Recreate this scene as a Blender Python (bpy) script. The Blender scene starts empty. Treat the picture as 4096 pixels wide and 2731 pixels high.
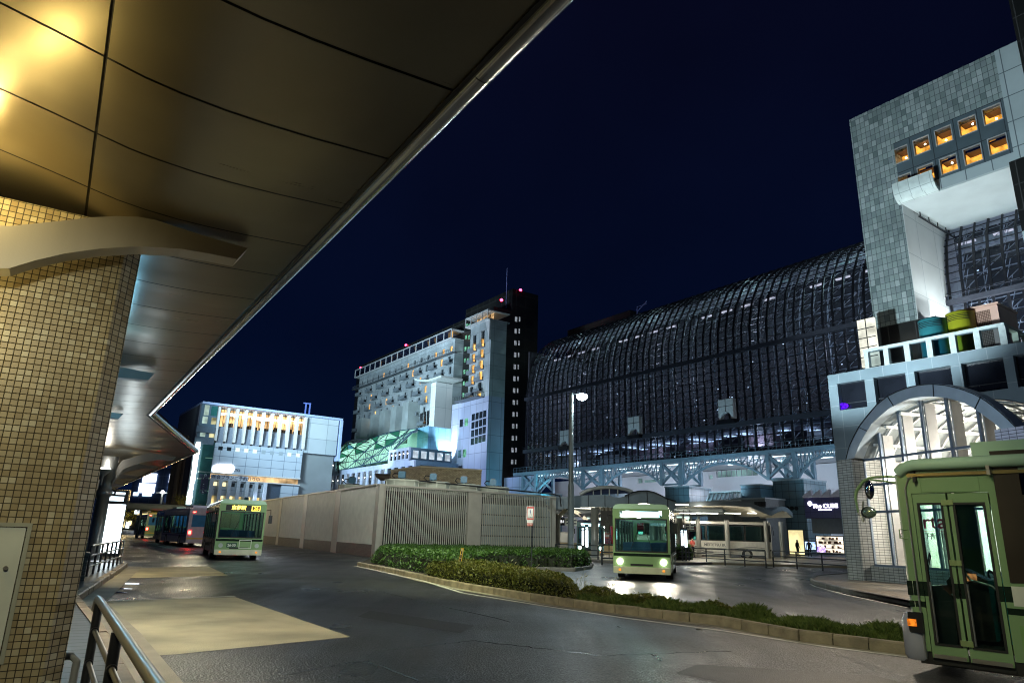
import bpy, bmesh, math, random
from mathutils import Vector, Matrix
random.seed(7)
sc = bpy.context.scene
COL = sc.collection
R_ = math.radians
# ---------------------------------------------------------------- camera model (pixels of the 4096x2731 photograph)
F, CX, CY, H = 2731.0, 2048.0, 1365.5, 1.65
TH, RO = R_(15.75), R_(1.6)
_ct, _st, _cr, _sr = math.cos(TH), math.sin(TH), math.cos(RO), math.sin(RO)
RV = Vector((_cr, -_sr*_st, _sr*_ct)); UV_ = Vector((-_sr, -_cr*_st, _cr*_ct)); FV = Vector((0, _ct, _st))
def ray(u, v):
    return FV + RV*((u-CX)/F) - UV_*((v-CY)/F)
class Frame:
    """local x = to the right of the axis, local y = along the axis, az = compass angle of the axis"""
    def __init__(s, az):
        s.az = R_(az); s.N = Vector((math.cos(s.az), -math.sin(s.az), 0)); s.D = Vector((math.sin(s.az), math.cos(s.az), 0))
        s.rot = -s.az
    def loc(s, p): return Vector((p.dot(s.N), p.dot(s.D), p.z))
    def W(s, p): return s.N*p[0] + s.D*p[1] + Vector((0, 0, p[2]))
    def _hit(s, u, v, k, val):
        d = s.loc(ray(u, v)); o = (0, 0, H)
        t = (val-o[k])/d[k]
        return Vector((d.x*t, d.y*t, H+d.z*t))
    def px(s, u, v, X): return s._hit(u, v, 0, X)
    def py(s, u, v, Y): return s._hit(u, v, 1, Y)
    def pz(s, u, v, Z=0.0): return s._hit(u, v, 2, Z)
FW = Frame(0); FC = Frame(-33.0); FS = Frame(-35.7)
# ---------------------------------------------------------------- mesh builder
class MB:
    def __init__(s): s.v = []; s.f = []; s.sm = []
    def add(s, vs, fs, smooth=False):
        o = len(s.v); s.v += [Vector(p) for p in vs]
        for f in fs: s.f.append([i+o for i in f]); s.sm.append(smooth)
        return s
    def quad(s, a, b, c, d): return s.add([a, b, c, d], [(0, 1, 2, 3)])
    def poly(s, pts): return s.add(pts, [tuple(range(len(pts)))])
    def box(s, x0, x1, y0, y1, z0, z1):
        if x0 > x1: x0, x1 = x1, x0
        if y0 > y1: y0, y1 = y1, y0
        if z0 > z1: z0, z1 = z1, z0
        v = [(x0,y0,z0),(x1,y0,z0),(x1,y1,z0),(x0,y1,z0),(x0,y0,z1),(x1,y0,z1),(x1,y1,z1),(x0,y1,z1)]
        return s.add(v, [(0,3,2,1),(4,5,6,7),(0,1,5,4),(1,2,6,5),(2,3,7,6),(3,0,4,7)])
    def prism(s, pts, ext):
        """closed polygon pts (3D) extruded by vector ext"""
        n = len(pts); e = Vector(ext); P = [Vector(p) for p in pts]
        fs = [tuple(range(n))[::-1], tuple(range(n, 2*n))] + [(i, (i+1) % n, n+(i+1) % n, n+i) for i in range(n)]
        return s.add(P+[p+e for p in P], fs)
    def bar(s, p, q, w, h=None):
        p, q = Vector(p), Vector(q); h = h or w; d = q-p
        if d.length < 1e-6: return s
        d.normalize(); up = Vector((0,0,1)) if abs(d.z) < .95 else Vector((0,1,0))
        a = d.cross(up).normalized()*w/2; b = a.cross(d).normalized()*h/2
        v = [p-a-b, p+a-b, p+a+b, p-a+b, q-a-b, q+a-b, q+a+b, q-a+b]
        return s.add(v, [(0,1,2,3),(7,6,5,4),(0,4,5,1),(1,5,6,2),(2,6,7,3),(3,7,4,0)])
    def tube(s, path, r, n=10, cap=True):
        P = [Vector(p) for p in path]; rs = r if isinstance(r, (list, tuple)) else [r]*len(P)
        rings = []; prev = None
        for i, p in enumerate(P):
            d = (P[min(i+1, len(P)-1)] - P[max(i-1, 0)]).normalized()
            if prev is None:
                a = d.cross(Vector((0,0,1)));
                if a.length < .05: a = d.cross(Vector((1,0,0)))
            else: a = prev - d*prev.dot(d)
            a.normalize(); prev = a; b = d.cross(a)
            rings.append([p+(a*math.cos(2*math.pi*k/n)+b*math.sin(2*math.pi*k/n))*rs[i] for k in range(n)])
        vs = [x for r_ in rings for x in r_]; fs = []
        for i in range(len(P)-1):
            for k in range(n):
                fs.append((i*n+k, i*n+(k+1) % n, (i+1)*n+(k+1) % n, (i+1)*n+k))
        s.add(vs, fs, True)
        if cap:
            s.add(rings[0], [tuple(range(n))[::-1]]); s.add(rings[-1], [tuple(range(n))])
        return s
    def cyl(s, c, r, h, n=20, r2=None):
        c = Vector(c); return s.tube([c, c+Vector((0,0,h))], [r, r if r2 is None else r2], n)
    def lathe(s, c, prof, n=20):
        c = Vector(c); vs = []; fs = []
        for r, z in prof:
            vs += [c+Vector((r*math.cos(2*math.pi*k/n), r*math.sin(2*math.pi*k/n), z)) for k in range(n)]
        for i in range(len(prof)-1):
            for k in range(n): fs.append((i*n+k, i*n+(k+1) % n, (i+1)*n+(k+1) % n, (i+1)*n+k))
        return s.add(vs, fs, True)
    def sphere(s, c, r, n=10, sc_=(1,1,1)):
        vs = []; fs = []; c = Vector(c)
        for i in range(n+1):
            t = math.pi*i/n
            for k in range(2*n):
                a = math.pi*k/n
                vs.append(c+Vector((r*sc_[0]*math.sin(t)*math.cos(a), r*sc_[1]*math.sin(t)*math.sin(a), -r*sc_[2]*math.cos(t))))
        for i in range(n):
            for k in range(2*n): fs.append((i*2*n+k, i*2*n+(k+1) % (2*n), (i+1)*2*n+(k+1) % (2*n), (i+1)*2*n+k))
        return s.add(vs, fs, True)
    def xf(s, m):
        s.v = [m @ p for p in s.v]; return s
    def wall(s, axis, c, a0, a1, z0, z1, holes, th):
        """wall slab at coordinate c of axis ('x' or 'y'), thickness th (towards +), with rectangular holes [(a0,a1,z0,z1)]"""
        As = sorted(set([a0, a1]+[min(max(t, a0), a1) for h in holes for t in h[:2]]))
        Zs = sorted(set([z0, z1]+[min(max(t, z0), z1) for h in holes for t in h[2:]]))
        for j in range(len(Zs)-1):
            run = None
            for i in range(len(As)-1):
                am, zm = (As[i]+As[i+1])/2, (Zs[j]+Zs[j+1])/2
                hole = any(h[0] < am < h[1] and h[2] < zm < h[3] for h in holes)
                if hole:
                    if run is not None: s._wb(axis, c, run, As[i], Zs[j], Zs[j+1], th); run = None
                elif run is None: run = As[i]
            if run is not None: s._wb(axis, c, run, a1, Zs[j], Zs[j+1], th)
        return s
    def _wb(s, axis, c, a0, a1, z0, z1, th):
        if axis == 'x': s.box(c, c+th, a0, a1, z0, z1)
        else: s.box(a0, a1, c, c+th, z0, z1)
    def mesh(s, name, origin=(0,0,0), post=None):
        o = Vector(origin); me = bpy.data.meshes.new(name)
        me.from_pydata([tuple(p-o) for p in s.v], [], s.f)
        me.polygons.foreach_set('use_smooth', s.sm)
        uv = me.uv_layers.new(name='UVMap'); uvs = [0.0]*(len(me.loops)*2)
        for p in me.polygons:
            n = p.normal; ax = max(range(3), key=lambda i: abs(n[i])-(.001 if i == 2 else 0))
            for li in p.loop_indices:
                c = s.v[me.loops[li].vertex_index]
                a, b = ((c.y, c.z), (c.x, c.z), (c.x, c.y))[ax]
                uvs[2*li] = a; uvs[2*li+1] = b
        uv.data.foreach_set('uv', uvs)
        return me
def setp(o, label=None, cat=None, group=None, kind=None):
    if label: o['label'] = label
    if cat: o['category'] = cat
    if group: o['group'] = group
    if kind: o['kind'] = kind
    return o
def mkobj(name, mb, mat, origin=(0,0,0), parent=None):
    me = mb if isinstance(mb, bpy.types.Mesh) else mb.mesh(name, origin)
    o = bpy.data.objects.new(name, me); COL.objects.link(o)
    if mat: me.materials.append(mat) if not me.materials else None
    if parent: o.parent = parent
    return o
class Thing:
    def __init__(s, name, label, cat, fr, origin, group=None):
        s.fr = fr; s.o = Vector(origin)
        e = bpy.data.objects.new(name, None); COL.objects.link(e); s.e = e
        e.location = fr.W(s.o); e.rotation_euler = (0, 0, fr.rot); e.empty_display_size = .3
        setp(e, label, cat, group)
    def part(s, name, mb, mat, parent=None, label=None):
        o = mkobj(name, mb, mat, s.o, parent or s.e)
        if label: o['label'] = label
        return o
def solo(name, mb, mat, fr, origin, label, cat, group=None, kind=None):
    o = mkobj(name, mb, mat, origin); o.location = fr.W(Vector(origin)); o.rotation_euler = (0, 0, fr.rot)
    return setp(o, label, cat, group, kind)
def struct(name, mb, mat, fr=FW, kind='structure'):
    o = mkobj(name, mb, mat); o.rotation_euler = (0, 0, fr.rot); o['kind'] = kind; return o
def copy_tree(o, parent=None):
    c = o.copy(); COL.objects.link(c)
    if parent: c.parent = parent
    for ch in [x for x in bpy.data.objects if x.parent == o]: copy_tree(ch, c)
    return c
def place(c, fr, p, rz=0, label=None):
    c.location = fr.W(Vector(p)); c.rotation_euler = (0, 0, fr.rot+rz)
    if label: c['label'] = label
    return c
def text_mb(txt, size, M, depth=.01, bold=0.0, sx=1.0):
    """text as extruded mesh; M maps text plane (x right, y up, z out of the surface) to local"""
    cu = bpy.data.curves.new('txt', 'FONT'); cu.body = txt; cu.size = size; cu.extrude = depth; cu.offset = bold
    cu.align_x = 'CENTER'; cu.align_y = 'CENTER'; cu.resolution_u = 3
    ob = bpy.data.objects.new('txt', cu); COL.objects.link(ob)
    dg = bpy.context.evaluated_depsgraph_get(); me = ob.evaluated_get(dg).to_mesh()
    mb = MB(); mb.add([M @ Vector((v.co.x*sx, v.co.y, v.co.z)) for v in me.vertices], [tuple(p.vertices) for p in me.polygons])
    ob.evaluated_get(dg).to_mesh_clear(); bpy.data.objects.remove(ob); bpy.data.curves.remove(cu)
    return mb
def Mx(o, ex, ey):
    ex, ey = Vector(ex).normalized(), Vector(ey).normalized(); ez = ex.cross(ey)
    m = Matrix((ex, ey, ez)).transposed().to_4x4(); m.translation = Vector(o); return m
def fit(mb, y0, y1, z0, z1, ax=1):
    """stretch a text mesh so that it fills the given box (axis ax and z)"""
    A = [v[ax] for v in mb.v]; Z = [v.z for v in mb.v]; a0, a1, c0, c1 = min(A), max(A), min(Z), max(Z)
    lo, hi = min(y0,y1), max(y0,y1); zl, zh = min(z0,z1), max(z0,z1)
    for v in mb.v: v[ax] = lo+(v[ax]-a0)/(a1-a0)*(hi-lo); v.z = zl+(v.z-c0)/(c1-c0)*(zh-zl)
    return mb
# ---------------------------------------------------------------- materials
_M = {}
def _new(name):
    m = bpy.data.materials.new(name); m.use_nodes = True; nt = m.node_tree; nt.nodes.clear()
    out = nt.nodes.new('ShaderNodeOutputMaterial'); return m, nt, out
def _n(nt, t, **k):
    n = nt.nodes.new(t)
    for a, b in k.items(): setattr(n, a, b)
    return n
def mat(name, col, rough=.5, metal=0, var=.12, scale=3.0, bump=0.0, bscale=60, streak=False, spec=.5, coat=0):
    """plain surface with uneven tone, roughness and an optional fine bump"""
    if name in _M: return _M[name]
    m, nt, out = _new(name); L = nt.links.new
    b = _n(nt, 'ShaderNodeBsdfPrincipled'); tc = _n(nt, 'ShaderNodeTexCoord')
    mp = _n(nt, 'ShaderNodeMapping'); L(tc.outputs['Object'], mp.inputs[0])
    if streak: mp.inputs['Scale'].default_value = (1, 1, .12)
    ns = _n(nt, 'ShaderNodeTexNoise'); ns.inputs['Scale'].default_value = scale; ns.inputs['Detail'].default_value = 6; L(mp.outputs[0], ns.inputs['Vector'])
    mx = _n(nt, 'ShaderNodeMix', data_type='RGBA'); c = Vector(col[:3])
    mx.inputs['A'].default_value = (*(c*(1-var)), 1); mx.inputs['B'].default_value = (*[min(1, t*(1+var)) for t in c], 1)
    rm = _n(nt, 'ShaderNodeMapRange'); rm.inputs['From Min'].default_value = .3; rm.inputs['From Max'].default_value = .7
    L(ns.outputs['Fac'], rm.inputs[0]); L(rm.outputs[0], mx.inputs['Factor']); L(mx.outputs['Result'], b.inputs['Base Color'])
    rr = _n(nt, 'ShaderNodeMapRange'); rr.inputs['To Min'].default_value = rough*.85; rr.inputs['To Max'].default_value = min(1, rough*1.15)
    L(ns.outputs['Fac'], rr.inputs[0]); L(rr.outputs[0], b.inputs['Roughness'])
    b.inputs['Metallic'].default_value = metal; b.inputs['Specular IOR Level'].default_value = spec; b.inputs['Coat Weight'].default_value = coat
    if bump:
        n2 = _n(nt, 'ShaderNodeTexNoise'); n2.inputs['Scale'].default_value = bscale; n2.inputs['Detail'].default_value = 4; L(tc.outputs['Object'], n2.inputs['Vector'])
        bp = _n(nt, 'ShaderNodeBump'); bp.inputs['Strength'].default_value = bump; bp.inputs['Distance'].default_value = .02
        L(n2.outputs['Fac'], bp.inputs['Height']); L(bp.outputs[0], b.inputs['Normal'])
    L(b.outputs[0], out.inputs[0]); _M[name] = m; return m
def tiles(name, tw, th, gap, cols, grout, rough=.35, bump=.6, shift=(0,0), var=1.0, dirt=.15, dscale=1.2, brick=False, metal=0, dark=0):
    """rectangular tiles on the metric UV map: one tone per tile, joints sunk and darker"""
    if name in _M: return _M[name]
    m, nt, out = _new(name); L = nt.links.new
    def math_(op, a, b_=None):
        n = _n(nt, 'ShaderNodeMath', operation=op)
        for i, x in enumerate((a, b_)):
            if x is None: continue
            if isinstance(x, (int, float)): n.inputs[i].default_value = x
            else: L(x, n.inputs[i])
        return n.outputs[0]
    uv = _n(nt, 'ShaderNodeUVMap'); uv.uv_map = 'UVMap'; sp = _n(nt, 'ShaderNodeSeparateXYZ'); L(uv.outputs[0], sp.inputs[0])
    v = math_('DIVIDE', math_('ADD', sp.outputs[1], shift[1]), th); fv = math_('FLOOR', v)
    u = math_('DIVIDE', math_('ADD', sp.outputs[0], shift[0]), tw)
    if brick: u = math_('ADD', u, math_('MULTIPLY', math_('MODULO', fv, 2.0), .5))
    fu = math_('FLOOR', u); ru = math_('FRACT', u); rv = math_('FRACT', v)
    def edge(r, g): return math_('MINIMUM', r, math_('SUBTRACT', 1.0, r))
    eu = math_('MULTIPLY', edge(ru, 0), tw); ev = math_('MULTIPLY', edge(rv, 0), th); e = math_('MINIMUM', eu, ev)
    sm = _n(nt, 'ShaderNodeMapRange', interpolation_type='SMOOTHSTEP'); sm.inputs['From Min'].default_value = gap*.35; sm.inputs['From Max'].default_value = gap*.75; L(e, sm.inputs[0])
    cb = _n(nt, 'ShaderNodeCombineXYZ'); L(fu, cb.inputs[0]); L(fv, cb.inputs[1])
    wn = _n(nt, 'ShaderNodeTexWhiteNoise', noise_dimensions='3D'); L(cb.outputs[0], wn.inputs['Vector'])
    cr = _n(nt, 'ShaderNodeValToRGB'); cr.color_ramp.interpolation = 'LINEAR'
    els = cr.color_ramp.elements
    for i, c in enumerate(cols):
        el = els[i] if i < 2 else els.new(i/(len(cols)-1))
        el.position = i/(len(cols)-1); el.color = (*c, 1)
    L(wn.outputs['Value'], cr.inputs[0])
    tc = _n(nt, 'ShaderNodeTexCoord'); ns = _n(nt, 'ShaderNodeTexNoise'); ns.inputs['Scale'].default_value = dscale; ns.inputs['Detail'].default_value = 7; L(tc.outputs['Object'], ns.inputs['Vector'])
    dm = _n(nt, 'ShaderNodeMapRange'); dm.inputs['From Min'].default_value = .3; dm.inputs['From Max'].default_value = .7; dm.inputs['To Min'].default_value = 1-dirt; dm.inputs['To Max'].default_value = 1+dirt*.5; L(ns.outputs['Fac'], dm.inputs[0])
    mul = _n(nt, 'ShaderNodeVectorMath', operation='SCALE'); L(cr.outputs[0], mul.inputs[0]); L(dm.outputs[0], mul.inputs['Scale'])
    mx = _n(nt, 'ShaderNodeMix', data_type='RGBA'); mx.inputs['A'].default_value = (*grout, 1); L(mul.outputs[0], mx.inputs['B']); L(sm.outputs[0], mx.inputs['Factor'])
    b = _n(nt, 'ShaderNodeBsdfPrincipled'); L(mx.outputs['Result'], b.inputs['Base Color']); b.inputs['Metallic'].default_value = metal
    rg = _n(nt, 'ShaderNodeMapRange'); rg.inputs['To Min'].default_value = .8; rg.inputs['To Max'].default_value = rough; L(sm.outputs[0], rg.inputs[0]); L(rg.outputs[0], b.inputs['Roughness'])
    if bump:
        # each tile also sits at its own slight height and tilt
        h = math_('ADD', sm.outputs[0], math_('MULTIPLY', wn.outputs['Value'], .25))
        h = math_('ADD', h, math_('MULTIPLY', ns.outputs['Fac'], .5))
        bp = _n(nt, 'ShaderNodeBump'); bp.inputs['Strength'].default_value = bump; bp.inputs['Distance'].default_value = gap*.4; L(h, bp.inputs['Height']); L(bp.outputs[0], b.inputs['Normal'])
    L(b.outputs[0], out.inputs[0]); _M[name] = m; return m
def emis(name, col, st, var=0.0, scale=1.0):
    if name in _M: return _M[name]
    m, nt, out = _new(name); L = nt.links.new
    e = _n(nt, 'ShaderNodeEmission'); e.inputs[0].default_value = (*col, 1); e.inputs[1].default_value = st
    if var:
        tc = _n(nt, 'ShaderNodeTexCoord'); ns = _n(nt, 'ShaderNodeTexNoise'); ns.inputs['Scale'].default_value = scale; ns.inputs['Detail'].default_value = 3; L(tc.outputs['Object'], ns.inputs['Vector'])
        mr = _n(nt, 'ShaderNodeMapRange'); mr.inputs['From Min'].default_value = .35; mr.inputs['From Max'].default_value = .65; mr.inputs['To Min'].default_value = st*(1-var); mr.inputs['To Max'].default_value = st*(1+var)
        L(ns.outputs['Fac'], mr.inputs[0]); L(mr.outputs[0], e.inputs[1])
    L(e.outputs[0], out.inputs[0]); _M[name] = m; return m
def glass(name, tint=(.8,.85,.9), refl=.12, rough=.03, fres=True):
    """thin pane: mostly see-through, glossy at a slant"""
    if name in _M: return _M[name]
    m, nt, out = _new(name); L = nt.links.new
    t = _n(nt, 'ShaderNodeBsdfTransparent'); t.inputs[0].default_value = (*tint, 1)
    g = _n(nt, 'ShaderNodeBsdfGlossy'); g.inputs['Roughness'].default_value = rough
    mx = _n(nt, 'ShaderNodeMixShader'); lw = _n(nt, 'ShaderNodeLayerWeight'); lw.inputs[0].default_value = .3
    mr = _n(nt, 'ShaderNodeMapRange'); mr.inputs['To Min'].default_value = refl*.5; mr.inputs['To Max'].default_value = min(.8, refl*5); L(lw.outputs['Fresnel'], mr.inputs[0]); L(mr.outputs[0], mx.inputs[0])
    L(t.outputs[0], mx.inputs[1]); L(g.outputs[0], mx.inputs[2]); L(mx.outputs[0], out.inputs[0]); _M[name] = m; return m
def lamp(name, kind, loc, energy, col=(1,1,1), size=.1, target=None, spot=None, blend=.4, sy=None):
    d = bpy.data.lights.new(name, kind); d.energy = energy; d.color = col
    o = bpy.data.objects.new(name, d); COL.objects.link(o); o.location = loc
    if kind == 'AREA':
        d.size = size
        if sy: d.shape = 'RECTANGLE'; d.size_y = sy
    else: d.shadow_soft_size = size
    if spot: d.spot_size = R_(spot); d.spot_blend = blend
    if target is not None:
        o.rotation_euler = (Vector(target)-Vector(loc)).to_track_quat('-Z', 'Y').to_euler()
    return o
# ================================================================ camera, world, render settings
cam_d = bpy.data.cameras.new('camera'); cam = bpy.data.objects.new('camera', cam_d); COL.objects.link(cam)
cam_d.sensor_width = 36; cam_d.lens = F/4096*36; cam_d.clip_end = 5000; cam_d.clip_start = .05
m = Matrix((RV, UV_, -FV)).transposed().to_4x4(); m.translation = (0, 0, H); cam.matrix_world = m; sc.camera = cam
w = bpy.data.worlds.new('World'); sc.world = w; w.use_nodes = True; nt = w.node_tree; nt.nodes.clear()
wo = nt.nodes.new('ShaderNodeOutputWorld'); bg = nt.nodes.new('ShaderNodeBackground')
tc = nt.nodes.new('ShaderNodeTexCoord'); sp_ = nt.nodes.new('ShaderNodeSeparateXYZ'); nt.links.new(tc.outputs['Generated'], sp_.inputs[0])
cr_ = nt.nodes.new('ShaderNodeValToRGB'); e_ = cr_.color_ramp.elements
e_[0].position = 0; e_[0].color = (.0018, .0065, .027, 1); e_[1].position = .8; e_[1].color = (.0020, .0022, .0095, 1)
x_ = e_.new(.25); x_.color = (.0008, .0030, .0150, 1)
ns_ = nt.nodes.new('ShaderNodeTexNoise'); ns_.inputs['Scale'].default_value = 2.2; ns_.inputs['Detail'].default_value = 4; nt.links.new(tc.outputs['Generated'], ns_.inputs['Vector'])
mr_ = nt.nodes.new('ShaderNodeMapRange'); mr_.inputs['From Min'].default_value = .3; mr_.inputs['From Max'].default_value = .7; mr_.inputs['To Min'].default_value = .8; mr_.inputs['To Max'].default_value = 1.3
nt.links.new(ns_.outputs['Fac'], mr_.inputs[0]); nt.links.new(mr_.outputs[0], bg.inputs[1])
nt.links.new(sp_.outputs[2], cr_.inputs[0]); nt.links.new(cr_.outputs[0], bg.inputs[0]); nt.links.new(bg.outputs[0], wo.inputs[0])
sc.view_settings.view_transform = 'Standard'; sc.view_settings.look = 'None'; sc.view_settings.exposure = 0; sc.view_settings.gamma = 1
sc.render.engine = 'CYCLES'; sc.cycles.use_denoising = True; sc.cycles.max_bounces = 6; sc.cycles.diffuse_bounces = 2; sc.cycles.glossy_bounces = 3
sc.cycles.transparent_max_bounces = 24; sc.cycles.transmission_bounces = 3; sc.cycles.caustics_reflective = False; sc.cycles.caustics_refractive = False
sc.cycles.sample_clamp_indirect = 3; sc.cycles.use_light_tree = True; sc.cycles.filter_width = 1.1

# ================================================================ shared materials
M_steel = mat('brushed_steel', (.50,.49,.46), .34, .9, .05, 2)
M_darksteel = mat('dark_steel', (.06,.065,.075), .4, .6, .1, 5)
M_black = mat('black_metal', (.012,.013,.016), .5, .2, .1, 5)
M_white = mat('white_paint', (.72,.73,.72), .4, 0, .05, 3)
M_grey = mat('grey_paint', (.36,.39,.41), .45, 0, .1, 2)
M_conc = mat('concrete', (.30,.29,.27), .8, 0, .2, 1.5, .2, 40)
M_kerb = mat('kerb_stone', (.30,.25,.17), .75, 0, .35, 3.5, .5, 25)

# ================================================================ road and pavements
def asphalt():
    m, nt, out = _new('asphalt'); L = nt.links.new
    tc = _n(nt, 'ShaderNodeTexCoord'); b = _n(nt, 'ShaderNodeBsdfPrincipled')
    n1 = _n(nt, 'ShaderNodeTexNoise'); n1.inputs['Scale'].default_value = 16; n1.inputs['Detail'].default_value = 8; n1.inputs['Roughness'].default_value = .75; L(tc.outputs['Object'], n1.inputs[0])
    n2 = _n(nt, 'ShaderNodeTexNoise'); n2.inputs['Scale'].default_value = .35; n2.inputs['Detail'].default_value = 5; L(tc.outputs['Object'], n2.inputs[0])
    mp = _n(nt, 'ShaderNodeMapping'); mp.inputs['Rotation'].default_value = (0,0,R_(-33)); mp.inputs['Scale'].default_value = (1.6,.12,1); L(tc.outputs['Object'], mp.inputs[0])
    n3 = _n(nt, 'ShaderNodeTexNoise'); n3.inputs['Scale'].default_value = .6; n3.inputs['Detail'].default_value = 4; L(mp.outputs[0], n3.inputs[0])
    vo = _n(nt, 'ShaderNodeTexVoronoi'); vo.inputs['Scale'].default_value = 38; L(tc.outputs['Object'], vo.inputs[0])
    c = _n(nt, 'ShaderNodeValToRGB'); c.color_ramp.elements[0].position = .42; c.color_ramp.elements[0].color = (.006,.0065,.008,1); c.color_ramp.elements[1].position = .66; c.color_ramp.elements[1].color = (.075,.077,.085,1); L(n1.outputs['Fac'], c.inputs[0])
    s = _n(nt, 'ShaderNodeMath', operation='MULTIPLY'); L(n2.outputs['Fac'], s.inputs[0]); L(n3.outputs['Fac'], s.inputs[1])
    mr = _n(nt, 'ShaderNodeMapRange'); mr.inputs['From Min'].default_value = .12; mr.inputs['From Max'].default_value = .36; mr.inputs['To Min'].default_value = .55; mr.inputs['To Max'].default_value = 1.35; L(s.outputs[0], mr.inputs[0])
    v = _n(nt, 'ShaderNodeVectorMath', operation='SCALE'); L(c.outputs[0], v.inputs[0]); L(mr.outputs[0], v.inputs['Scale']); L(v.outputs[0], b.inputs['Base Color'])
    rr = _n(nt, 'ShaderNodeMapRange'); rr.inputs['From Min'].default_value = .12; rr.inputs['From Max'].default_value = .36; rr.inputs['To Min'].default_value = .24; rr.inputs['To Max'].default_value = .50; L(s.outputs[0], rr.inputs[0]); L(rr.outputs[0], b.inputs['Roughness'])
    bp = _n(nt, 'ShaderNodeBump'); bp.inputs['Strength'].default_value = .8; bp.inputs['Distance'].default_value = .016; L(vo.outputs['Distance'], bp.inputs['Height']); L(bp.outputs[0], b.inputs['Normal'])
    L(b.outputs[0], out.inputs[0]); return m
M_asph = asphalt()
struct('ground', MB().quad((-2500,-2500,-.02),(2500,-2500,-.02),(2500,2500,-.02),(-2500,2500,-.02)), mat('far_ground', (.05,.05,.05), .8))
struct('road', MB().quad((-160,-40,0),(160,-40,0),(160,240,0),(-160,240,0)), M_asph)
def gp(u, v, z=0.0): return FW.pz(u, v, z)
def gpoly(pts, z): return MB().poly([gp(u, v, z) for u, v in pts])
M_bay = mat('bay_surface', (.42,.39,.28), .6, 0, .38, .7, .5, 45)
M_line = mat('road_paint', (.62,.62,.58), .55, 0, .2, 4, .2, 60)
M_gut = mat('gutter_concrete', (.36,.33,.27), .6, 0, .25, 1.2, .25, 50)
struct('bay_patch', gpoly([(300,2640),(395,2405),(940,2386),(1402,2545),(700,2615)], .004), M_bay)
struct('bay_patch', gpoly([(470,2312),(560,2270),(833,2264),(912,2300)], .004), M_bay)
def line(pts, wd, z=.008):
    mb = MB()
    for a, b in zip(pts[:-1], pts[1:]):
        p, q = gp(*a, z), gp(*b, z); d = (q-p).normalized(); n = Vector((-d.y, d.x, 0))*wd/2
        mb.quad(p-n, q-n, q+n, p+n)
    return mb
for pts in ([(395,2404),(940,2383)], [(560,2268),(833,2262)], [(485,2215),(635,2218)], [(487,2193),(522,2195)], [(1500,2262),(1850,2370),(2190,2424),(2500,2470),(2900,2522),(3300,2584),(3800,2645)], [(2525,2262),(2590,2264)], [(1985,2340),(1800,2310)]):
    struct('road_line', line(pts, .13), M_line)
struct('road_patch', gpoly([(2790,2655),(3500,2700),(3620,2731),(2900,2731),(2700,2690)], .0035), mat('patch_asphalt', (.022,.022,.024), .5, 0, .3, 6, .6, 60))
struct('road_patch', gpoly([(1480,2440),(1900,2500),(1840,2530),(1430,2465)], .0035), mat('patch_asphalt', (.022,.022,.024), .5, 0, .3, 6, .6, 60))
def crack(pts, seed):
    rnd = random.Random(seed); P = []
    for a, b in zip(pts[:-1], pts[1:]):
        p, q = gp(*a, .0045), gp(*b, .0045)
        for k in range(14): P.append(p.lerp(q, k/14)+Vector((rnd.uniform(-.05,.05), rnd.uniform(-.05,.05), 0)))
    mb = MB()
    for p, q in zip(P[:-1], P[1:]): d = (q-p).normalized(); n = Vector((-d.y,d.x,0))*.012; mb.quad(p-n, q-n, q+n, p+n)
    return mb
struct('road_crack', crack([(1500,2600),(1900,2560),(2400,2620),(2950,2600)], 1), mat('tar', (.008,.008,.009), .25))
struct('road_crack', crack([(1100,2700),(1450,2640),(1700,2731)], 2), mat('tar', (.008,.008,.009), .25))
struct('road_crack', crack([(1000,2330),(1500,2360),(2100,2500)], 3), mat('tar', (.008,.008,.009), .25))
# left pavement under the canopy (canopy frame), saw-tooth kerb of the bus bays
KP = [(1.02,-6),(.98,12.8),(.83,18),(2.98,32.2),(1.6,33.0),(1.5,40),(3.3,55),(1.8,56),(1.8,130)]
pv = MB().prism([(x, y, 0) for x, y in KP]+[(-30,130,0),(-30,-6,0)], (0,0,.145))
M_pave = tiles('pavement_slabs', .9, .3, .012, [(.045,.055,.065),(.075,.085,.095),(.055,.065,.075)], (.04,.04,.04), .35, .5, dirt=.35, dscale=2)
struct('pavement', pv, M_pave, FC)
def kerb(name, pts, wd, h, mt, fr, lab, seg=.9, side=1, gap=.015):
    """kerb stones laid along a polyline, one object, joints between the stones"""
    mb = MB(); rnd = random.Random(3)
    for a, b in zip(pts[:-1], pts[1:]):
        a, b = Vector((a[0], a[1], 0)), Vector((b[0], b[1], 0)); d = b-a; Lh = d.length; d.normalize(); n = Vector((-d.y, d.x, 0))*side
        k = max(1, round(Lh/seg)); s = Lh/k
        for i in range(k):
            p = a+d*(i*s+gap/2)-n*.03; q = a+d*((i+1)*s-gap/2)-n*.03; hh = h+rnd.uniform(-.006,.006); o = n*rnd.uniform(-.006,.006)
            c = .025
            sec = [(0,0),(0,hh-c),(c,hh),(wd,hh),(wd,0)]
            mb.prism([p+o+n*t+Vector((0,0,z)) for t, z in sec], q-p)
    o = solo(name, mb, mt, fr, (pts[0][0], pts[0][1], 0), lab, 'kerb'); return o
kerb('kerb', KP[:7], .16, .165, mat('kerb_left', (.36,.28,.20), .5, 0, .25, 3, .3, 30), FC, 'low stone kerb of the pavement under the canopy, zigzagging beside the bus bays', side=1)
mb = MB(); off = [(x+.55, y) for x, y in KP[:5]]
for i in range(len(off)-1):
    a, b = KP[i], KP[i+1]; c, d = off[i+1], off[i]
    mb.quad((a[0],a[1],.012),(d[0],d[1],.012),(c[0],c[1],.012),(b[0],b[1],.012))
struct('gutter', mb, M_gut, FC)

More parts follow.
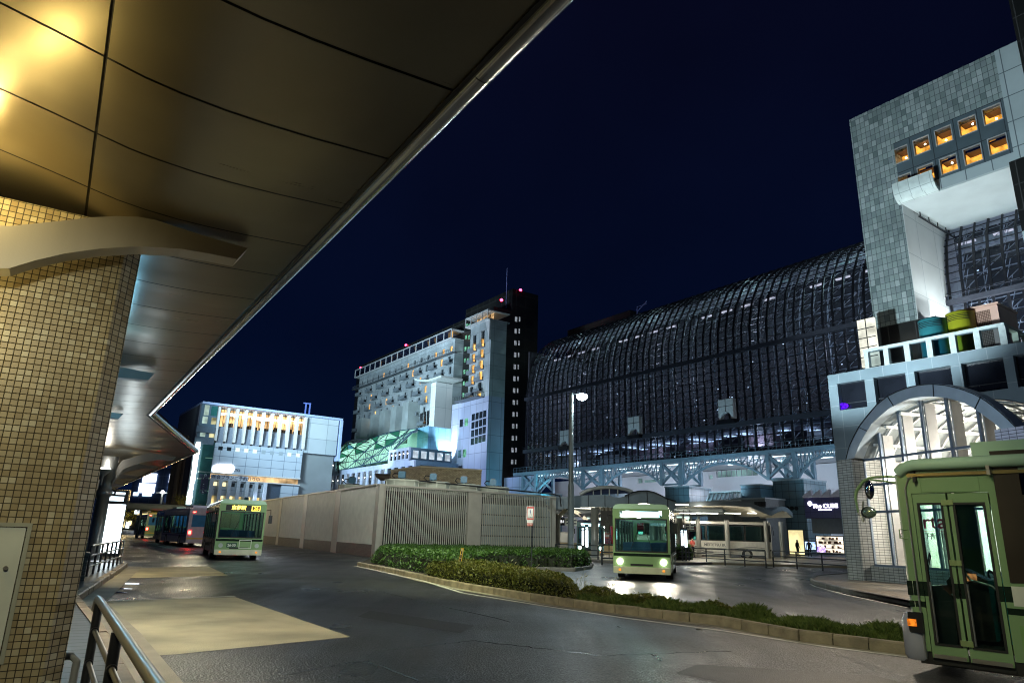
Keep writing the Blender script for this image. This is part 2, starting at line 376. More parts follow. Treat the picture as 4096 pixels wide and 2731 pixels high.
gr_ = MB(); q0, q1 = gp(318,2436,.03), gp(378,2424,.03)
for k in range(9):
    c = q0.lerp(q1, (k+.5)/9); d = (q1-q0).normalized(); n = Vector((-d.y,d.x,0)); gr_.bar(c-n*.16, c+n*.16, (q1-q0).length/26, .02)
solo('drain_grate', gr_, M_steel, FW, tuple(q0), 'small striped steel drain grate in the gutter behind the handrail', 'drain grate')
for (u, v, a_, b_) in ((418,2366,.55,.22),(470,2352,.4,.16),(500,2332,.6,.2)):
    c = gp(u, v, .007); struct('puddle', MB().poly([(c.x+a_*math.cos(t*.52)*(1+.2*math.sin(3*t)), c.y+b_*math.sin(t*.52)*(1+.2*math.cos(2*t)), .007) for t in range(12)]), mat('puddle_water', (.015,.016,.018), .04))
# ================================================================ bus canopy over the left pavement
def canopy_mat():
    m, nt, out = _new('canopy_metal'); L = nt.links.new
    tc = _n(nt, 'ShaderNodeTexCoord'); b = _n(nt, 'ShaderNodeBsdfPrincipled')
    mp = _n(nt, 'ShaderNodeMapping'); mp.inputs['Scale'].default_value = (.35,9,1); L(tc.outputs['Object'], mp.inputs[0])
    n1 = _n(nt, 'ShaderNodeTexNoise'); n1.inputs['Scale'].default_value = 1.6; n1.inputs['Detail'].default_value = 7; L(mp.outputs[0], n1.inputs[0])
    n2 = _n(nt, 'ShaderNodeTexNoise'); n2.inputs['Scale'].default_value = .8; n2.inputs['Detail'].default_value = 3; L(tc.outputs['Object'], n2.inputs[0])
    c = _n(nt, 'ShaderNodeValToRGB'); c.color_ramp.elements[0].position = .3; c.color_ramp.elements[0].color = (.20,.175,.125,1); c.color_ramp.elements[1].position = .7; c.color_ramp.elements[1].color = (.29,.26,.19,1); L(n2.outputs['Fac'], c.inputs[0])
    L(c.outputs[0], b.inputs['Base Color']); b.inputs['Metallic'].default_value = .82
    r = _n(nt, 'ShaderNodeMapRange'); r.inputs['To Min'].default_value = .26; r.inputs['To Max'].default_value = .31; L(n1.outputs['Fac'], r.inputs[0]); L(r.outputs[0], b.inputs['Roughness'])
    n2.inputs['Roughness'].default_value = .35; ad = _n(nt, 'ShaderNodeMath', operation='ADD'); L(n2.outputs['Fac'], ad.inputs[0]); 
    sc_ = _n(nt, 'ShaderNodeMath', operation='MULTIPLY'); sc_.inputs[1].default_value = .002; L(n1.outputs['Fac'], sc_.inputs[0]); L(sc_.outputs[0], ad.inputs[1])
    bp = _n(nt, 'ShaderNodeBump'); bp.inputs['Strength'].default_value = .5; bp.inputs['Distance'].default_value = .06; L(ad.outputs[0], bp.inputs['Height']); L(bp.outputs[0], b.inputs['Normal'])
    L(b.outputs[0], out.inputs[0]); return m
M_can = canopy_mat()
PROF = [(-9,5.2),(-6,4.45),(-4,3.95),(-2.8,3.66),(-1.8,3.48),(-1.0,3.33),(-.55,3.24),(-.21,3.165),(.05,3.11),(.3,3.08),(.6,3.062),(.9,3.06),(1.3,3.072),(1.6,3.09),(1.95,3.11),(3,3.13),(4,3.14),(6,3.15)]
def pz_(x):
    for (a, za), (b, zb) in zip(PROF[:-1], PROF[1:]):
        if a <= x <= b: return H+za+(zb-za)*(x-a)/(b-a)
    return H+3.15
EDGE = [(2.0,-4),(2.0,22.8),(5.0,33.4),(4.85,80),(4.9,130)]
def xe_(y):
    for (a, ya), (b, yb) in zip(EDGE[:-1], EDGE[1:]):
        if ya <= y <= yb: return a+(b-a)*(y-ya)/(yb-ya)
    return 4.9
T_can = Thing('bus_canopy', 'long curved metal canopy of bronze panels with polished edge over the left pavement', 'canopy', FC, (-3,8,0))
mb = MB(); ys = []; y = 5.05-1.17*7
while y < 128: ys.append(y); y += 1.17
ys = [t for t in ys if not (22.2 < t < 23.2)]; ys += [22.8]; ys.sort()
g_ = .013
for a, b in zip(ys[:-1], ys[1:]):
    xs = [p[0] for p in PROF]
    for lo, hi in ((-9,-.222),(-.198,99)):
        def xl(y): return min(hi, xe_(y))
        cand = sorted(set([lo]+[x for x in xs if lo < x < min(xl(a), xl(b))-.03]))
        rows = []
        for yy in (a+g_, b-g_):
            r = [(x, yy, pz_(x)) for x in cand]+[(xl(yy), yy, pz_(xl(yy)))]; rows.append(r)
        n = len(rows[0])
        mb.add(rows[0]+rows[1], [(i, i+n, i+n+1, i+1) for i in range(n-1)], True)
T_can.part('soffit', mb, M_can)
bk = MB(); up = MB()
for a, b in zip(ys[:-1], ys[1:]):
    for (x0, z0), (x1, z1) in zip(PROF[:-1], PROF[1:]):
        if x0 >= max(xe_(a), xe_(b)): continue
        X = [min(x1, xe_(a)), min(x1, xe_(b))]
        if x0 > min(X): continue
        bk.quad((x0,a,pz_(x0)+.02),(x0,b,pz_(x0)+.02),(X[1],b,pz_(X[1])+.02),(X[0],a,pz_(X[0])+.02))
        up.quad((x0,a,pz_(x0)+.3),(x0,b,pz_(x0)+.3),(X[1],b,pz_(X[1])+.3),(X[0],a,pz_(X[0])+.3))
T_can.part('roof_deck', bk, M_black); T_can.part('roof_top', up, M_darksteel)
M_trim = mat('polished_trim', (.62,.62,.62), .16, 1.0, .05, 4)
tr = MB(); path = [(x+.06, y, H+3.2) for x, y in EDGE]
full = []
for a, b in zip(path[:-1], path[1:]):
    k = max(2, int((b[1]-a[1])/3.5))
    for i in range(k): full.append((a, b, i/k, (i+1)/k))
for a, b, s0, s1 in full:
    A, B = Vector(a), Vector(b); d = (B-A).normalized()*.006
    tr.tube([A.lerp(B, s0)+d, A.lerp(B, s1)-d], .105, 16)
T_can.part('edge_trim', tr, M_trim)
tr = MB()
for a, b in zip(path[:-1], path[1:]):
    A, B = Vector(a), Vector(b); tr.bar(A-Vector((.10,0,.09)), B-Vector((.10,0,.09)), .035, .03)
T_can.part('edge_channel', tr, M_black)
# curved bracket arms, one shape read from the near one
TOPP = [(0,515),(60,509),(120,503),(190,495),(250,492),(300,494),(340,500),(430,530),(500,552),(555,566)]
BOTP = [(0,612),(60,594),(130,578),(210,567),(300,562),(400,568),(470,580),(530,592)]
K = 4096/2352
arm_top = [FC.py(x*K, y*K, 7.55) for x, y in TOPP]; arm_bot = [FC.py(x*K, y*K, 7.55) for x, y in BOTP]
def arm(y0, xt, wd=.26, sx=1.0, left=-3.6):
    """arm whose tip reaches x = xt at y0, drawn from the near one"""
    dx = xt-arm_top[-1].x
    tp = [Vector((arm_top[-1].x+(p.x-arm_top[-1].x)*sx+dx, 0, min(p.z, pz_(arm_top[-1].x+(p.x-arm_top[-1].x)*sx+dx)-.012))) for p in arm_top]
    bt = [Vector((arm_top[-1].x+(p.x-arm_top[-1].x)*sx+dx, 0, p.z)) for p in arm_bot]
    ext = [Vector((left+dx*(sx > 1), 0, tp[0].z-.55)), Vector((left+dx*(sx > 1), 0, bt[0].z-.75))]
    poly = [ext[0]]+tp+bt[::-1]+[ext[1]]
    ribs = MB(); n = len(poly)
    A = [Vector((p.x, y0-wd/2, p.z)) for p in poly]
    ribs.prism(A, (0, wd, 0)); return ribs
M_arm = mat('arm_paint', (.46,.45,.42), .42, .1, .1, 2, .05, 60, streak=True)
for y0, xt, sx in ((7.68,1.36,1),(15.67,1.34,1),(22.27,1.3,1)):
    T_can.part('bracket_arm', arm(y0, xt, sx=sx), M_arm)
# steel columns with wide arms further along
cols = []
for y0, xt in ((34.85,4.45),(41.67,4.5),(51.31,4.5),(63.8,4.65),(74.2,4.8),(86,4.8)):
    T_can.part('bracket_arm', arm(y0, xt, .3, 1.0, -1.0+xt-1.36), M_arm)
    c0 = FC.py(392, 2100, 34.85).x if y0 < 40 else 1.55
    mb = MB(); mb.lathe((c0, y0, .14), [(.34,0),(.34,.12),(.27,.16),(.25,2.6),(.33,2.65),(.33,2.85),(.25,2.9),(.24,3.3),(.32,3.35),(.34,4.3)], 22)
    T_can.part('column', mb, mat('column_steel', (.30,.31,.31), .38, .6, .1, 3, streak=True))
    lm = MB().lathe((c0-.2, y0-.55, 3.55), [(.03,-.35),(.05,0),(.3,.25),(.31,.3)], 16)
    T_can.part('uplight', lm, M_grey)
    T_can.part('lamp_lens', MB().lathe((c0-.2, y0-.55, 3.55), [(.29,.29),(.22,.36),(0,.38)], 16), emis('uplight_glow', (1,.95,.82), 8))
    lamp('uplight_lamp', 'POINT', FC.W((c0-.2, y0-.55, 4.12)), 18, (1,.93,.8), .12)

# ================================================================ tiled pillar
PT = tiles('cream_tiles', .06, .06, .007, [(.33,.27,.16),(.46,.40,.26),(.38,.32,.20),(.52,.47,.33),(.42,.36,.23),(.62,.60,.48)], (.045,.04,.03), .38, .9, dirt=.2, dscale=1.4)
T_pil = Thing('tiled_pillar', 'large square pillar clad in small cream tiles holding up the canopy', 'pillar', FC, (-1.2,8.6,.145))
PX, PY = .21, 8.0
door = (-.60, -.10, .42, 1.63)
mb = MB(); mb.wall('y', PY, -2.6, PX, .145, 4.75, [door], .10)
T_pil.part('front_face', mb, PT)
mb = MB(); mb.prism([(PX,PY,.145),(PX+.16,PY+.16,.145),(PX+.16,PY+2.2,.145),(-2.6,PY+2.2,.145),(-2.6,PY+.101,.145),(PX,PY+.101,.145)], (0,0,4.55))
T_pil.part('shaft', mb, PT)
T_pil.part('door_frame', MB().wall('y', PY-.012, door[0], door[1], door[2], door[3], [(door[0]+.035, door[1]-.035, door[2]+.035, door[3]-.035)], .05), mat('door_frame_paint', (.42,.46,.42), .4))
dr = T_pil.part('access_door', MB().box(door[0]+.043, door[1]-.043, PY-.006, PY+.03, door[2]+.043, door[3]-.043), mat('door_paint', (.72,.80,.78), .35, 0, .1, 2.5), None, 'pale grey steel access door')
mb = MB()
kb = FC.py(22, 2271, PY-.02); mb.tube([(kb.x, PY-.006, kb.z), (kb.x, PY-.03, kb.z)], [.021,.018], 18)
T_pil.part('door_lock', mb, M_steel, dr)
T_pil.part('door_handle', MB().box(kb.x-.13, kb.x-.035, PY-.016, PY-.006, kb.z-.13, kb.z-.235).box(kb.x-.12, kb.x-.05, PY-.02, PY-.016, kb.z-.145, kb.z-.22), M_darksteel, dr)
# drain pipes poking out of the pillar foot
mb = MB()
for yy, zz in ((PY+.35,.40),(PY-.35,.22)):
    mb.tube([(PX+.10+(.0 if yy > PY else -.05), yy if yy > PY else PY+.03, zz),(PX+.22, yy, zz),(PX+.27, yy, zz-.05),(PX+.27, yy, .15)], .034, 12)
T_pil.part('drain_pipe', mb, M_grey)

# ================================================================ steel handrail in the foreground
T_r = Thing('handrail', 'shiny tubular steel handrail in the foreground beside the tiled pillar', 'handrail', FC, (.6,6.2,.145))
RX = .58
T_r.part('top_rail', MB().tube([(RX,8.62,.78),(RX,8.60,.86),(RX,8.53,.90),(RX,8.4,.905),(RX,6,.905),(RX,1.0,.905)], .037, 16), M_steel)
for z in (.63,.34): T_r.part('mid_rail', MB().tube([(RX,8.3,z),(RX,1.0,z)], .022, 12), M_steel)
for yy in (8.30, 6.15, 4.0, 1.85):
    T_r.part('post', MB().tube([(RX,yy,.145),(RX,yy,.875)], .040, 16), M_darksteel)
    c = MB()
    for z in (.63,.34): T_r.part('collar', MB().tube([(RX,yy-.07,z),(RX,yy+.07,z)], .036, 14), M_darksteel)

# ================================================================ brick plinth, pipes, fence, signs on the pavement
T_b = Thing('brick_plinth', 'low dark brick plinth with stone cap behind the tiled pillar', 'plinth', FC, (.8,22.9,.145))
DB = tiles('dark_bricks', .21, .075, .01, [(.05,.055,.055),(.09,.095,.09),(.07,.07,.07)], (.02,.02,.02), .5, .6, brick=True)
T_b.part('brickwork', MB().box(.30,1.12,22.5,23.3,.145,.80), DB)
T_b.part('cap', MB().box(.26,1.16,22.46,23.34,.80,.86).box(.36,1.06,22.56,23.24,.86,1.12), mat('slate_cap', (.09,.10,.10), .4, 0, .2, 3))
for k, (x, y) in enumerate(((.62,22.7),(.80,22.75),(.95,22.85))):
    T_b.part('pipe', MB().lathe((x,y,1.12), [(.06,0),(.06,.78),(.075,.79),(.075,.86),(.05,.88)], 14), M_steel)
T_f = Thing('guard_fence', 'blue-lit steel guard fence on the pavement tip beyond the dark brick plinth', 'fence', FC, (2.0,28,.145))
fa, fb = Vector((1.25,24.3,0)), Vector((2.72,32.0,0))
for i in range(8):
    p = fa.lerp(fb, i/7); T_f.part('post', MB().tube([(p.x,p.y,.145),(p.x,p.y,1.0)], .035, 10), M_darksteel if i < 7 else M_steel)
for z in (1.0,.72,.42): T_f.part('rail', MB().tube([(fa.x,fa.y,z),(fb.x,fb.y,z)], .03, 10), M_steel)

def ad_sign(x, y, z0, wd, h, label, hdr, grp, rot=0, lit=9, sub=None):
    t = Thing('lit_stop_sign', label, 'sign', FC, (x, y, z0), grp)
    t.part('frame', MB().box(x-wd/2, x+wd/2, y, y+.22, z0, z0+h), M_darksteel)
    t.part('light_panel', MB().box(x-wd/2+.05, x+wd/2-.05, y-.012, y, z0+.15, z0+h*.78), emis('sign_white', (.80,.93,1.0), lit))
    t.part('header', MB().box(x-wd/2+.05, x+wd/2-.05, y-.010, y, z0+h*.80, z0+h*.985), M_black)
    hm = MB().box(x-wd*.36,x-wd*.06,y-.016,y-.012,z0+h*.94,z0+h*.965).box(x+.02,x+wd*.36,y-.016,y-.012,z0+h*.93,z0+h*.965)
    t.part('header_marks', hm, emis('sign_text', (.7,.9,1), 3)); t.part('small_screen', MB().box(x-wd*.34,x+wd*.34,y-.018,y-.012,z0+h*.83,z0+h*.90), emis('sign_text', (.7,.9,1), 3))
    return t
s1 = FC.pz(436, 2215, .145); ss = s1
ad_sign(2.55, 38.5, .145, 1.15, 3.05, 'tall white glowing bus stop sign beyond the guard fence on the left pavement', 'のりば', None, lit=6)
ad_sign(1.05, 41.0, .145, .9, 2.6, 'narrow white glowing sign half hidden behind the canopy column', 'B', None, lit=5)
# ================================================================ station: great glass hall  (frame FS: x = distance, y = along to the left)
def S(u, v, n=100.0): return FS.px(u, v, n)
Z0, Z1, Z2 = 15.9, 20.8, 33.6
sL = S(2105, 1700).y; sR = 8.0
M_mull = mat('mullion_black', (.010,.011,.016), .4, .3, .1, 2)
M_frame = mat('space_frame_steel', (.62,.64,.68), .45, .1, .1, 3)
M_glassd = glass('dark_glass', (.52,.56,.66), .05, .04)
T_h = Thing('station_hall', 'long dark glass station hall with curved roof and steel space frame over an arched truss', 'station', FS, (100,70,0))
PRF = [(100,Z0),(100,Z2),(100.3,38),(101.5,42.5),(104,46.8),(108,50),(113,51.9),(120,52.8)]
def arclen(pts, step):
    out = [pts[0]]; 
    for a, b in zip(pts[:-1], pts[1:]):
        L_ = math.hypot(b[0]-a[0], b[1]-a[1]); k = max(1, round(L_/step))
        for i in range(1, k+1): out.append((a[0]+(b[0]-a[0])*i/k, a[1]+(b[1]-a[1])*i/k))
    return out
rows = arclen(PRF, 1.32)
NV = 74; svs = [sL+(sR-sL)*i/NV for i in range(NV+1)]
mb = MB()
for i, s in enumerate(svs):
    wd = .17 if i % 2 else .26
    for a, b in zip(PRF[:-1], PRF[1:]): mb.bar((a[0]-.05, s, a[1]), (b[0]-.05, s, b[1]), .30, wd) if 0 else mb.bar((a[0], s, a[1]), (b[0], s, b[1]), wd, .3)
for x, z in rows: mb.bar((x, sL, z), (x, sR, z), .16, .09)
T_h.part('mullions', mb, M_mull)
gl = MB()
for (a, b) in zip(PRF[:-1], PRF[1:]): gl.quad((a[0]+.12,sL,a[1]),(a[0]+.12,sR,a[1]),(b[0]+.12,sR,b[1]),(b[0]+.12,sL,b[1]))
T_h.part('glazing', gl, M_glassd)
# space frame right behind the glass
sf = MB(); rnd = random.Random(5); dx = 1.9
def off(p, q, pt):
    """point pushed inwards of the profile"""
    d = Vector((q[0]-p[0], 0, q[1]-p[1])).normalized(); n = Vector((d.z, 0, -d.x)); return Vector((pt[0], 0, pt[1]))+n*dx
rr = arclen(PRF, 2.0); inn = []
for i, p in enumerate(rr):
    a, b = rr[max(0, i-1)], rr[min(len(rr)-1, i+1)]; inn.append(off(a, b, p))
NS = 50; ss_ = [sL+(sR-sL)*i/NS for i in range(NS+1)]
for i, p in enumerate(inn):
    sf.bar((p.x, sL, p.z), (p.x, sR, p.z), .13)
for j in range(NS):
    s0, s1 = ss_[j], ss_[j+1]
    for i in range(len(inn)-1):
        p, q = inn[i], inn[i+1]; o, o2 = rr[i], rr[i+1]
        sf.bar((p.x, s0, p.z), (q.x, s0, q.z), .11)
        sf.bar((p.x, s0, p.z), (o2[0]+.35, (s0+s1)/2, o2[1]), .075)
        sf.bar((q.x, s1, q.z), (o[0]+.35, (s0+s1)/2, o[1]), .075)
        if (i+j) % 2: sf.bar((p.x, s0, p.z), (q.x, s1, q.z), .08)
T_h.part('space_frame', sf, M_frame)
led = MB()
for z, hh, pr in ((Z0+.0, .35, .7), (Z1, .8, .9), (Z2, .7, .8)):
    led.box(100-pr, 100-.16, sL, sR, z-hh/2, z+hh/2)
for z in (Z1+.9, Z2+.9): led.bar((99.3, sL, z), (99.3, sR, z), .07)
T_h.part('ledge', led, mat('ledge_dark', (.05,.055,.075), .45, .3))
# back wall and floors inside the hall
T_h.part('inner_wall', MB().box(123,124,sL,sR,Z0,52).box(100.6,124,sL,sL+.5,Z0,46), mat('inner_dark', (.05,.05,.062), .8, 0, .3, .2))
fl = MB()
for z in (16.2, 20.9): fl.box(103.4, 123, sL-.5, sR, z-.25, z)
T_h.part('floor_deck', fl, mat('deck_grey', (.16,.16,.20), .7))
rnd = random.Random(11); bl = MB(); pk = MB()
for (u0, u1, v0, v1, n_, k) in ((2170,2262,1612,1800,113,0),(2190,2330,1812,1880,110,0),(2400,2480,1815,1870,112,0),(2520,2650,1780,1840,113,1),(2745,2850,1758,1812,111,1),(2980,3100,1718,1790,111,1),(3230,3300,1690,1760,112,0)):
    a, b = S(u0, v1, n_), S(u1, v0, n_)
    (bl if not k else pk).box(n_, n_+3, a.y, b.y, a.z, b.z)
T_h.part('inner_block', bl, mat('inner_white', (.62,.64,.66), .6)); T_h.part('inner_block', pk, mat('inner_mauve', (.30,.22,.26), .7))
st = MB(); rnd = random.Random(4)
for i in range(34):
    s = sL+(sR-sL)*(i+.5)/34; z = 20.3
    st.box(104+rnd.random()*8, 104.5+rnd.random()*8, s-1.2, s+.6, z-.07, z)
T_h.part('light_strip', st, emis('strip_blue', (.55,.75,1), 2.2))
st = MB()
for i in range(150):
    s = rnd.uniform(sR+2, sL-2); z = rnd.choice([Z0+1.5, 18.5, 24, 26, 29, 31, 35, 39])+rnd.uniform(-.6,.6); n_ = rnd.uniform(104,120)
    st.box(n_, n_+.1, s-.12, s+.12, z, z+.09)
T_h.part('small_lights', st, emis('small_cold', (.7,.85,1), 3))
# glowing dashes added where lattice and glass catch light near the vault top
st = MB()
k = 26
for i in range(k):
    if i % 5 == 4: continue
    s = sL-4+(sR-sL+4)*i/k; st.box(105.9,106.3, s-1.35, s+1.0, 43.9, 44.15)
T_h.part('vault_lattice_glow', st, emis('vault_white', (.95,.93,1.0), 1.1))
st = MB()
for i in range(30):
    if i % 6 in (4, 5): continue
    s = sL-3+(sR-sL+3)*i/30; st.box(112.2,112.6, s-1.0, s+1.0, 49.2, 49.4)
T_h.part('vault_lattice_glow', st, emis('vault_green', (.45,.95,.85), .6))
# arched truss along the foot of the hall
M_truss = mat('truss_paint', (.20,.28,.35), .4, .1, .1, 2)
tw = [(2105,2165),(2345,2432),(2662,2755),(3090,3214),(3470,3620)]
tws = [(S(a,1940).y, S(b,1940).y) for a, b in tw]; ZB = 11.2
tt = MB(); tt.box(98.6,101.4, sL+3, 20, Z0-.75, Z0-.2); tt.box(98.5,98.62, sL+3, 20, Z0-.2, Z0-.05)
T_h.part('truss_top_chord', tt, M_truss)
rl = MB()
for i in range(90):
    s = sL+3+(20-sL-3)*i/89; rl.bar((98.7,s,Z0-.1),(98.7,s,Z0+1.1),.05)
for z in (Z0+.5, Z0+1.1): rl.bar((98.7,sL+3,z),(98.7,20,z),.04)
T_h.part('catwalk_rail', rl, M_truss)
for i, (a, b) in enumerate(tws):
    t = MB()
    for x in (98.8, 103.8):
        for s in (a-.35, b+.35): t.bar((x,s,ZB-.1),(x,s,Z0-.6),.62,.62)
        t.bar((x,a-.3,ZB+.3),(x,b+.3,Z0-.9),.42); t.bar((x+.01,b+.3,ZB+.3),(x+.01,a-.3,Z0-.9),.42)
        t.bar((x,a-.2,ZB+.05),(x,b+.2,ZB+.05),.3)
    for s in (a-.35, b+.35):
        t.bar((98.8,s,ZB+.3),(103.8,s,Z0-.9),.3); t.bar((98.8,s+.01,Z0-.9),(103.8,s+.01,ZB+.3),.3)
    T_h.part('truss_tower', t, M_truss)
ends = [(sL+2, tws[0][0])] if 0 else []
for i in range(len(tws)-1):
    a = tws[i][1]; b = tws[i+1][0]; t = MB(); N_ = 14
    def zc(k): 
        q = abs(k/N_-.5)*2; return ZB+.1+(14.2-ZB)*(1-q**2.2)
    P = [Vector((98.9, a+(b-a)*k/N_, zc(k))) for k in range(N_+1)]
    for p, q in zip(P[:-1], P[1:]): t.bar(p, q, .34)
    for k in range(N_+1):
        top = Vector((98.9, a+(b-a)*min(N_, max(0, k+(1.15 if k <= N_/2 else 1.15)))/N_, Z0-.7))
        if k < N_: t.bar(P[k], Vector((98.9, a+(b-a)*(k+1)/N_, Z0-.7)) if k < N_ else top, .15)
        t.bar(P[k], (98.9, P[k].y, Z0-.7), .14)
        t.bar(P[k], (103.5, P[k].y, Z0-.7), .12)
    T_h.part('arch_truss', t, M_truss)
sof = MB(); sof.box(101.6, 117.5, sL+2, 14, Z0-.5, Z0-.3)
T_h.part('soffit', sof, mat('soffit_pale', (.55,.58,.62), .5))
st = MB()
for i in range(26):
    s = sL-2-(sL-14)*i/26
    st.box(102.5, 103.1, s-1.3, s+.9, Z0-.62, Z0-.55)
    if i % 2: st.box(109, 109.5, s-1.3, s+.9, Z0-.62, Z0-.55)
T_h.part('light_strip', st, emis('strip_cyan', (.72,.95,1), 5))
# white clock-like gate panels on the glass
for (u0, u1, v0, v1) in ((2244,2277,1730,1786),(2518,2562,1676,1742),(2881,2936,1606,1682)):
    a, b = S(u0, v1, 99), S(u1, v0, 99); mid = (a.y+b.y)/2; hw = abs(a.y-b.y)/2; z0, z1 = a.z, b.z+.6
    r = hw*.74; n_ = 12
    arc = [(98.6, mid+r*math.cos(math.pi*k/n_), z0+r*1.15*math.sin(math.pi*k/n_)) for k in range(n_+1)]
    pp = MB().prism([(98.6,mid+hw,z0),(98.6,mid+hw,z1),(98.6,mid-hw,z1),(98.6,mid-hw,z0)]+arc[::-1], (.9,0,0))
    o = T_h.part('white_panel', pp, mat('panel_white', (.66,.68,.70), .5))
    T_h.part('panel_joint', MB().box(98.56,98.6,mid-.04,mid+.04,z0+r*1.15,z1).box(98.56,98.6,mid-hw,mid+hw,(z1+z0)/2+.5,(z1+z0)/2+.58), M_darksteel, o)
    T_h.part('panel_sill', MB().box(98.3,99.6,mid-hw-.2,mid+hw+.2,z0-.7,z0-.02), M_mull, o)
# ---- white building behind and under the hall
T_w = Thing('white_concourse_building', 'pale plastered concourse building with strip windows under the arched truss', 'building', FS, (118,70,0))
wa = [S(2868,1905,117.5), S(3030,1880,117.5)]
holes = [(min(wa[0].y,wa[1].y), max(wa[0].y,wa[1].y), wa[0].z-.2, wa[1].z+.3)]
def hole(u0,u1,v0,v1,n): 
    a, b = FS.px(u0,v1,n), FS.px(u1,v0,n); return (min(a.y,b.y), max(a.y,b.y), min(a.z,b.z), max(a.z,b.z))
holes += [hole(2550,2570,1912,1932,117.5), hole(2640,2660,1840,1925,117.5), hole(2574,2650,1915,1930,117.5), hole(2836,2850,1898,1915,117.5)]
T_w.part('wall', MB().wall('x', 117.5, 12, sL+10, 0, Z0-.6, holes, .4), mat('concourse_plaster', (.66,.66,.70), .7, 0, .05, .3))
for h in holes: T_w.part('window_interior', MB().box(117.85,118.2,h[0],h[1],h[2],h[3]), emis('interior_dim', (.35,.6,.62), .35, .8, .3))
jt = MB()
for i in range(1, 4): jt.box(117.47,117.5,14,sL+8,i*3.4,i*3.4+.05)
h0 = holes[0]
for i in range(9): s = h0[0]+(h0[1]-h0[0])*i/8; jt.box(117.44,117.52,s-.06,s+.06,h0[2],h0[3])
T_w.part('joints', jt, mat('joint_grey', (.25,.26,.30), .7))
# ---- bases of the truss towers and other blocks in front of the concourse
M_teal = tiles('teal_panels', 1.15, 1.15, .05, [(.10,.17,.21),(.12,.20,.24),(.11,.18,.22)], (.02,.03,.04), .35, .5, dirt=.15, dscale=.4)
M_bluep = tiles('blue_panels', 30, 1.6, .07, [(.10,.22,.32),(.12,.24,.34)], (.02,.04,.06), .35, .5)
def blockbox(name, label, cat, n, u0, u1, vt, depth, mt, z0=0, extra=None, grp=None):
    a, b = FS.px(u0, vt, n), FS.px(u1, vt, n); zt = (a.z+b.z)/2
    t = Thing(name, label, cat, FS, (n, (a.y+b.y)/2, z0), grp)
    t.part('walls', MB().box(n, n+depth, b.y, a.y, z0, zt), mt)
    t.part('roof_edge', MB().box(n-.12, n+depth+.12, b.y-.12, a.y+.12, zt, zt+.22), mat('edge_grey', (.30,.36,.40), .5))
    return t, a, b, zt
for (u0, u1, vt, lab) in ((3090,3214,1921,'tall teal panelled block under the truss tower left of the purple lit sign'),(2660,2756,1948,'grey-blue panelled base under the middle truss tower above the bus shelter roof'),(2345,2432,1965,'grey-blue base block under the truss tower just right of the street lamp'),(2105,2165,1975,'base block under the truss tower at the left end, above the slatted building')):
    t, a, b, zt = blockbox('truss_base', lab, 'base', 98.2, u0, u1, vt, 6.2, M_teal, grp='base blocks under the truss towers')
    if u0 == 3090:
        for k in range(3):
            p = FS.px(3152+17*k, 2032, 98.2); T = MB().tube([(98.1,p.y,p.z),(98.25,p.y,p.z)], .32, 16); t.part('round_vent', T, M_black)
blockbox('blue_clad_block', 'small blue metal clad block with horizontal seams left of the teal block', 'building', 95, 2963, 3040, 1942, 5.2, M_bluep)
t, a, b, zt = blockbox('low_grey_block', 'low grey plant room with small square openings behind the blurred buses', 'building', 92, 2930, 3060, 1996, 5, mat('plant_grey', (.14,.16,.17), .6))
op = MB()
for k in range(4): p = FS.px(3024+13*k*0+k*12, 2015, 92); op.box(91.9,92,p.y-.22,p.y+.22,p.z-.35,p.z+.35)
t.part('opening', op, M_black)
# slanted glass roof
t = Thing('slanted_skylight', 'slanted glass roof with white glazing bars left of the blue clad block', 'skylight', FS, (94,60,0))
a, b, c, d = FS.px(2828,2005,92), FS.px(2965,2003,92), FS.px(2965,1966,98), FS.px(2840,1972,98)
t.part('glass', MB().quad(a, b, c, d), mat('skylight_glass', (.16,.26,.27), .15, .2))
t.part('support_wall', MB().poly([a, b, (b.x,b.y,0), (a.x,a.y,0)]), M_conc)
gb = MB()
for k in range(9):
    q = k/8; gb.bar(a.lerp(b,q)+Vector((-.05,0,.05)), d.lerp(c,q)+Vector((-.05,0,.05)), .13)
gb.bar(a+Vector((-.1,0,.1)), b+Vector((-.1,0,.1)), .18); gb.bar(d+Vector((-.1,0,.1)), c+Vector((-.1,0,.1)), .18)
t.part('glazing_bars', gb, mat('bar_pale', (.5,.55,.56), .5))
# ---- block with the lit purple sign
n = 88; a, b = FS.px(3222,2066,n), FS.px(3392,2066,n); zt = FS.px(3225,1990,n).z; zm = FS.px(3300,2072,n).z
t = Thing('shop_sign_block', 'dark violet-blue shop block with white sawtooth roof trim and glowing writing', 'building', FS, (n,(a.y+b.y)/2,0))
t.part('sign_wall', MB().box(n, n+6, b.y-3, a.y, zm, zt), tiles('violet_panels', 1.7, .8, .03, [(.045,.05,.16),(.055,.06,.18)], (.015,.015,.05), .35, .3))
t.part('dark_wall', MB().box(n+1.2, n+6, b.y-3, a.y-.1, 2.9, zm-.01), mat('shop_dark', (.05,.07,.10), .5))
sw = MB(); k = 6; w_ = (a.y-b.y+2)/k
for i in range(k):
    y1 = a.y-i*w_; sw.prism([(n-.3,y1,zt),(n-.3,y1,zt+.25),(n-.3,y1-w_+.08,zt+1.0),(n-.3,y1-w_+.08,zt)], (.5,0,0))
t.part('sawtooth_trim', sw, mat('sawtooth_white', (.70,.68,.80), .5))
p = FS.px(3307,2025,n-.1); a_, b_ = FS.px(3250,2031,n), FS.px(3351,2013,n); t.part('writing', fit(text_mb('The CUBE', 1.5, Mx((n-.06,p.y,p.z+.02), (0,-1,0), (0,0,1)), .03, .03), a_.y, b_.y, a_.z, b_.z), emis('cube_text', (1,.93,1), 5))
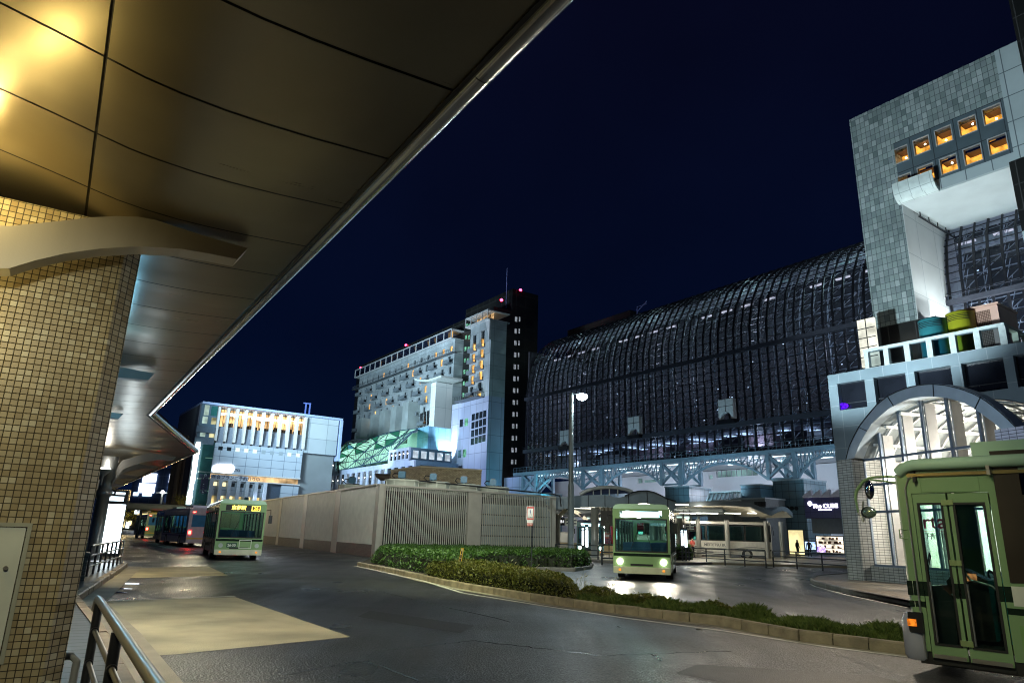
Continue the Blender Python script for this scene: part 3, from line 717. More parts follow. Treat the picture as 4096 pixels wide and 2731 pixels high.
p = FS.px(3307,2036,n-.1); a_, b_ = FS.px(3274,2041,n), FS.px(3328,2033,n); t.part('small_writing', fit(text_mb('京都駅ビル専門店街', .55, Mx((n-.06,p.y,p.z-.02), (0,-1,0), (0,0,1)), .02, .006), a_.y, b_.y, a_.z, b_.z), emis('cube_text2', (.9,.8,1), 3))
p = FS.px(3239,2013,n-.1); hx = [(n-.12,p.y+.30*math.sin(math.pi/3*i),p.z+.33*math.cos(math.pi/3*i)) for i in range(6)]
t.part('hexagon_logo', MB().prism(hx, (.08,0,0)), emis('hex_white', (1,.95,1), 6))
# kiosk window, yellow doorway and dark shop front
n = 86
def litbox(name, label, cat, u0, u1, v0, v1, mt, n=86, frame=M_darksteel, extra=None):
    a, b = FS.px(u0, v1, n), FS.px(u1, v0, n); t = Thing(name, label, cat, FS, (n,(a.y+b.y)/2,a.z))
    y0, y1, z0, z1 = min(a.y,b.y), max(a.y,b.y), a.z, b.z
    t.part('frame', MB().wall('x', n-.08, y0-.1, y1+.1, z0-.1, z1+.1, [(y0,y1,z0,z1)], .25), frame); t.part('lit_panel', MB().box(n, n+.1, y0, y1, z0, z1), mt)
    return t, y0, y1, z0, z1
_k = emis('kiosk_light', (1,.86,.66), 1.6, .75, .9)
t, y0, y1, z0, z1 = litbox('lit_shop_window', 'bright shop window full of goods at the right end behind the fence', 'shop window', 3271, 3372, 2146, 2212, _k)
sh = MB(); it = MB(); rnd = random.Random(2)
for k in range(4): sh.box(n-.12,n,y0,y1,z0+.1+k*(z1-z0)/4,z0+.16+k*(z1-z0)/4)
for k in range(42):
    yy = rnd.uniform(y0+.2,y1-.2); r_ = rnd.randrange(4); it.box(n-.3,n-.13,yy-.1,yy+.1,z0+.17+r_*(z1-z0)/4,z0+.17+r_*(z1-z0)/4+rnd.uniform(.12,.34))
t.part('shelf', sh, M_white); t.part('goods', it, mat('goods_brown', (.25,.10,.05), .5, 0, .8, 4))
t.part('screen', MB().box(n-.35,n-.28,y1-1.25,y1-.1,z0+.2,z0+.85), emis('screen_violet', (.5,.35,1), 2.0, .6, 3))
litbox('lit_doorway', 'yellow-lit open doorway behind the standing person in dark jacket', 'doorway', 3160, 3212, 2120, 2214, emis('door_yellow', (1,.85,.42), 1.3, .3, .5))
litbox('info_screen', 'blue-white information screen left of the bright shop window', 'screen', 3222, 3262, 2166, 2196, emis('info_white', (.45,.65,1), 1.6, .7, 3), 85.5)
# ================================================================ station hotel block (frame FH, a touch turned from the hall)
FH = Frame(-34.9)
def Hh(u, v, n=98.0): return FH.px(u, v, n)
M_blk = tiles('black_cladding', 3.4, 3.3, .09, [(.016,.017,.016),(.022,.022,.020),(.013,.014,.015)], (.05,.05,.05), .3, .3, dirt=.3, dscale=.1)
M_hw = tiles('hotel_white', 4.9, 3.3, .07, [(.40,.46,.48),(.46,.52,.54),(.36,.42,.45)], (.16,.19,.2), .6, .3, dirt=.3, dscale=.25)
M_lilac = tiles('lilac_panels', 3.0, 4.2, .10, [(.36,.42,.56),(.40,.46,.60),(.33,.39,.53)], (.18,.20,.27), .5, .3, dirt=.12, dscale=.15)
M_win_d = mat('window_dark', (.02,.028,.035), .15, .2); M_win_o = emis('window_orange', (1,.52,.14), 1.5, .5, .8); M_win_g = emis('window_green', (.3,.9,.6), .5, .7, 1.2)
M_win_w = emis('window_pale', (.62,.70,.80), .35, .5, 1.5)
zR = (FH.px(1429,1483,101).z+FH.px(1976,1203,101).z)/2
s0, s1 = FH.px(1976,1203,101).y, FH.px(1429,1483,101).y
nB = FH.py(2151,1300,s0).x; nM = FH.py(2050,1175,s0).x
T = Thing('station_hotel', 'tall black and white hotel block with balconies and red roof beacons', 'building', FH, (101,(s0+s1)/2,0))
T.part('black_slab', MB().box(101,nM,s0,s1,0,zR).box(nM+.01,nB,s0,s0+26,0,FH.py(2086,1163,s0).z), M_blk)
# windows down the black end wall
for k in range(13):
    v = 1268+k*47.5
    for du, w_ in ((0,9),(16,5)):
        a = FH.py(2060+du-k*1.3, v+17, s0-.05); b = FH.py(2060+du+w_-k*1.3, v, s0-.05)
        T.part('end_window', MB().box(a.x,b.x,s0-.06,s0+.1,a.z,b.z), M_win_w)
# green windows in the black gap
for k in range(7):
    for du in (0, 12):
        a = FH.px(1862+du-k*2.2, 1312+k*46, 100.9); b = FH.px(1869+du-k*2.2, 1294+k*46, 100.9)
        T.part('green_window', MB().box(100.9,101.1,a.y,b.y,a.z,b.z), M_win_g)
# main white facade
a, b = Hh(1440,1500), Hh(1822,1330); zt = (Hh(1433,1520).z+Hh(1822,1345).z)/2; ztg = (Hh(1433,1492).z+Hh(1822,1310).z)/2
fs0, fs1 = b.y, a.y; NC = 15; cw = (fs1-fs0)/NC
nG1 = FH.py(1738,1650,fs0).x     # front of the gateway wall
gz = FH.px(1735,1530,nG1).z; gs1 = FH.px(1722,1600,nG1).y
wins = []; 
for r in range(10):
    zc = zt-2.6-3.35*r
    for c in range(NC):
        s = fs0+cw*(c+.5)+(.5 if r % 2 else -.3)
        if r > 2 and c < 3 : continue
        if r > 7 and c > 8: continue
        w_, h_ = (.75, .8) if r == 0 else (.72, 1.15)
        wins.append((s-w_, s+w_, zc-h_, zc+h_*.95, r, c))
T.part('white_facade', MB().wall('x', 98, fs0, fs1, 20, zt, [w[:4] for w in wins], 3), M_hw)
rnd = random.Random(21); rest = MB(); nwin = 0
lit = {(0,1),(0,2),(0,6),(0,10),(0,0),(1,1),(1,5),(2,4),(3,3),(3,9),(4,8),(4,3),(5,4),(5,9),(5,11),(6,3),(6,13),(5,13),(7,5),(7,12),(6,7),(2,12),(3,12),(4,11),(7,3)}
for (x0,x1,z0,z1,r,c) in sorted(wins, key=lambda w: w[0]):
    bx = MB().box(98.35,98.5,x0-.02,x1+.02,z0-.02,z1+.02)
    if nwin < 72 or (r, c) in lit: T.part('window', bx, M_win_o if (r,c) in lit else M_win_d); nwin += 1
    else: rest.box(98.35,98.5,x0,x1,z0,z1)
o = T.part('window', rest, M_win_d); o['kind'] = 'stuff'
bal = None
for r in range(1, 9):
    for c in range(NC):
        if (r+c) % 2 == 0 or (r > 2 and c < 3) or (r > 6 and c > 8): continue
        zc = zt-2.6-3.35*r-1.3; s = fs0+cw*(c+.5)
        if bal is None:
            m_ = MB().box(-1.5,0,-2.0,2.0,-.22,0)
            for q in range(9): m_.bar((-1.45,-1.95+q*.4875,0),(-1.45,-1.95+q*.4875,.95),.07)
            m_.bar((-1.45,-2,.95),(-1.45,2,.95),.09); m_.box(-1.47,-1.43,-1.95,1.95,.08,.8)
            for sg in (-1,1): m_.bar((-1.45,sg*1.97,.95),(0,sg*1.97,.95),.08)
            bal = m_.mesh('balcony'); bal.materials.append(mat('balcony_grey', (.20,.24,.27), .5))
        ob = bpy.data.objects.new('balcony', bal); COL.objects.link(ob); ob.parent = T.e; ob.location = Vector((98, s, zc))-T.o
cwz = zt-2.6-1.75
m_ = MB().box(96.6,98,fs0-1,fs1+3,cwz-.18,cwz)
for q in range(70): s = fs0-1+(fs1-fs0+4)*q/69; m_.bar((96.6,s,cwz),(96.6,s,cwz+1),.06)
m_.bar((96.6,fs0-1,cwz+1),(96.6,fs1+3,cwz+1),.08)
T.part('catwalk', m_, mat('catwalk_grey', (.10,.12,.14), .5))
# glazed top corridor
m_ = MB().box(96.6,101,fs0,fs1+1.5,zt-.1,zt+.25).box(96.5,101,fs0,fs1+1.5,ztg-.12,ztg+.14)
for q in range(17): s = fs0+(fs1+1.5-fs0)*q/16; m_.bar((96.65,s,zt),(96.65,s,ztg),.22)
T.part('corridor_frame', m_, mat('frame_white', (.62,.66,.68), .5))
T.part('corridor_glass', MB().box(96.72,96.76,fs0,fs1+1.5,zt+.25,ztg-.12), M_glassd)
for q in (0, 2, 3, 5, 8, 9, 11):
    s = fs0+(fs1-fs0)*(q+.55)/16
    T.part('corridor_lamp_glow', MB().prism([(97.6,s,ztg-.3),(97.6,s+1.1,ztg-.3),(97.6,s+.2,zt+.5)] if q else [(97.6,s-1.5,zt+.4),(97.6,s-1.5,ztg-.3),(97.6,s+1.2,ztg-.3),(97.6,s+1.2,zt+.4)], (.1,0,0)), emis('corridor_orange', (1,.62,.25), .8))
# piers at the foot
for (u0,u1,vt) in ((1431,1447,1674),(1482,1497,1659),(1520,1541,1643),(1565,1586,1627),(1612,1635,1610)):
    a, b = Hh(u0,vt,94), Hh(u1,vt,94)
    T.part('pier', MB().box(94,98,b.y,a.y,20,a.z), mat('pier_concrete', (.33,.38,.38), .8, 0, .2, .3))
# punched screen right of the piers
for i in range(4):
    m_ = MB()
    for j in range(5):
        for p in range(2):
            for q in range(2):
                c0 = Hh(1668+i*13.5+p*5.5, 1662-i*5+j*11+q*5-p*2.5, 97.8); m_.box(97.9,98,c0.y-.32,c0.y+.32,c0.z-.3,c0.z+.3)
    T.part('punched_screen', m_, M_black)
# gateway wall with curled lip
M_gate = tiles('gate_white', 4.0, 6.0, .08, [(.74,.78,.78),(.78,.80,.80)], (.45,.5,.52), .45, .2, dirt=.05, dscale=.2)
T.part('gateway_wall', MB().box(nG1,98,fs0,gs1,18,gz), M_gate)
lip = []; 
for k in range(9):
    t = k/8; lip.append((fs0+(gs1-fs0)*.2+t*10.5, gz+.0+ (t**1.8)*1.9+.25))
m_ = MB(); up_ = [(s, z+.55) for s, z in lip]
m_.prism([(nG1-1.5,s,z) for s, z in lip]+[(nG1-1.5,s,z) for s, z in up_[::-1]], (98-nG1+1.5,0,0))
m_.box(nG1-1.5, 98, fs0-5.5, lip[0][0], lip[0][1], lip[0][1]+.55)
T.part('curled_lip', m_, mat('lip_white', (.66,.74,.72), .45))
# second white block
sW = 141.5; n1 = FH.py(1958,1500,sW).x; n2 = FH.py(2021,1500,sW).x
zW = FH.py(1962,1275,sW).z; zWg = FH.py(1958,1236,sW).z; sW1 = FH.px(1880,1400,n1).y; zmid = FH.px(1941,1585,n1).z; sP = FH.px(1808,1640,n1).y
holes = []
for r in range(7):
    for c in range(2):
        p = FH.px(1899+c*33-r*2.6, 1344-c*18+r*44+ (12 if r==0 else 0), n1); holes.append((p.y-.8,p.y+.8,p.z-1.35,p.z+1.2,r,c))
T.part('upper_block', MB().wall('x', n1, sW, sW1, zmid, zW, [h[:4] for h in holes], 1.2).box(n1+1.2,n2,sW,sW1,zmid,zW), M_hw)
for h in holes:
    T.part('window', MB().box(n1+.4,n1+.5,h[0]-.02,h[1]+.02,h[2]-.02,h[3]+.02), M_win_d if h[4] in (0,5) or (h[4]==4 and 0) else M_win_o)
    if 0 < h[4] < 6:
        ob = bpy.data.objects.new('balcony', bal); COL.objects.link(ob); ob.parent = T.e; ob.location = Vector((n1, (h[0]+h[1])/2, h[2]))-T.o; ob.scale = (.8,.75,.8)
T.part('lower_block', MB().box(n1,n2,sW,sP,0,zmid), M_lilac)
T.part('bevel', MB().prism([(n1-.05,sW,zW),(n1-.05,sW+2.2,zW),(n1-.05,sW,zW-5.5)], (-.5,0,0)), mat('bevel_white', (.7,.72,.74), .5))
m_ = MB().box(n1-1,n1+6,sW+.3,sW1+1.5,zW,zW+.3).box(n1-1,n1+6,sW+.3,sW1+1.5,zWg-.15,zWg+.1)
for q in range(5): s = sW+.4+(sW1+1-sW)*q/4; m_.bar((n1-.9,s,zW),(n1-.9,s,zWg),.2)
T.part('corridor_frame', m_, mat('frame_white', (.62,.66,.68), .5))
T.part('corridor_glow', MB().box(n1+1.2,n1+1.4,sW+1,sW1,zW+.5,zWg-.4), emis('lounge_glow', (1,.62,.28), .55, .9, 1.0))
for i in range(4):
    for j in range(4):
        p = FH.px(1893+i*15.3-j*1.2, 1668-i*4.5+j*32.5, n1-.02); T.part('square_window', MB().box(n1-.03,n1+.1,p.y-.75,p.y+.75,p.z-.85,p.z+.85), M_win_d)
for (u, v, g_) in ((1845,1692,0),(1865,1688,1),(1838,1815,0),(1858,1812,1)):
    p = FH.px(u, v, n1-.02); T.part('square_window', MB().box(n1-.03,n1+.1,p.y-.8,p.y+.8,p.z-1,p.z+1), M_win_g if g_ else M_win_d)
c0 = FH.px(1850,1615,n1); m_ = MB().box(n1-2.2,n1,FH.px(1938,1595,n1).y,FH.px(1845,1615,n1).y,zmid-.2,zmid)
for q in range(14): s = FH.px(1938,1595,n1).y+(FH.px(1845,1615,n1).y-FH.px(1938,1595,n1).y)*q/13; m_.bar((n1-2.2,s,zmid),(n1-2.2,s,zmid+1.1),.08)
m_.bar((n1-2.2,FH.px(1938,1595,n1).y,zmid+1.1),(n1-2.2,FH.px(1845,1615,n1).y,zmid+1.1),.1)
T.part('catwalk', m_, mat('catwalk_grey', (.10,.12,.14), .5))
for (u, v, n_) in ((1443,1471,101),(1624,1380,101),(2006,1200,101),(2082,1160,nM+1)):
    p = FH.px(u, v, n_) if n_ == 101 else FH.py(u, v, s0)
    o = T.part('beacon', MB().sphere(p, .42, 6), emis('beacon_red', (1,.03,.08), 18))
    T.part('beacon_mast', MB().bar(p-Vector((0,0,2.6)), p-Vector((0,0,.3)), .12), M_black, o)
p = FH.py(2033,1190,s0); T.part('antenna', MB().bar((p.x,p.y+1,p.z-3),(p.x,p.y+1,p.z+9.5),.14), mat('antenna_blue', (.3,.35,.7), .4))
p = FH.py(2052,1195,s0+8); T.part('antenna', MB().bar((p.x,p.y,p.z-3),(p.x,p.y,p.z+3),.12), mat('antenna_blue', (.3,.35,.7), .4))
# link wall to the hall
a, b = Hh(1960,1900,97.5), Hh(2125,1905,97.5)
T.part('link_wall', MB().box(97.5,99,b.y,sW,0,15.0), M_lilac)
# block on the roof of the hall
t = Thing('roof_plant_room', 'black rooftop box rising behind the vault of the glass hall', 'plant room', FS, (128,90,50))
a, b = S(2270,1326,126), S(2478,1249,126); t.part('box', MB().box(126,134,b.y-4,a.y,46,(a.z+b.z)/2), M_blk)
p = S(2512,1262,126); t.part('antenna', MB().bar((126.5,b.y-6,50),(126.5,b.y-6,p.z+1.5),.2).bar((126.5,b.y-6,p.z+.5),(126.5,b.y-9.5,p.z+2.5),.15).bar((126.5,b.y-6,p.z+1.8),(126.5,b.y-9.5,p.z+1.8),.12), mat('antenna_blue', (.3,.35,.7), .4))

# ================================================================ low wing with window bands in front of the hotel
nW = 80.0; a, b = FS.px(1255,1853,nW), FS.px(1656,1800,nW); zA = 22.0; zB = 18.6; sc_ = FS.px(1656,1850,nW).y
sa = a.y; n_e = FS.py(1833,1870,sc_).x
T = Thing('low_station_wing', 'long low pale wing with two bands of tall windows in front of the hotel', 'building', FS, (nW,(sa+sc_)/2,0))
rowB = []; NB = 18
for i in range(NB):
    s = sc_+(sa-sc_)*(i+.5)/NB; rowB.append((s-(sa-sc_)/NB*.33, s+(sa-sc_)/NB*.33, 13.2, 17.3))
sg0 = FS.px(1553,1830,nW).y; sg1 = FS.px(1342,1850,nW).y
rowA = []
for (x0, x1, k) in ((sg1+.5, sa-.5, 5), (FS.px(1636,1810,nW).y, sg0-.5, 5)):
    for i in range(k): s = x0+(x1-x0)*(i+.5)/k; w_ = (x1-x0)/k*.33; rowA.append((s-w_, s+w_, 19.2, 21.3))
wl = MB().wall('x', nW, sc_, sa, 0, zB, rowB, .5).wall('x', nW+.02, sg1, sa, zB, zA, rowA[:5], .5).wall('x', nW+.02, FS.px(1636,1810,nW).y, sg0, zB, zA, rowA[5:], .5)
wl.box(nW+.5, n_e, sa-.4, sa, 0, zB)
M_wing = tiles('wing_panels', 2.6, 2.1, .06, [(.36,.42,.54),(.40,.46,.58)], (.2,.23,.3), .5, .3, dirt=.12, dscale=.2)
T.part('front_wall', wl, M_wing)
T.part('roof', MB().box(nW+.52, n_e, sc_+.5, sa-.4, zB-.4, zB-.02).box(nW+2.5, nW+9, sg1, sa, zB, zA-.1), M_wing)
# end wall with a dark opening and the glazed terrace on top
T.part('end_wall', MB().wall('y', sc_-.02, nW+.5, n_e, 0, zB, [(nW+1.8,nW+6.5,14,17.5)], .5), mat('wing_end', (.10,.16,.22), .5))
T.part('end_window', MB().box(nW+1.8,nW+6.5,sc_+.2,sc_+.3,14,17.5), M_win_d)
tz0, tz1 = zB, zA; ts = FS.px(1636,1810,nW).y
n_t = FS.py(1806,1845,ts).x; hs = [(nW+.8+(n_t-nW-.8)*i/5+.3, nW+.8+(n_t-nW-.8)*(i+1)/5-.3, tz0+.8, tz1-.7) for i in range(5)]
T.part('terrace_wall', MB().wall('y', ts, nW+.54, n_t, tz0, tz1, hs, .3), mat('wing_end', (.10,.16,.22), .5))
for h in hs: T.part('terrace_window', MB().box(h[0],h[1],ts+.35,ts+.4,h[2],h[3]), emis('terrace_pale', (.7,.85,1), .75, .4, .6))
rnd = random.Random(8)
for i, h in enumerate(rowB+rowA):
    warm = i in (14,15,16,17); pale = i in (5,6,7,8,9,10,4)
    mt = emis('wing_warm', (1,.6,.28), .32, .9, .5) if warm else emis('wing_pale', (.6,.8,1), .28, .8, .5) if pale else M_win_d if i < 4 else emis('wing_dim', (.5,.65,.8), .10, .8, .5)
    T.part('window', MB().box(nW+.3,nW+.36,h[0]-.02,h[1]+.02,h[2]-.02,h[3]+.02), mt)
    if i >= 5 and not warm: 
        q = MB().sphere((nW+.2,(h[0]+h[1])/2,h[2]+(h[3]-h[2])*.62), .14, 5); T.part('globe_lamp', q, emis('globe', (1,.95,.85), 9))
p = FS.px(1412,1910,nW); q = FS.px(1460,1912,nW)
T.part('neon_writing', text_mb('THE ｷｭｰﾌﾞ'[:4]+'ホ', 1.0, Mx((nW+.25,p.y-1,p.z-.0),(0,-1,0),(0,0,1)), .02, .02), emis('neon_white', (.8,.9,1), 6)) if 0 else None
# faceted green glass roof
T = Thing('faceted_glass_roof', 'glowing green faceted glass roof with dark crooked bars rising over the low wing', 'glass roof', FS, (86,200,zB))
top = [(1302,1836),(1322,1806),(1362,1788),(1388,1770),(1432,1768),(1486,1752),(1520,1742),(1556,1730),(1600,1722),(1640,1717),(1680,1712)]
bot = [(1303,1838),(1335,1848),(1350,1880),(1385,1876),(1420,1869),(1450,1862),(1482,1856),(1512,1850),(1552,1842),(1572,1805),(1655,1728)]
G = []
rnd = random.Random(12)
for i, (tp, bt) in enumerate(zip(top, bot)):
    col = []
    for j in range(5):
        t = j/4; n_ = 80.6+12*t**1.4+(rnd.uniform(-.5,.5) if 0 < j < 4 else 0)
        u = bt[0]+(tp[0]-bt[0])*t+(rnd.uniform(-9,9) if 0 < j < 4 and 1 < i < 9 else 0); v = bt[1]+(tp[1]-bt[1])*t
        col.append(FS.px(u, v, n_))
    G.append(col)
pc = [MB(), MB(), MB()]; bars = MB(); thin = MB(); rnd = random.Random(6)
for i in range(len(G)-1):
    for j in range(4):
        a, b, c, d = G[i][j], G[i+1][j], G[i+1][j+1], G[i][j+1]
        k1 = 1 if (j >= 2 and rnd.random() < .45) else (2 if i in (1,2,3) and j == 3 else 0); k2 = 1 if (j >= 2 and rnd.random() < .35) else 0
        if (i+j) % 2: tr_ = [(a,b,c),(a,c,d)]; dg = (a,c)
        else: tr_ = [(a,b,d),(b,c,d)]; dg = (b,d)
        for t3, k_ in zip(tr_, (k1,k2)): pc[k_].add(t3, [(0,1,2)])
        o = Vector((-.12,0,.08))
        for p, q in ((a,b),(a,d),dg): bars.bar(p+o, q+o, .18)
        for q in (.25,.5,.75):
            if j < 2: thin.bar(a.lerp(b,q)+o, d.lerp(c,q)+o, .07)
            else:
                thin.bar(a.lerp(d,q)+o, b.lerp(c,q)+o, .07)
            
for p, q in zip(G[-1][:-1], G[-1][1:]): bars.bar(p, q, .3)
for i in range(len(G)-1): bars.bar(G[i][4], G[i+1][4], .3)
T.part('glass_panes', pc[0], emis('glass_pale_green', (.42,.90,.70), 1.15, .35, .12))
T.part('glass_panes', pc[1], emis('glass_green', (.06,.42,.24), .5, .3, .12)); T.part('glass_panes', pc[2], emis('glass_blue', (.10,.45,.60), .6, .3, .12))
T.part('bars', bars, mat('bar_navy', (.02,.05,.09), .4)); T.part('thin_bars', thin, mat('bar_navy', (.02,.05,.09), .4))
# white and blue walls to the right of it
n_ = 88
T = Thing('stair_tower', 'white and blue lit panelled wall between the green glass roof and the white gateway', 'building', FS, (n_,165,0))
a, b, c = FS.px(1640,1725,n_), FS.px(1682,1712,n_), FS.px(1726,1700,n_)
T.part('white_wall', MB().box(n_,n_+6,b.y,FS.px(1560,1800,n_).y,18,FS.px(1600,1722,n_).z-4), mat('stair_white', (.70,.80,.78), .5))
T.part('white_wall', MB().box(n_-.6,n_+6,b.y,a.y,18,b.z-1.2), mat('stair_white', (.70,.80,.78), .5))
T.part('blue_wall', MB().box(n_-.8,n_+6,c.y,b.y-.01,18,c.z-.3), tiles('blue_lit_panels', 2.2, 3.2, .08, [(.20,.46,.66),(.24,.50,.70)], (.12,.28,.4), .4, .3))
# two arching black gantries
for (pts, lab) in (([(1262,1845),(1268,1825),(1285,1800),(1310,1780),(1345,1771)], 'black arching truss gantry at the left end of the low wing'),([(1350,1880),(1348,1840),(1356,1800),(1385,1768),(1420,1757),(1470,1758)], 'black bent maintenance gantry reaching over the green glass roof')):
    m_ = MB(); P = [FS.px(u, v, 79.6) for u, v in pts]; Q = [p+Vector((0,-1.2,-.9)) for p in P]
    for A in (P, Q): m_.tube(A, .16, 6)
    n = 18
    def samp(A, t):
        k = min(len(A)-2, int(t*(len(A)-1))); return A[k].lerp(A[k+1], t*(len(A)-1)-k)
    for i in range(n): m_.bar(samp(P, i/n), samp(Q, (i+1)/n), .09); m_.bar(samp(P, (i+1)/n), samp(Q, i/n), .09)
    solo('gantry', m_, M_black, FS, tuple(P[0]), lab, 'gantry', 'maintenance gantries')

# ================================================================ shop and hotel building at the far left (own frame)
pL, pR = FW.pz(808,1606,33), FW.pz(1357,1674,33); dd = (pL-pR)
FD = Frame(math.degrees(math.atan2(dd.x, dd.y))); nD = FD.loc(pL).x
def Dd(x, y, n=None):   # pixel of the 3.136x crop at (700,1580)
    return FD.px(700+x/3.1357, 1580+y/3.1357, nD if n is None else n)
T = Thing('department_store', 'large pale department store with golden-lit upper windows between white fins', 'building', FD, (nD, FD.loc(pL).y, 0))
yL, yR = Dd(340,80).y, Dd(2060,293).y; zT = 33.0
y5 = Dd(560,140).y; y16 = Dd(1640,270).y; yg = Dd(1600,700).y
zg0 = Dd(1600,495).z; zg1 = Dd(1100,195).z; zs = Dd(1100,650).z
M_dw = tiles('store_grid', 3.4, 2.15, .09, [(.42,.50,.58),(.45,.53,.61)], (.08,.12,.18), .5, .2, dirt=.1, dscale=.1)
M_chk = tiles('store_checker', 5.2, 4.4, .10, [(.36,.43,.47),(.50,.56,.58),(.42,.48,.52)], (.2,.24,.28), .55, .2, dirt=.1, dscale=.1)
dep = 28
T.part('core', MB().box(nD+3,nD+dep,yR,yL-.0,0,zT-.5), mat('store_concrete', (.22,.25,.26), .7, 0, .1, .2))
T.part('checker_wall', MB().box(nD,nD+3,yR,y16,zs-.5,zT-.6), M_chk)
T.part('concrete_wall', MB().box(nD+1.5,nD+3,yR,yg,0,zs-.5), mat('store_concrete', (.22,.25,.26), .7, 0, .1, .2))
zb1 = Dd(1000,1010).z; zb0 = Dd(1000,1085).z
T.part('grid_wall', MB().box(nD-.3,nD+3,yg,y5+.8,zb1,zs), M_dw)
T.part('cornice', MB().box(nD-1.0,nD+dep,yR-.8,yL+.0,zT-.55,zT), mat('cornice_blue', (.40,.50,.75), .4))
T.part('edge_fin', MB().box(nD-.6,nD+3,yR-1.1,yR-.4,zs-2,zT-.56), mat('cornice_blue', (.40,.50,.75), .4))
T.part('lounge_glow', MB().box(nD+2.2,nD+2.4,y16,y5,zg0,zT-1), emis('lounge_gold', (1,.60,.25), 1.25, .6, .35))
rnd = random.Random(3); m_ = MB(); f_ = MB()
for i in range(26):
    y = y16+(y5-y16)*(i+.5)/26; m_.box(nD+1.2,nD+1.6,y-.5,y+.4,zT-2.0-rnd.random()*1.2,zT-1.8-rnd.random()*.4)
T.part('ceiling_light', m_, emis('gold_spot', (1,.85,.6), 5))
m_ = MB()
for i in range(36): y = y16+(y5-y16)*rnd.random(); m_.box(nD+1.4,nD+1.8,y-rnd.uniform(.2,.9),y+.3,zg0,zg0+rnd.uniform(.5,1.3))
for i in range(31): y = y16+(y5-y16)*i/30; m_.bar((nD+1,y,zg0),(nD+1,y,zT-.6),.13)
m_.bar((nD+1,y16,zg0+4.6),(nD+1,y5,zg0+4.6),.15)
T.part('window_bars', m_, mat('bars_brown', (.10,.06,.03), .6))
for i in range(11):
    y = y5+(y16-y5)*i/10
    T.part('fin', MB().prism([(nD-.9,y-.28,zs+.4),(nD-.9,y+.28,zs+.4),(nD-.9,y+.28,zT-.9),(nD-.9,y-.28,zT-.9)], (1.8,0,0)), mat('fin_white', (.66,.66,.64), .5))
    if i < 10:
        y2 = y5+(y16-y5)*(i+1)/10
        T.part('slanted_panel', MB().add([(nD+.9,y-.3,zg0),(nD+.9,y2+.3,zg0),(nD-.1,y2+.3,zs),(nD-.1,y-.3,zs),(nD+1.8,y-.3,zs)], [(0,1,2,3)]), mat('slant_grey', (.20,.24,.30), .5))
for i in range(10):
    p = Dd(570+108*i, 665+9.7*i, nD-.3); on = i in (2,3,4,8,9); T.part('square_window', MB().box(nD-.34,nD-.2,p.y-.55,p.y+.55,p.z-.5,p.z+.5), emis('square_pale', (.75,1,.8), 1.3) if on else M_win_d if i < 2 else mat('square_dim', (.3,.36,.40), .3))
m_ = MB()
for k, (x_, y_) in enumerate(((520,925),(545,917),(575,918),(608,920),(640,922),(668,925),(693,922))):
    p = Dd(x_, y_, nD-.5); m_.sphere((nD-.6,p.y,p.z), 1.0, 8, (.15,1.05,1.15))
T.part('glowing_sign', m_, emis('sign_bright', (.9,.93,1), 6))
p = Dd(738, 940, nD-.5); T.part('small_writing', text_mb('KYOTO', .95, Mx((nD-.40,p.y,p.z),(0,-1,0),(0,0,1)), .04, .02), mat('kyoto_dark', (.03,.04,.08), .5))
# lit restaurant band with a banner
T.part('band_glow', MB().box(nD+1.2,nD+1.4,yg,y5+2.2,zb0,zb1), emis('band_gold', (1,.66,.33), .75, .9, .25))
T.part('band_frame', MB().box(nD-.8,nD+1,yg,y5+3,zb1-.15,zb1+.15).box(nD-.8,nD+1,yg,y5+3,zb0-.25,zb0), mat('fin_white', (.66,.66,.64), .5))
a, b = Dd(450,1020,nD-.9), Dd(915,1050,nD-.9); zc = (a.z+b.z)/2
T.part('banner', MB().box(nD-.95,nD-.85,b.y,a.y,zb0-.2,zb0+1.15), mat('banner_white', (.55,.6,.66), .6))
T.part('banner_writing', text_mb('忘・新年会プランご予約承り中', 1.12, Mx((nD-1.0,(a.y+b.y)/2,zb0+.5),(0,-1,0),(0,0,1)), .02, .015), mat('ink_dark', (.03,.03,.08), .6))
# lower piers with warm shop windows
z1_ = zb0-.25; zc2 = Dd(800,1270).z
for i in range(7):
    p = Dd(560+113*i-(430 if 0 else 0)-120, 1150, nD); T.part('pier', MB().box(nD-1.2,nD+2,p.y-.45,p.y+.45,0,z1_), mat('pier_pale', (.50,.56,.62), .5))
a, b = Dd(440,1200,nD), Dd(1130,1200,nD)
T.part('panel_wall', MB().box(nD,nD+2,b.y,a.y,zc2,z1_), M_dw); T.part('shop_glow', MB().box(nD+1.8,nD+2,b.y-3,a.y,3,zc2), emis('shop_yellow', (1,.74,.30), 1.3, .8, .3))
for i in range(6):
    p = Dd(500+112*i, 1108+8*i, nD-.05); T.part('square_window', MB().box(nD-.08,nD,p.y-.5,p.y+.5,p.z-.5,p.z+.5), emis('square_warm', (1,.85,.45), 1.5) if i < 2 else M_win_d)
c, d = Dd(1130,1100,nD), Dd(1340,1100,nD); T.part('dark_opening', MB().box(nD+.6,nD+1,d.y,c.y,0,z1_), mat('opening_blue', (.05,.08,.12), .4))
T.part('grid_wall', MB().box(nD-.1,nD+1.4,yg,d.y,0,z1_), M_dw)
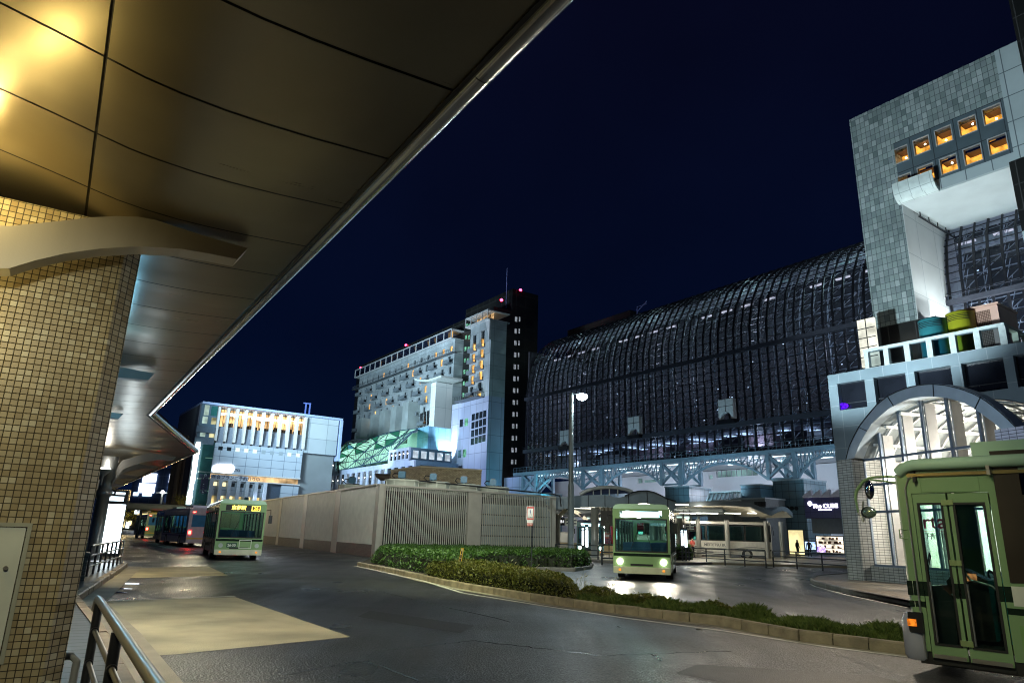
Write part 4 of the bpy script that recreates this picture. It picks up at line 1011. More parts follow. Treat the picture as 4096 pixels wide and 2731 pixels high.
# dark glazed corner on the left
e0 = Dd(545,400).y; 
T.part('corner_wall', MB().box(nD-.2,nD+3,e0+.9,yL+.0,0,zT-.6), mat('corner_slate', (.10,.16,.21), .45, 0, .1, .3))
for (x0,x1,y0,y1,k) in ((360,438,128,248,0),(445,540,145,255,1),(338,415,270,350,0),(450,522,285,362,2),(312,392,418,515,0),(425,500,430,528,2)):
    a, b = Dd(x0,y1,nD-.3), Dd(x1,y0,nD-.3); T.part('corner_window', MB().box(nD-.3,nD-.15,b.y,a.y,a.z,b.z), (emis('cw_pale', (.62,.85,.75), .7, .5, .3), mat('cw_green', (.03,.14,.13), .2), emis('cw_yellow', (.95,.9,.5), .65, .7, .4))[k])
for zz in (Dd(400,400).z, Dd(400,545).z): T.part('balcony_band', MB().box(nD-1.2,nD-.2,e0+.9,yL+.6,zz-1.6,zz), mat('band_slate', (.09,.13,.17), .5))
# left side wall receding, light column and vertical banner
sd = FD.loc(FW.pz(746,1655,33)); 
T.part('side_wall', MB().prism([(nD,yL,0),(nD+.01,yL+.3,0),(sd.x,sd.y,0),(sd.x+1,sd.y-2,0)], (0,0,zT-.6)), mat('side_grey', (.10,.11,.14), .6))
for k,(y0_,y1_) in enumerate(((.35,.62),(.35,.62))):
    A, B = Vector((nD,yL+.3,0)), Vector((sd.x,sd.y,0)); zz = 22.5-5.4*k
    p, q = A.lerp(B,.70), A.lerp(B,.92); o = Vector((-.15,.25,0)); T.part('side_window', MB().quad(p+o+Vector((0,0,zz)),q+o+Vector((0,0,zz)),q+o+Vector((0,0,zz+3)),p+o+Vector((0,0,zz+3))), emis('side_yellow', (.9,.85,.5), .5, .6, .3))
for (x0,x1,y0,y1) in ((268,325,582,660),(248,318,665,735),(238,300,740,860),(222,282,868,1000),(205,262,1005,1100),(190,240,1105,1195),(170,226,1202,1250),(150,222,1255,1365)):
    a, b = Dd(x0,y1,nD-2), Dd(x1,y0,nD-2); T.part('light_column', MB().box(nD-2,nD-.2,b.y,a.y,a.z,b.z-.1), emis('column_white', (.82,1,.95), 4.5))
a, b = Dd(318,1365,nD-.6), Dd(500,590,nD-.6)
T.part('green_glass', MB().box(nD-.8,nD-.21,b.y,a.y+1.5,a.z-6,b.z), mat('glass_teal', (.03,.10,.10), .12, .3, .3, .4))
for yy in (785,1035,1200): q = Dd(400,yy,nD-.9); T.part('floor_line', MB().box(nD-1.0,nD-.8,b.y,a.y+.5,q.z-.12,q.z+.12), emis('floor_green', (.35,.75,.6), .25))
a, b = Dd(335,1235,nD-1.2), Dd(395,990,nD-1.2)
T.part('vertical_banner', MB().box(nD-1.3,nD-1.2,b.y,a.y,a.z,b.z), mat('banner_pale', (.62,.68,.72), .6))
for i, ch in enumerate('琳派四百年記念'): T.part('banner_writing', text_mb(ch, 2.0, Mx((nD-1.36,(a.y+b.y)/2,b.z-1.2-i*(b.z-a.z-1.5)/7),(0,-1,0),(0,0,1)), .02, .03), mat('ink_dark', (.03,.03,.08), .6))
p = Dd(1660,200,nD+6); m_ = MB().bar((nD+6,p.y-.6,zT),(nD+6,p.y-.6,zT+4.5),.35).bar((nD+6,p.y+.6,zT),(nD+6,p.y+.6,zT+4.2),.35).bar((nD+6,p.y-.6,zT+4.3),(nD+6,p.y+1.4,zT+4.3),.3)
T.part('roof_mast', m_, mat('mast_blue', (.15,.22,.6), .4)); T.part('roof_box', MB().box(nD+8,nD+14,Dd(530,60,nD+8).y,Dd(440,60,nD+8).y,zT,zT+1.6), M_blk)

# ================================================================ more lit buildings down the street on the left
def farbox(name, label, u0, u1, vt, dist, depth, mt, z0=0, cat='building', grp=None):
    a, b = FW._hit(u0, vt, 1, dist), FW._hit(u1, vt, 1, dist); t = Thing(name, label, cat, FW, ((a.x+b.x)/2, dist, 0), grp)
    t.part('walls', MB().box(a.x, b.x, dist, dist+depth, z0, (a.z+b.z)/2), mt); return t
def P3(x, y, d): return FW._hit(200+x/2.613, 1750+y/2.613, 1, d)
t = farbox('office_block', 'blue office block with big glaring white screens on its front, seen under the canopy', 540, 715, 1870, 200, 20, tiles('office_blue', 3, 3, .12, [(.05,.09,.20),(.06,.10,.24)], (.12,.18,.3), .3, .3))
for (x0,x1,y0,y1) in ((965,1118,375,462),(920,1100,480,573),(1240,1330,380,470),(1225,1310,490,580),(1210,1290,600,690)):
    a, b = P3(x0,y1,199.8), P3(x1,y0,199.8); t.part('screen', MB().box(a.x,b.x,199.7,199.99,a.z,b.z), emis('screen_white', (.85,.93,1), 4))
a, b = P3(870,605,200), P3(1055,575,200); t.part('small_sign', MB().box(a.x,a.x+1.4,199.8,199.95,a.z,b.z).box(a.x+2.6,a.x+4.8,199.8,199.95,a.z,b.z).box(a.x+5.2,b.x,199.8,199.95,a.z,b.z), emis('sign_text', (.7,.9,1), 3))
t = farbox('round_column_building', 'brown-grey building with rounded fluted bays right of the white screens', 700, 790, 1770, 186, 16, mat('bays_base', (.10,.09,.08), .7))
a0, a1 = FW._hit(700,1900,1,186), FW._hit(788,1900,1,186)
for k in range(4):
    x = a0.x+(a1.x-a0.x)*(k+.5)/4; t.part('fluted_bay', MB().lathe((x,186,0), [((a1.x-a0.x)/9,0),((a1.x-a0.x)/9,25)], 14), mat('bays', (.26,.21,.16), .6, 0, .1, .5))
t = farbox('glass_gallery', 'low glazed gallery glowing gold beyond the canopy columns', 425, 556, 1958, 215, 15, mat('gallery_dark', (.05,.05,.05), .6))
a, b = P3(600,655,214), P3(905,545,214)
t.part('gold_glow', MB().box(a.x,b.x,214.6,214.9,a.z,b.z), emis('gallery_gold', (1,.72,.32), 1.6, .8, .25))
m_ = MB()
for i in range(17): x = a.x+(b.x-a.x)*i/16; m_.bar((x,214.3,a.z),(x,214.3,b.z),.2)
for i in range(4): z = a.z+(b.z-a.z)*i/3; m_.bar((a.x,214.3,z),(b.x,214.3,z),.2)
t.part('glazing_bars', m_, M_black)
t = farbox('street_shops', 'row of glowing shopfronts low down behind the waiting buses', 400, 860, 2068, 190, 8, mat('shops_dark', (.03,.035,.04), .6))
rnd = random.Random(31)
for i in range(26):
    u = 420+rnd.random()*420; a, b = FW._hit(u, 2100+rnd.uniform(-6,14), 1, 189.9), FW._hit(u+rnd.uniform(8,26), 2080+rnd.uniform(-6,8), 1, 189.9)
    t.part('shop_window', MB().box(a.x,b.x,189.7+i*.004,189.95,max(.5,a.z),b.z), emis('shop_c%d' % (i % 4), ((1,.9,.7),(.8,.95,1),(1,.8,.4),(.9,1,.95))[i % 4], 2.0, .5, .4))
a, b = P3(878,795,150), P3(1055,730,150)
t = Thing('billboard', 'bright white billboard with small figures below the shelter roof', 'billboard', FW, ((a.x+b.x)/2,150,0))
t.part('panel', MB().box(a.x,b.x,150,150.3,a.z,b.z), emis('billboard_white', (.8,.9,1), 3))
m_ = MB(); 
for k in range(5): x = a.x+(b.x-a.x)*(.5+.09*k); m_.sphere((x,149.95,a.z+(b.z-a.z)*(.4+.12*(k%2))), .32, 5, (1,.2,1.7))
t.part('figures', m_, mat('ink_dark', (.03,.03,.08), .6)); t.part('legs', MB().bar((a.x+1,150.15,0),(a.x+1,150.15,a.z),.3).bar((b.x-1,150.15,0),(b.x-1,150.15,a.z),.3), M_darksteel)
# ================================================================ tall gateway tower on the right
def C4(x, y, n): return FS.px(3200+x/1.742, 1200+y/1.742, n)
def T4(x, y, n=90.0): return FS.px(3300+x/1.3065, 100+y/1.3065, n)
nT = 90.0; zt = 61.2
sA, sB, sC = T4(127,508).y, T4(402,945).y, T4(883,130).y; sD = T4(1015,65).y; sE = T4(965,735).y
zo = T4(700,835).z; zbt = 29.4
nO = FS.py(3300+665/1.3065, 100+1075/1.3065, sB).x
T = Thing('gateway_tower', 'tall tiled tower with orange lit windows over a huge square opening at the right', 'tower', FS, (nT,33,0))
M_tt = tiles('tower_tiles', .62, .88, .055, [(.15,.20,.20),(.33,.40,.39),(.22,.28,.28),(.44,.50,.50),(.20,.25,.26)], (.07,.09,.10), .4, .5, dirt=.3, dscale=.12)
M_tp = tiles('tower_panels', 2.9, 3.4, .10, [(.42,.50,.52),(.47,.55,.57)], (.12,.15,.17), .5, .3, dirt=.15, dscale=.2)
M_sl = tiles('slate_panels', 2.68, 4.55, .09, [(.085,.12,.14),(.10,.135,.155)], (.03,.04,.05), .4, .3, shift=(0,0), dirt=.2, dscale=.4)
zw1 = T4(640,500).z; zw0 = zo+1.7
T.part('tiled_wall', MB().box(nT,nT+3,sB,sA,zbt,zt).box(nT,nT+3,sC,sB-.001,zw1,zt), M_tt)
T.part('dark_foot', MB().box(nT+.3,nT+3,sB-2,sA-.3,0,zbt), M_blk)
T.part('pale_panels', MB().box(nT-.15,nT+3,sD,sC-.001,zo+.6,zt), M_tp)
holes = []
for (x0,x1,y0,y1) in ((352,435,632,725),(462,547,583,675),(575,663,530,625),(697,793,477,575),(823,925,413,520),(372,452,778,868),(485,570,728,820),(601,692,680,775),(723,822,630,725),(850,957,572,675)):
    p = T4((x0+x1)/2,(y0+y1)/2); holes.append((p.y-.98,p.y+.98,p.z-1.12,p.z+1.12))
T.part('slate_wall', MB().wall('x', nT+.05, sC+.0, sB+.6-.6, zw0, zw1-.001, holes, .6), M_sl)
T.part('lintel', MB().box(nT-.02,nT+3,sC,sB-.002,zo+.25,zw0-.001), M_tp)
rm = emis('room_orange', (1,.42,.06), 1.15, .6, .9)
for i, h in enumerate(holes):
    w_ = T.part('window', MB().wall('x', nT-.02, h[0]-.06, h[1]+.06, h[2]-.06, h[3]+.06, [(h[0]+.05,h[1]-.05,h[2]+.05,h[3]-.05)], .12), M_grey)
    T.part('room_glow', MB().box(nT+2.2,nT+2.3,h[0]-1,h[1]+1,h[2]-1,h[3]+.3), rm, w_)
    T.part('room_shade', MB().box(nT+.66,nT+2.2,h[0]-.02,h[1]+.02,h[3]-.35,h[3]-.3).box(nT+1.6,nT+1.7,h[0]+.2,h[0]+.9+.2*(i % 3),h[2],h[2]+.6), mat('room_brown', (.10,.04,.015), .6), w_)
    if i < 8: T.part('room_lamp', MB().sphere((nT+.9,(h[0]+h[1])/2-.3+.2*(i%3),(h[2]+h[3])/2+(.45 if i % 2 else -.3)), .12, 5), emis('room_lamp_glow', (1,.9,.6), 20), w_)
M_ow = tiles('opening_white', 5.2, 5.5, .09, [(.72,.76,.76),(.76,.80,.80)], (.50,.55,.57), .5, .2, dirt=.06, dscale=.3)
T.part('inner_side_wall', MB().box(nT+3.001,nO,sB,sB+.6,zbt-3,zo), M_ow)
T.part('jamb_strip', MB().box(nT-.05,nT+3,sB-.06,sB-.001,zbt,zo), M_ow)
T.part('ceiling', MB().box(nT-.05,nO+.5,sE-.5,sB-.07,zo,zo+.24), mat('opening_ceiling', (.62,.68,.68), .4, 0, .08, .3))
T.part('back_beam', MB().box(nO+2.5,nO+4.2,sE-8,sB+.8,zo-1.6,zo-.2), mat('opening_ceiling', (.62,.68,.68), .4, 0, .08, .3))
tk = MB().bar((nT+3.5,sB-.5,zo-.8),(nO-.5,sB-.5,zo-.8),.16)
for k in range(5): y = nT+4+(nO-nT-5)*k/4; tk.bar((y,sB-.5,zo-.8),(y,sB-.5,zo),.1)
T.part('ceiling_track', tk, M_black)
# curled lip
lipR = T4(600,865).y; prof = []
for k in range(9):
    t = k/8*math.pi/2; prof.append((nT-.08-1.5*math.sin(t)*1.0, zo-.0+2.0*(1-math.cos(t))))
m_ = MB(); up_ = [(a, b+.55) for a, b in prof]
m_.prism([(a,sB+.25,b) for a, b in prof]+[(a,sB+.25,b) for a, b in up_[::-1]], (0,lipR-sB-.25,0))
T.part('curled_lip', m_, tiles('lip_panels', 1.3, 1.6, .05, [(.66,.74,.72),(.70,.78,.76)], (.3,.36,.36), .45, .2))
# dark masses right of the opening
T.part('right_pier', MB().box(nT-.1,nT+6,12,sE,zo-8.4,zo+.59), M_blk); T.part('right_pier_low', MB().box(nT-.1,nT+6,12,sE,0,zo-8.41), M_tp)  # lower part in pale panels, the blue light on the black pier put into colour
T.part('dark_slab', MB().box(nT-2.5,nT+8,8,sD-.3,zo+.6,72), M_blk)

# ================================================================ lower block with the roof terrace
nK = 72.0
s0, s1 = 4.0, C4(190,522,nK).y; zk = 19.65
T = Thing('terrace_block', 'grey-blue panelled block with big dark openings behind the arched glass entrance', 'building', FS, (nK,25,0))
hs = []
for (x0,x1,xm) in ((262,452,0),(515,738,0),(800,1056,0),(1130,1425,0),(1495,1800,0)):
    a, b = C4(x0,640-x0*.12,nK), C4(x1,640-x1*.12,nK); hs.append((b.y,a.y,15.6,18.55))
M_kb = tiles('block_panels', 2.4, 2.3, .05, [(.20,.27,.31),(.23,.30,.34)], (.36,.42,.46), .45, .3, dirt=.2, dscale=.25)
T.part('front_wall', MB().wall('x', nK, s0, s1, 0, zk, hs, .9), M_kb)
T.part('side_wall', MB().box(nK+.9,nK+14,s1-.9,s1,0,zk), M_kb)
T.part('roof', MB().box(nK+.9,nK+14,s0,s1-.9,zk-.5,zk-.01), M_kb)
for h in hs:
    w_ = T.part('opening_glass', MB().box(nK+.7,nK+.74,h[0]-.02,h[1]+.02,h[2],h[3]), mat('opening_dark', (.012,.014,.02), .12, 0, .3, .5))
    T.part('opening_rail', MB().bar((nK+.5,h[0],h[2]+.75),(nK+.5,h[1],h[2]+.75),.07), M_darksteel, w_)
p = C4(300,738,nK+.4); m_ = MB(); m_.sphere((nK+.4,p.y,p.z), .55, 6, (.6,1.1,.6))
T.part('violet_lamp', m_, emis('violet_lamp', (.10,.01,1), 1.6, .7, 3))
zr = 21.85; sR_ = C4(1415,140,nK+.3).y; sL_ = C4(438,350,nK+.3).y
m_ = MB().box(nK+.3,nK+.85,sR_,sL_,zr-.32,zr).box(nK+.3,nK+.85,sR_,sL_,zk,zk+.12)
for (x0,x1) in ((445,472),(578,612),(722,762),(878,918),(1040,1082),(1210,1254),(1388,1438)):
    a, b = C4(x0,440-x0*.14,nK+.3), C4(x1,440-x1*.14,nK+.3); m_.box(nK+.31,nK+.84,b.y,a.y,zk+.12,zr-.32)
T.part('terrace_frame', m_, mat('terrace_frame', (.50,.56,.56), .45))
m_ = MB().box(nK+.86,nK+11,sR_,sR_+.5,zr-.32,zr)
for k in range(5): m_.box(nK+1+k*2.5,nK+1.4+k*2.5,sR_,sR_+.5,zk,zr-.32)
T.part('terrace_frame', m_, mat('terrace_cream', (.52,.50,.38), .5))
T.part('terrace_glass', MB().box(nK+.55,nK+.58,sR_+.5,sL_-.4,zk+.12,zr-.32), glass('terrace_glass', (.7,.78,.82), .05))
# backlit panel wall, two drums and a pink box on the terrace
n_ = 84.0; a, b = C4(395,145,n_), C4(512,118,n_); zb_ = C4(430,470,n_).z
T.part('glowing_wall', MB().box(n_,n_+.4,b.y,a.y,zb_,(a.z+b.z)/2), tiles('glow_grid', .01,.01,.0,[(.7,.7,.7),(.7,.7,.7)],(.5,.5,.5)) if 0 else emis('glow_cream', (.95,.95,.80), 1.0, .35, .5))
m_ = MB()
for k in range(1,5): z = zb_+((a.z+b.z)/2-zb_)*k/5; m_.box(n_-.06,n_,b.y,a.y,z-.05,z+.05)
m_.box(n_-.07,n_-.005,(a.y+b.y)/2-.05,(a.y+b.y)/2+.05,zb_,(a.z+b.z)/2)
T.part('glowing_wall_bars', m_, M_black)
def drum(name, label, x0, x1, yt, n, mt):
    a, b = C4(x0,yt,n), C4(x1,yt,n); r = abs(a.y-b.y)/2; c = (a.y+b.y)/2; h = a.z
    t = Thing(name, label, 'drum', FS, (n+r,c,zk), 'coloured drums on the terrace')
    t.part('shell', MB().lathe((n+r,c,zk), [(r,0),(r,h-zk),(r-.08,h-zk),(r-.08,0)], 40), mt)
    m_ = MB()
    for k in range(26):
        t_ = math.pi+(-.9+1.8*k/25)
        for q in range(4): m_.sphere((n+r+math.cos(t_)*(r+.0), c+math.sin(t_)*(r+.0), h-.35-.18*q), .05, 3)
    t.part('perforation', m_, M_black)
drum('terrace_drum', 'teal perforated drum on the terrace under the tower', 785, 985, 148, 76.5, mat('drum_teal', (.05,.30,.34), .35, 0, .15, .6))
drum('terrace_drum', 'yellow perforated drum between the teal drum and the pink box', 978, 1180, 100, 77.5, mat('drum_yellow', (.50,.50,.03), .4, 0, .15, .6))
a, b = C4(1100,62,79), C4(1372,26,79)
t = Thing('pink_box', 'salmon pink perforated box on the terrace right of the yellow drum', 'box', FS, (79,(a.y+b.y)/2,zk))
t.part('walls', MB().box(79,84,b.y,a.y,zk,(a.z+b.z)/2-.2), mat('box_pink', (.62,.38,.30), .6, 0, .06, .5))
t.part('lid', MB().box(78.85,84.1,b.y-.15,a.y+.15,(a.z+b.z)/2-.2,(a.z+b.z)/2), mat('box_pink', (.62,.38,.30), .6, 0, .06, .5))
for k in range(3):
    yy = a.y+(b.y-a.y)*(.36+.17*k); t.part('grille', MB().box(78.96,79,yy-.35,yy+.25,zk+1.5,(a.z+b.z)/2-.6), tiles('grille_holes', .16,.16,.07,[(.45,.27,.2),(.5,.3,.23)],(.12,.06,.04), .6, .3))

# ================================================================ arched glass entrance (own frame)
FP = Frame(-14.0)
def frosted():
    m, nt, out = _new('frosted_glass'); L = nt.links.new
    t = _n(nt, 'ShaderNodeBsdfTransparent'); t.inputs[0].default_value = (.8,.85,.85,1); d = _n(nt, 'ShaderNodeBsdfPrincipled'); d.inputs['Base Color'].default_value = (.42,.45,.44,1); d.inputs['Roughness'].default_value = .3
    mx = _n(nt, 'ShaderNodeMixShader'); mx.inputs[0].default_value = .5; L(t.outputs[0], mx.inputs[1]); L(d.outputs[0], mx.inputs[2]); L(mx.outputs[0], out.inputs[0]); return m
def C6(x, y): return (3350+x/2.413, 1450+y/2.413)
nP = 22.3; nGl = 22.95
T = Thing('arched_entrance', 'arched glass entrance hall with grey metal ring, lit white inside, behind the green bus', 'entrance', FP, (nP,22,0))
outer = [FP.px(*C6(x,y), nP) for x,y in ((80,930),(110,810),(160,700),(215,600),(290,505),(380,400),(480,320),(580,270),(680,235),(790,210),(900,200),(1050,212),(1200,250),(1330,300),(1450,370),(1600,490),(1730,620))]
inner = [FP.px(*C6(x,y), nP) for x,y in ((160,920),(205,800),(265,690),(330,590),(410,515),(500,440),(600,388),(690,350),(790,330),(900,325),(1050,338),(1190,375),(1300,430),(1400,500),(1500,572),(1590,650))]
# continue both arcs down on the right, out of the picture
cy = (outer[10].y+outer[9].y)/2-.0; 
for arr in (outer, inner):
    L0 = [p for p in arr if p.y > cy+.3]
    last = arr[-1].z
    for q in sorted([p for p in L0 if p.z < last-.15], key=lambda p: -p.z): arr.append(Vector((nP, 2*cy-q.y, q.z)))
def arcstrip(m_, A, B, n0, n1):
    k = min(len(A), len(B))
    # resample both
    def rs(P, n):
        d = [0]
        for p, q in zip(P[:-1], P[1:]): d.append(d[-1]+(q-p).length)
        out = []
        for i in range(n):
            t = d[-1]*i/(n-1); j = max(k for k in range(len(d)) if d[k] <= t+1e-9); j = min(j, len(P)-2)
            out.append(P[j].lerp(P[j+1], (t-d[j])/(d[j+1]-d[j])))
        return out
    A, B = rs(A, 49), rs(B, 49)
    vs = []; fs = []
    for a_, b_ in zip(A, B): vs += [(n0,a_.y,a_.z),(n0,b_.y,b_.z),(n1,b_.y,b_.z),(n1,a_.y,a_.z)]
    for i in range(48):
        o = 4*i
        for a_, b_ in ((0,1),(1,2),(2,3),(3,0)): fs.append((o+a_,o+b_,o+4+b_,o+4+a_))
    m_.add(vs, fs, False); return A, B
m_ = MB(); OA, IA = arcstrip(m_, outer, inner, nP, nP+.5)
M_ring = mat('ring_metal', (.40,.47,.53), .35, .35, .08, 2, .03, 120)
T.part('ring', m_, M_ring)
m_ = MB()
for i in (7,16,26,35): 
    d = (IA[i]-OA[i]); m_.bar(Vector((nP-.01,OA[i].y,OA[i].z)), Vector((nP-.01,IA[i].y,IA[i].z)), .03, .03)
m_.tube([(nP-.02,p.y,p.z) for p in [OA[i].lerp(IA[i],.05) for i in range(49)]], .02, 6)
T.part('ring_joint', m_, M_black)
# vault behind the ring: glass skin, white ribs, purlins
ye = 13.0
m_ = MB()
for i in range(48):
    a_, b_ = IA[i], IA[i+1]; m_.quad((nP+.5,a_.y,a_.z),(nP+.5,b_.y,b_.z),(nP+ye,b_.y,b_.z),(nP+ye,a_.y,a_.z))
T.part('vault_skin', m_, frosted())
m_ = MB(); 
for k in range(15):
    n_ = nP+1.0+k*.80
    P = [(n_, cy+(p.y-cy)*.975, zz-.06) for p, zz in [(q, q.z) for q in IA]]; m_.tube(P, .055, 6)
for i in range(4, 49, 5): p = IA[i]; m_.bar((nP+.6,cy+(p.y-cy)*.97,p.z-.10),(nP+ye,cy+(p.y-cy)*.97,p.z-.10),.11)
T.part('rib', m_, mat('rib_white', (.75,.74,.70), .5))
m_ = MB()
for k in range(7):
    n_ = nP+1.0+k*2; P = [(n_, cy+(p.y-cy)*1.03, p.z+.10) for p in IA[10:44]]; m_.tube(P, .035, 5)
T.part('outer_pipe', m_, M_steel)
zs_ = min(p.z for p in IA[:3]); zpil = FP.px(*C6(60,935), nP).z
gy0, gy1 = IA[-1].y, IA[0].y
# masonry pillar, plinth and right block
M_pt = tiles('entrance_tiles', .27, .11, .018, [(.34,.33,.29),(.42,.41,.37),(.38,.37,.33)], (.05,.05,.05), .4, .8, dirt=.2, dscale=1.0)
pL = FP.px(3402,2330,nP).y; pR = FP.px(*C6(135,935),nP).y
T.part('left_pillar', MB().box(nP-.0,nP+3.2,pR,pL+.1,.15,zpil), M_pt)
zpl = FP.px(3600,2270,nGl).z
T.part('plinth', MB().box(nGl-.25,nGl+.25,gy0-2,pR-.001,.15,zpl), M_pt)
a = FP.px(3996,1721,nP-.6)
T.part('right_pillar', MB().box(nP-.8,nP+3,a.y-4,a.y,.15,a.z), tiles('entrance_tiles_pale', .27, .11, .018, [(.50,.48,.56),(.58,.56,.64)], (.08,.08,.10), .4, .8))
# glazed front: posts, transoms, panes
posts = [FP.px(3350+x/2.413,1450+y/2.413,nGl).y for x, y in ((250,950),(425,900),(635,870),(860,840),(1110,800),(1400,745))]
d_ = posts[-2]-posts[-1]; posts += [posts[-1]-d_, posts[-1]-2*d_]
trs = [zpl+.02, FP.px(*C6(480,1435),nGl).z, FP.px(*C6(450,1170),nGl).z, FP.px(*C6(430,920),nGl).z]
trs = [zpl+.04]+sorted(trs[1:]); 
def ztop(y):
    c = [(p.y, p.z) for p in IA]; best = trs[-1]
    for (y0_, z0_), (y1_, z1_) in zip(c[:-1], c[1:]):
        if min(y0_,y1_) <= y <= max(y0_,y1_) and abs(y1_-y0_) > 1e-6: best = max(best, z0_+(z1_-z0_)*(y-y0_)/(y1_-y0_))
    return best
M_fr = mat('entrance_frame', (.17,.21,.27), .35, .4, .08, 3)
m_ = MB()
for y in posts: m_.box(nGl-.05,nGl+.06,y-.055,y+.055,zpl,ztop(y))
for z in trs: m_.box(nGl-.04,nGl+.05,gy0,posts[0],z-.05,z+.05)
T.part('glazing_frame', m_, M_fr)
m_ = MB()
for y in posts[1:]: m_.box(nGl+.1,nGl+.6,y-.10,y-.04,zpl,ztop(y)-.1)
T.part('glass_fin', m_, mat('fin_silver', (.50,.48,.46), .3, .5, .1, 2))
pts = [(nGl,gy0,zpl),(nGl,posts[0],zpl)]+[(nGl,p.y,p.z) for p in IA if p.y < posts[0]]
T.part('front_glass', MB().poly(pts), glass('front_glass', (.92,.94,.94), .03, .02))
# room behind: white walls, cream bands, floor
m_ = MB().box(nP+ye,nP+ye+.2,gy0-1,gy1+1,.15,zs_+1.0).box(nP+3.3,nP+ye,gy1,gy1+.2,.15,zs_).box(nP+3.3,nP+ye,gy0-.2,gy0,.15,zs_)
T.part('room_wall', m_, mat('room_white', (.74,.70,.62), .6))
T.part('room_floor', MB().box(nGl,nP+ye,gy0,gy1,.15,.2), mat('room_floor', (.4,.36,.3), .4))
m_ = MB()
for k in range(9): y = gy1-.7-k*1.35; m_.box(nGl+1.8+(k%3)*.5,nGl+2.2+(k%3)*.5,y-.28,y+.12,.2,trs[-1]-.3)
T.part('room_column', m_, mat('column_cream', (.72,.66,.50), .5))
T.part('room_ceiling_band', MB().box(nGl+2.5,nGl+2.7,gy0,gy1,trs[-1]-1.1,trs[-1]-.25), mat('band_tan', (.62,.50,.36), .6))
m_ = MB()
for k in range(5): y = gy1-1.5-k*2.3; m_.box(nGl+5,nGl+5.2,y-.9,y+.9,trs[-1]-.5,trs[-1]-.42)
T.part('tube_light', m_, emis('tube_white', (1,.96,.88), 8))
# red lettering on the glass
a, b = FP.px(3613,2095,nGl), FP.px(3784,2090,nGl); cyt = (a.y+b.y)/2; zt_ = FP.px(3700,2088,nGl).z
tm = text_mb('Porta', 1.0, Mx((nGl-.03,cyt,zt_),(0,-1,0),(0,0,1)), .006, .01); ys_ = [v.y for v in tm.v]; zs2 = [v.z for v in tm.v]
k_ = abs(a.y-b.y)/(max(ys_)-min(ys_)); kz = (FP.px(3700,2062,nGl).z-FP.px(3700,2119,nGl).z)/(max(zs2)-min(zs2))
for v in tm.v: v.y = cyt+(v.y-cyt)*k_; v.z = zt_+(v.z-zt_)*kz
T.part('red_lettering', tm, mat('letter_red', (.45,.01,.05), .5))
zu = FP.px(3700,2124,nGl).z
T.part('lettering_line', MB().box(nGl-.035,nGl-.03,b.y,a.y,zu-.015,zu+.005), mat('letter_red', (.45,.01,.05), .5))
T.part('small_lettering', text_mb('京都駅前地下街ポルタ', .26, Mx((nGl-.03,cyt,zu-.2),(0,-1,0),(0,0,1)), .004, .003), mat('letter_dark', (.05,.05,.05), .5))
# raised pavement in front of it
KG = [(3800,2470),(3636,2420),(3395,2372),(3310,2352),(3262,2338),(3243,2326),(3262,2314),(3310,2308),(3400,2303)]
kp = [gp(u, v) for u, v in KG]
m_ = MB().prism([Vector((p.x,p.y,0)) for p in kp][::-1]+[Vector((40,60,0)),Vector((46,5,0)),Vector((16,4,0))][::-1][:0]+[Vector((26,44,0)),Vector((34,20,0)),Vector((20,10,0))], (0,0,.14))
struct('entrance_pavement', m_, tiles('entrance_slabs', .6, .6, .015, [(.20,.15,.10),(.26,.20,.14)], (.06,.05,.04), .4, .4, dirt=.3, dscale=1))
kerb('kerb', [(p.x,p.y) for p in kp], .15, .16, mat('kerb_dark', (.16,.15,.14), .6, 0, .3, 3, .3, 30), FW, 'curved dark stone kerb around the pavement of the arched entrance', seg=.8, side=-1)
struct('road_line', line([(3242,2335),(3262,2345),(3395,2380),(3636,2430)], .1), M_line)

# ================================================================ green bus in the right foreground (own frame)
FB = Frame(-42.5); nB_ = 10.85
def B6(x, y, n=nB_): return FB.px(3550+x/2.007, 1950+y/2.007, n)
def B4(x, y, n=nB_): return FB.px(3200+x/1.742, 1200+y/1.742, n)
M_bg = mat('bus_green', (.22,.34,.17), .22, 0, .05, 1.2, coat=.6); M_bd = mat('bus_dark_green', (.010,.022,.014), .2, coat=.5); M_bm = mat('bus_mint', (.42,.60,.46), .25, 0, .05, 1, coat=.5)
M_rub = mat('rubber', (.012,.012,.012), .6); M_brown = mat('bus_window_frame', (.030,.022,.016), .35); M_bgl = glass('bus_glass', (.74,.88,.86), .05, .02); M_bglr = glass('bus_glass_rear', (.45,.40,.30), .12, .02)
zsill = .24; zroof = 2.63
yF = B6(170,700).y+.0; d0 = (B6(205,70).y+B6(345,1330).y)/2; d1 = (B6(470,45).y+B6(665,1380).y)/2; d2 = (B6(800,25).y+B6(1045,1430).y)/2
zdt = B6(480,40).z; zdb = B6(520,1380).z; yW = B4(1335,1150).y
yr = (B4(1340,1150).y+B6(970,700).y)/2
T = Thing('green_city_bus', 'green city bus cut by the right edge, its folding front door closed', 'bus', FB, (nB_+1.2,-1,0), None)
zc0, zc1 = B6(600,770).z, B6(600,890).z; zd0, zd1 = B6(600,935).z, B6(600,985).z
yEnd = -6.5
zwin0, zwin1 = B6(1000,735).z, B4(1450,1110).z
th = .06
hol = [(d2,d0,zdb-.2,zdt),(yEnd+.5,yr-.02,zwin0,zwin1)]
T.part('side_panel', MB().wall('x', nB_, yEnd, yF, zc0, zroof, hol, th), M_bg)
T.part('side_panel', MB().wall('x', nB_, yEnd, yF, .30, zd1, hol, th).wall('x', nB_, yEnd, yF, zd0, zc1, hol, th), M_bg)
T.part('dark_stripe', MB().wall('x', nB_+.001, yEnd, yF, zc1, zc0, hol, th).wall('x', nB_+.001, yEnd, yF, zd1, zd0, hol, th), M_bd)
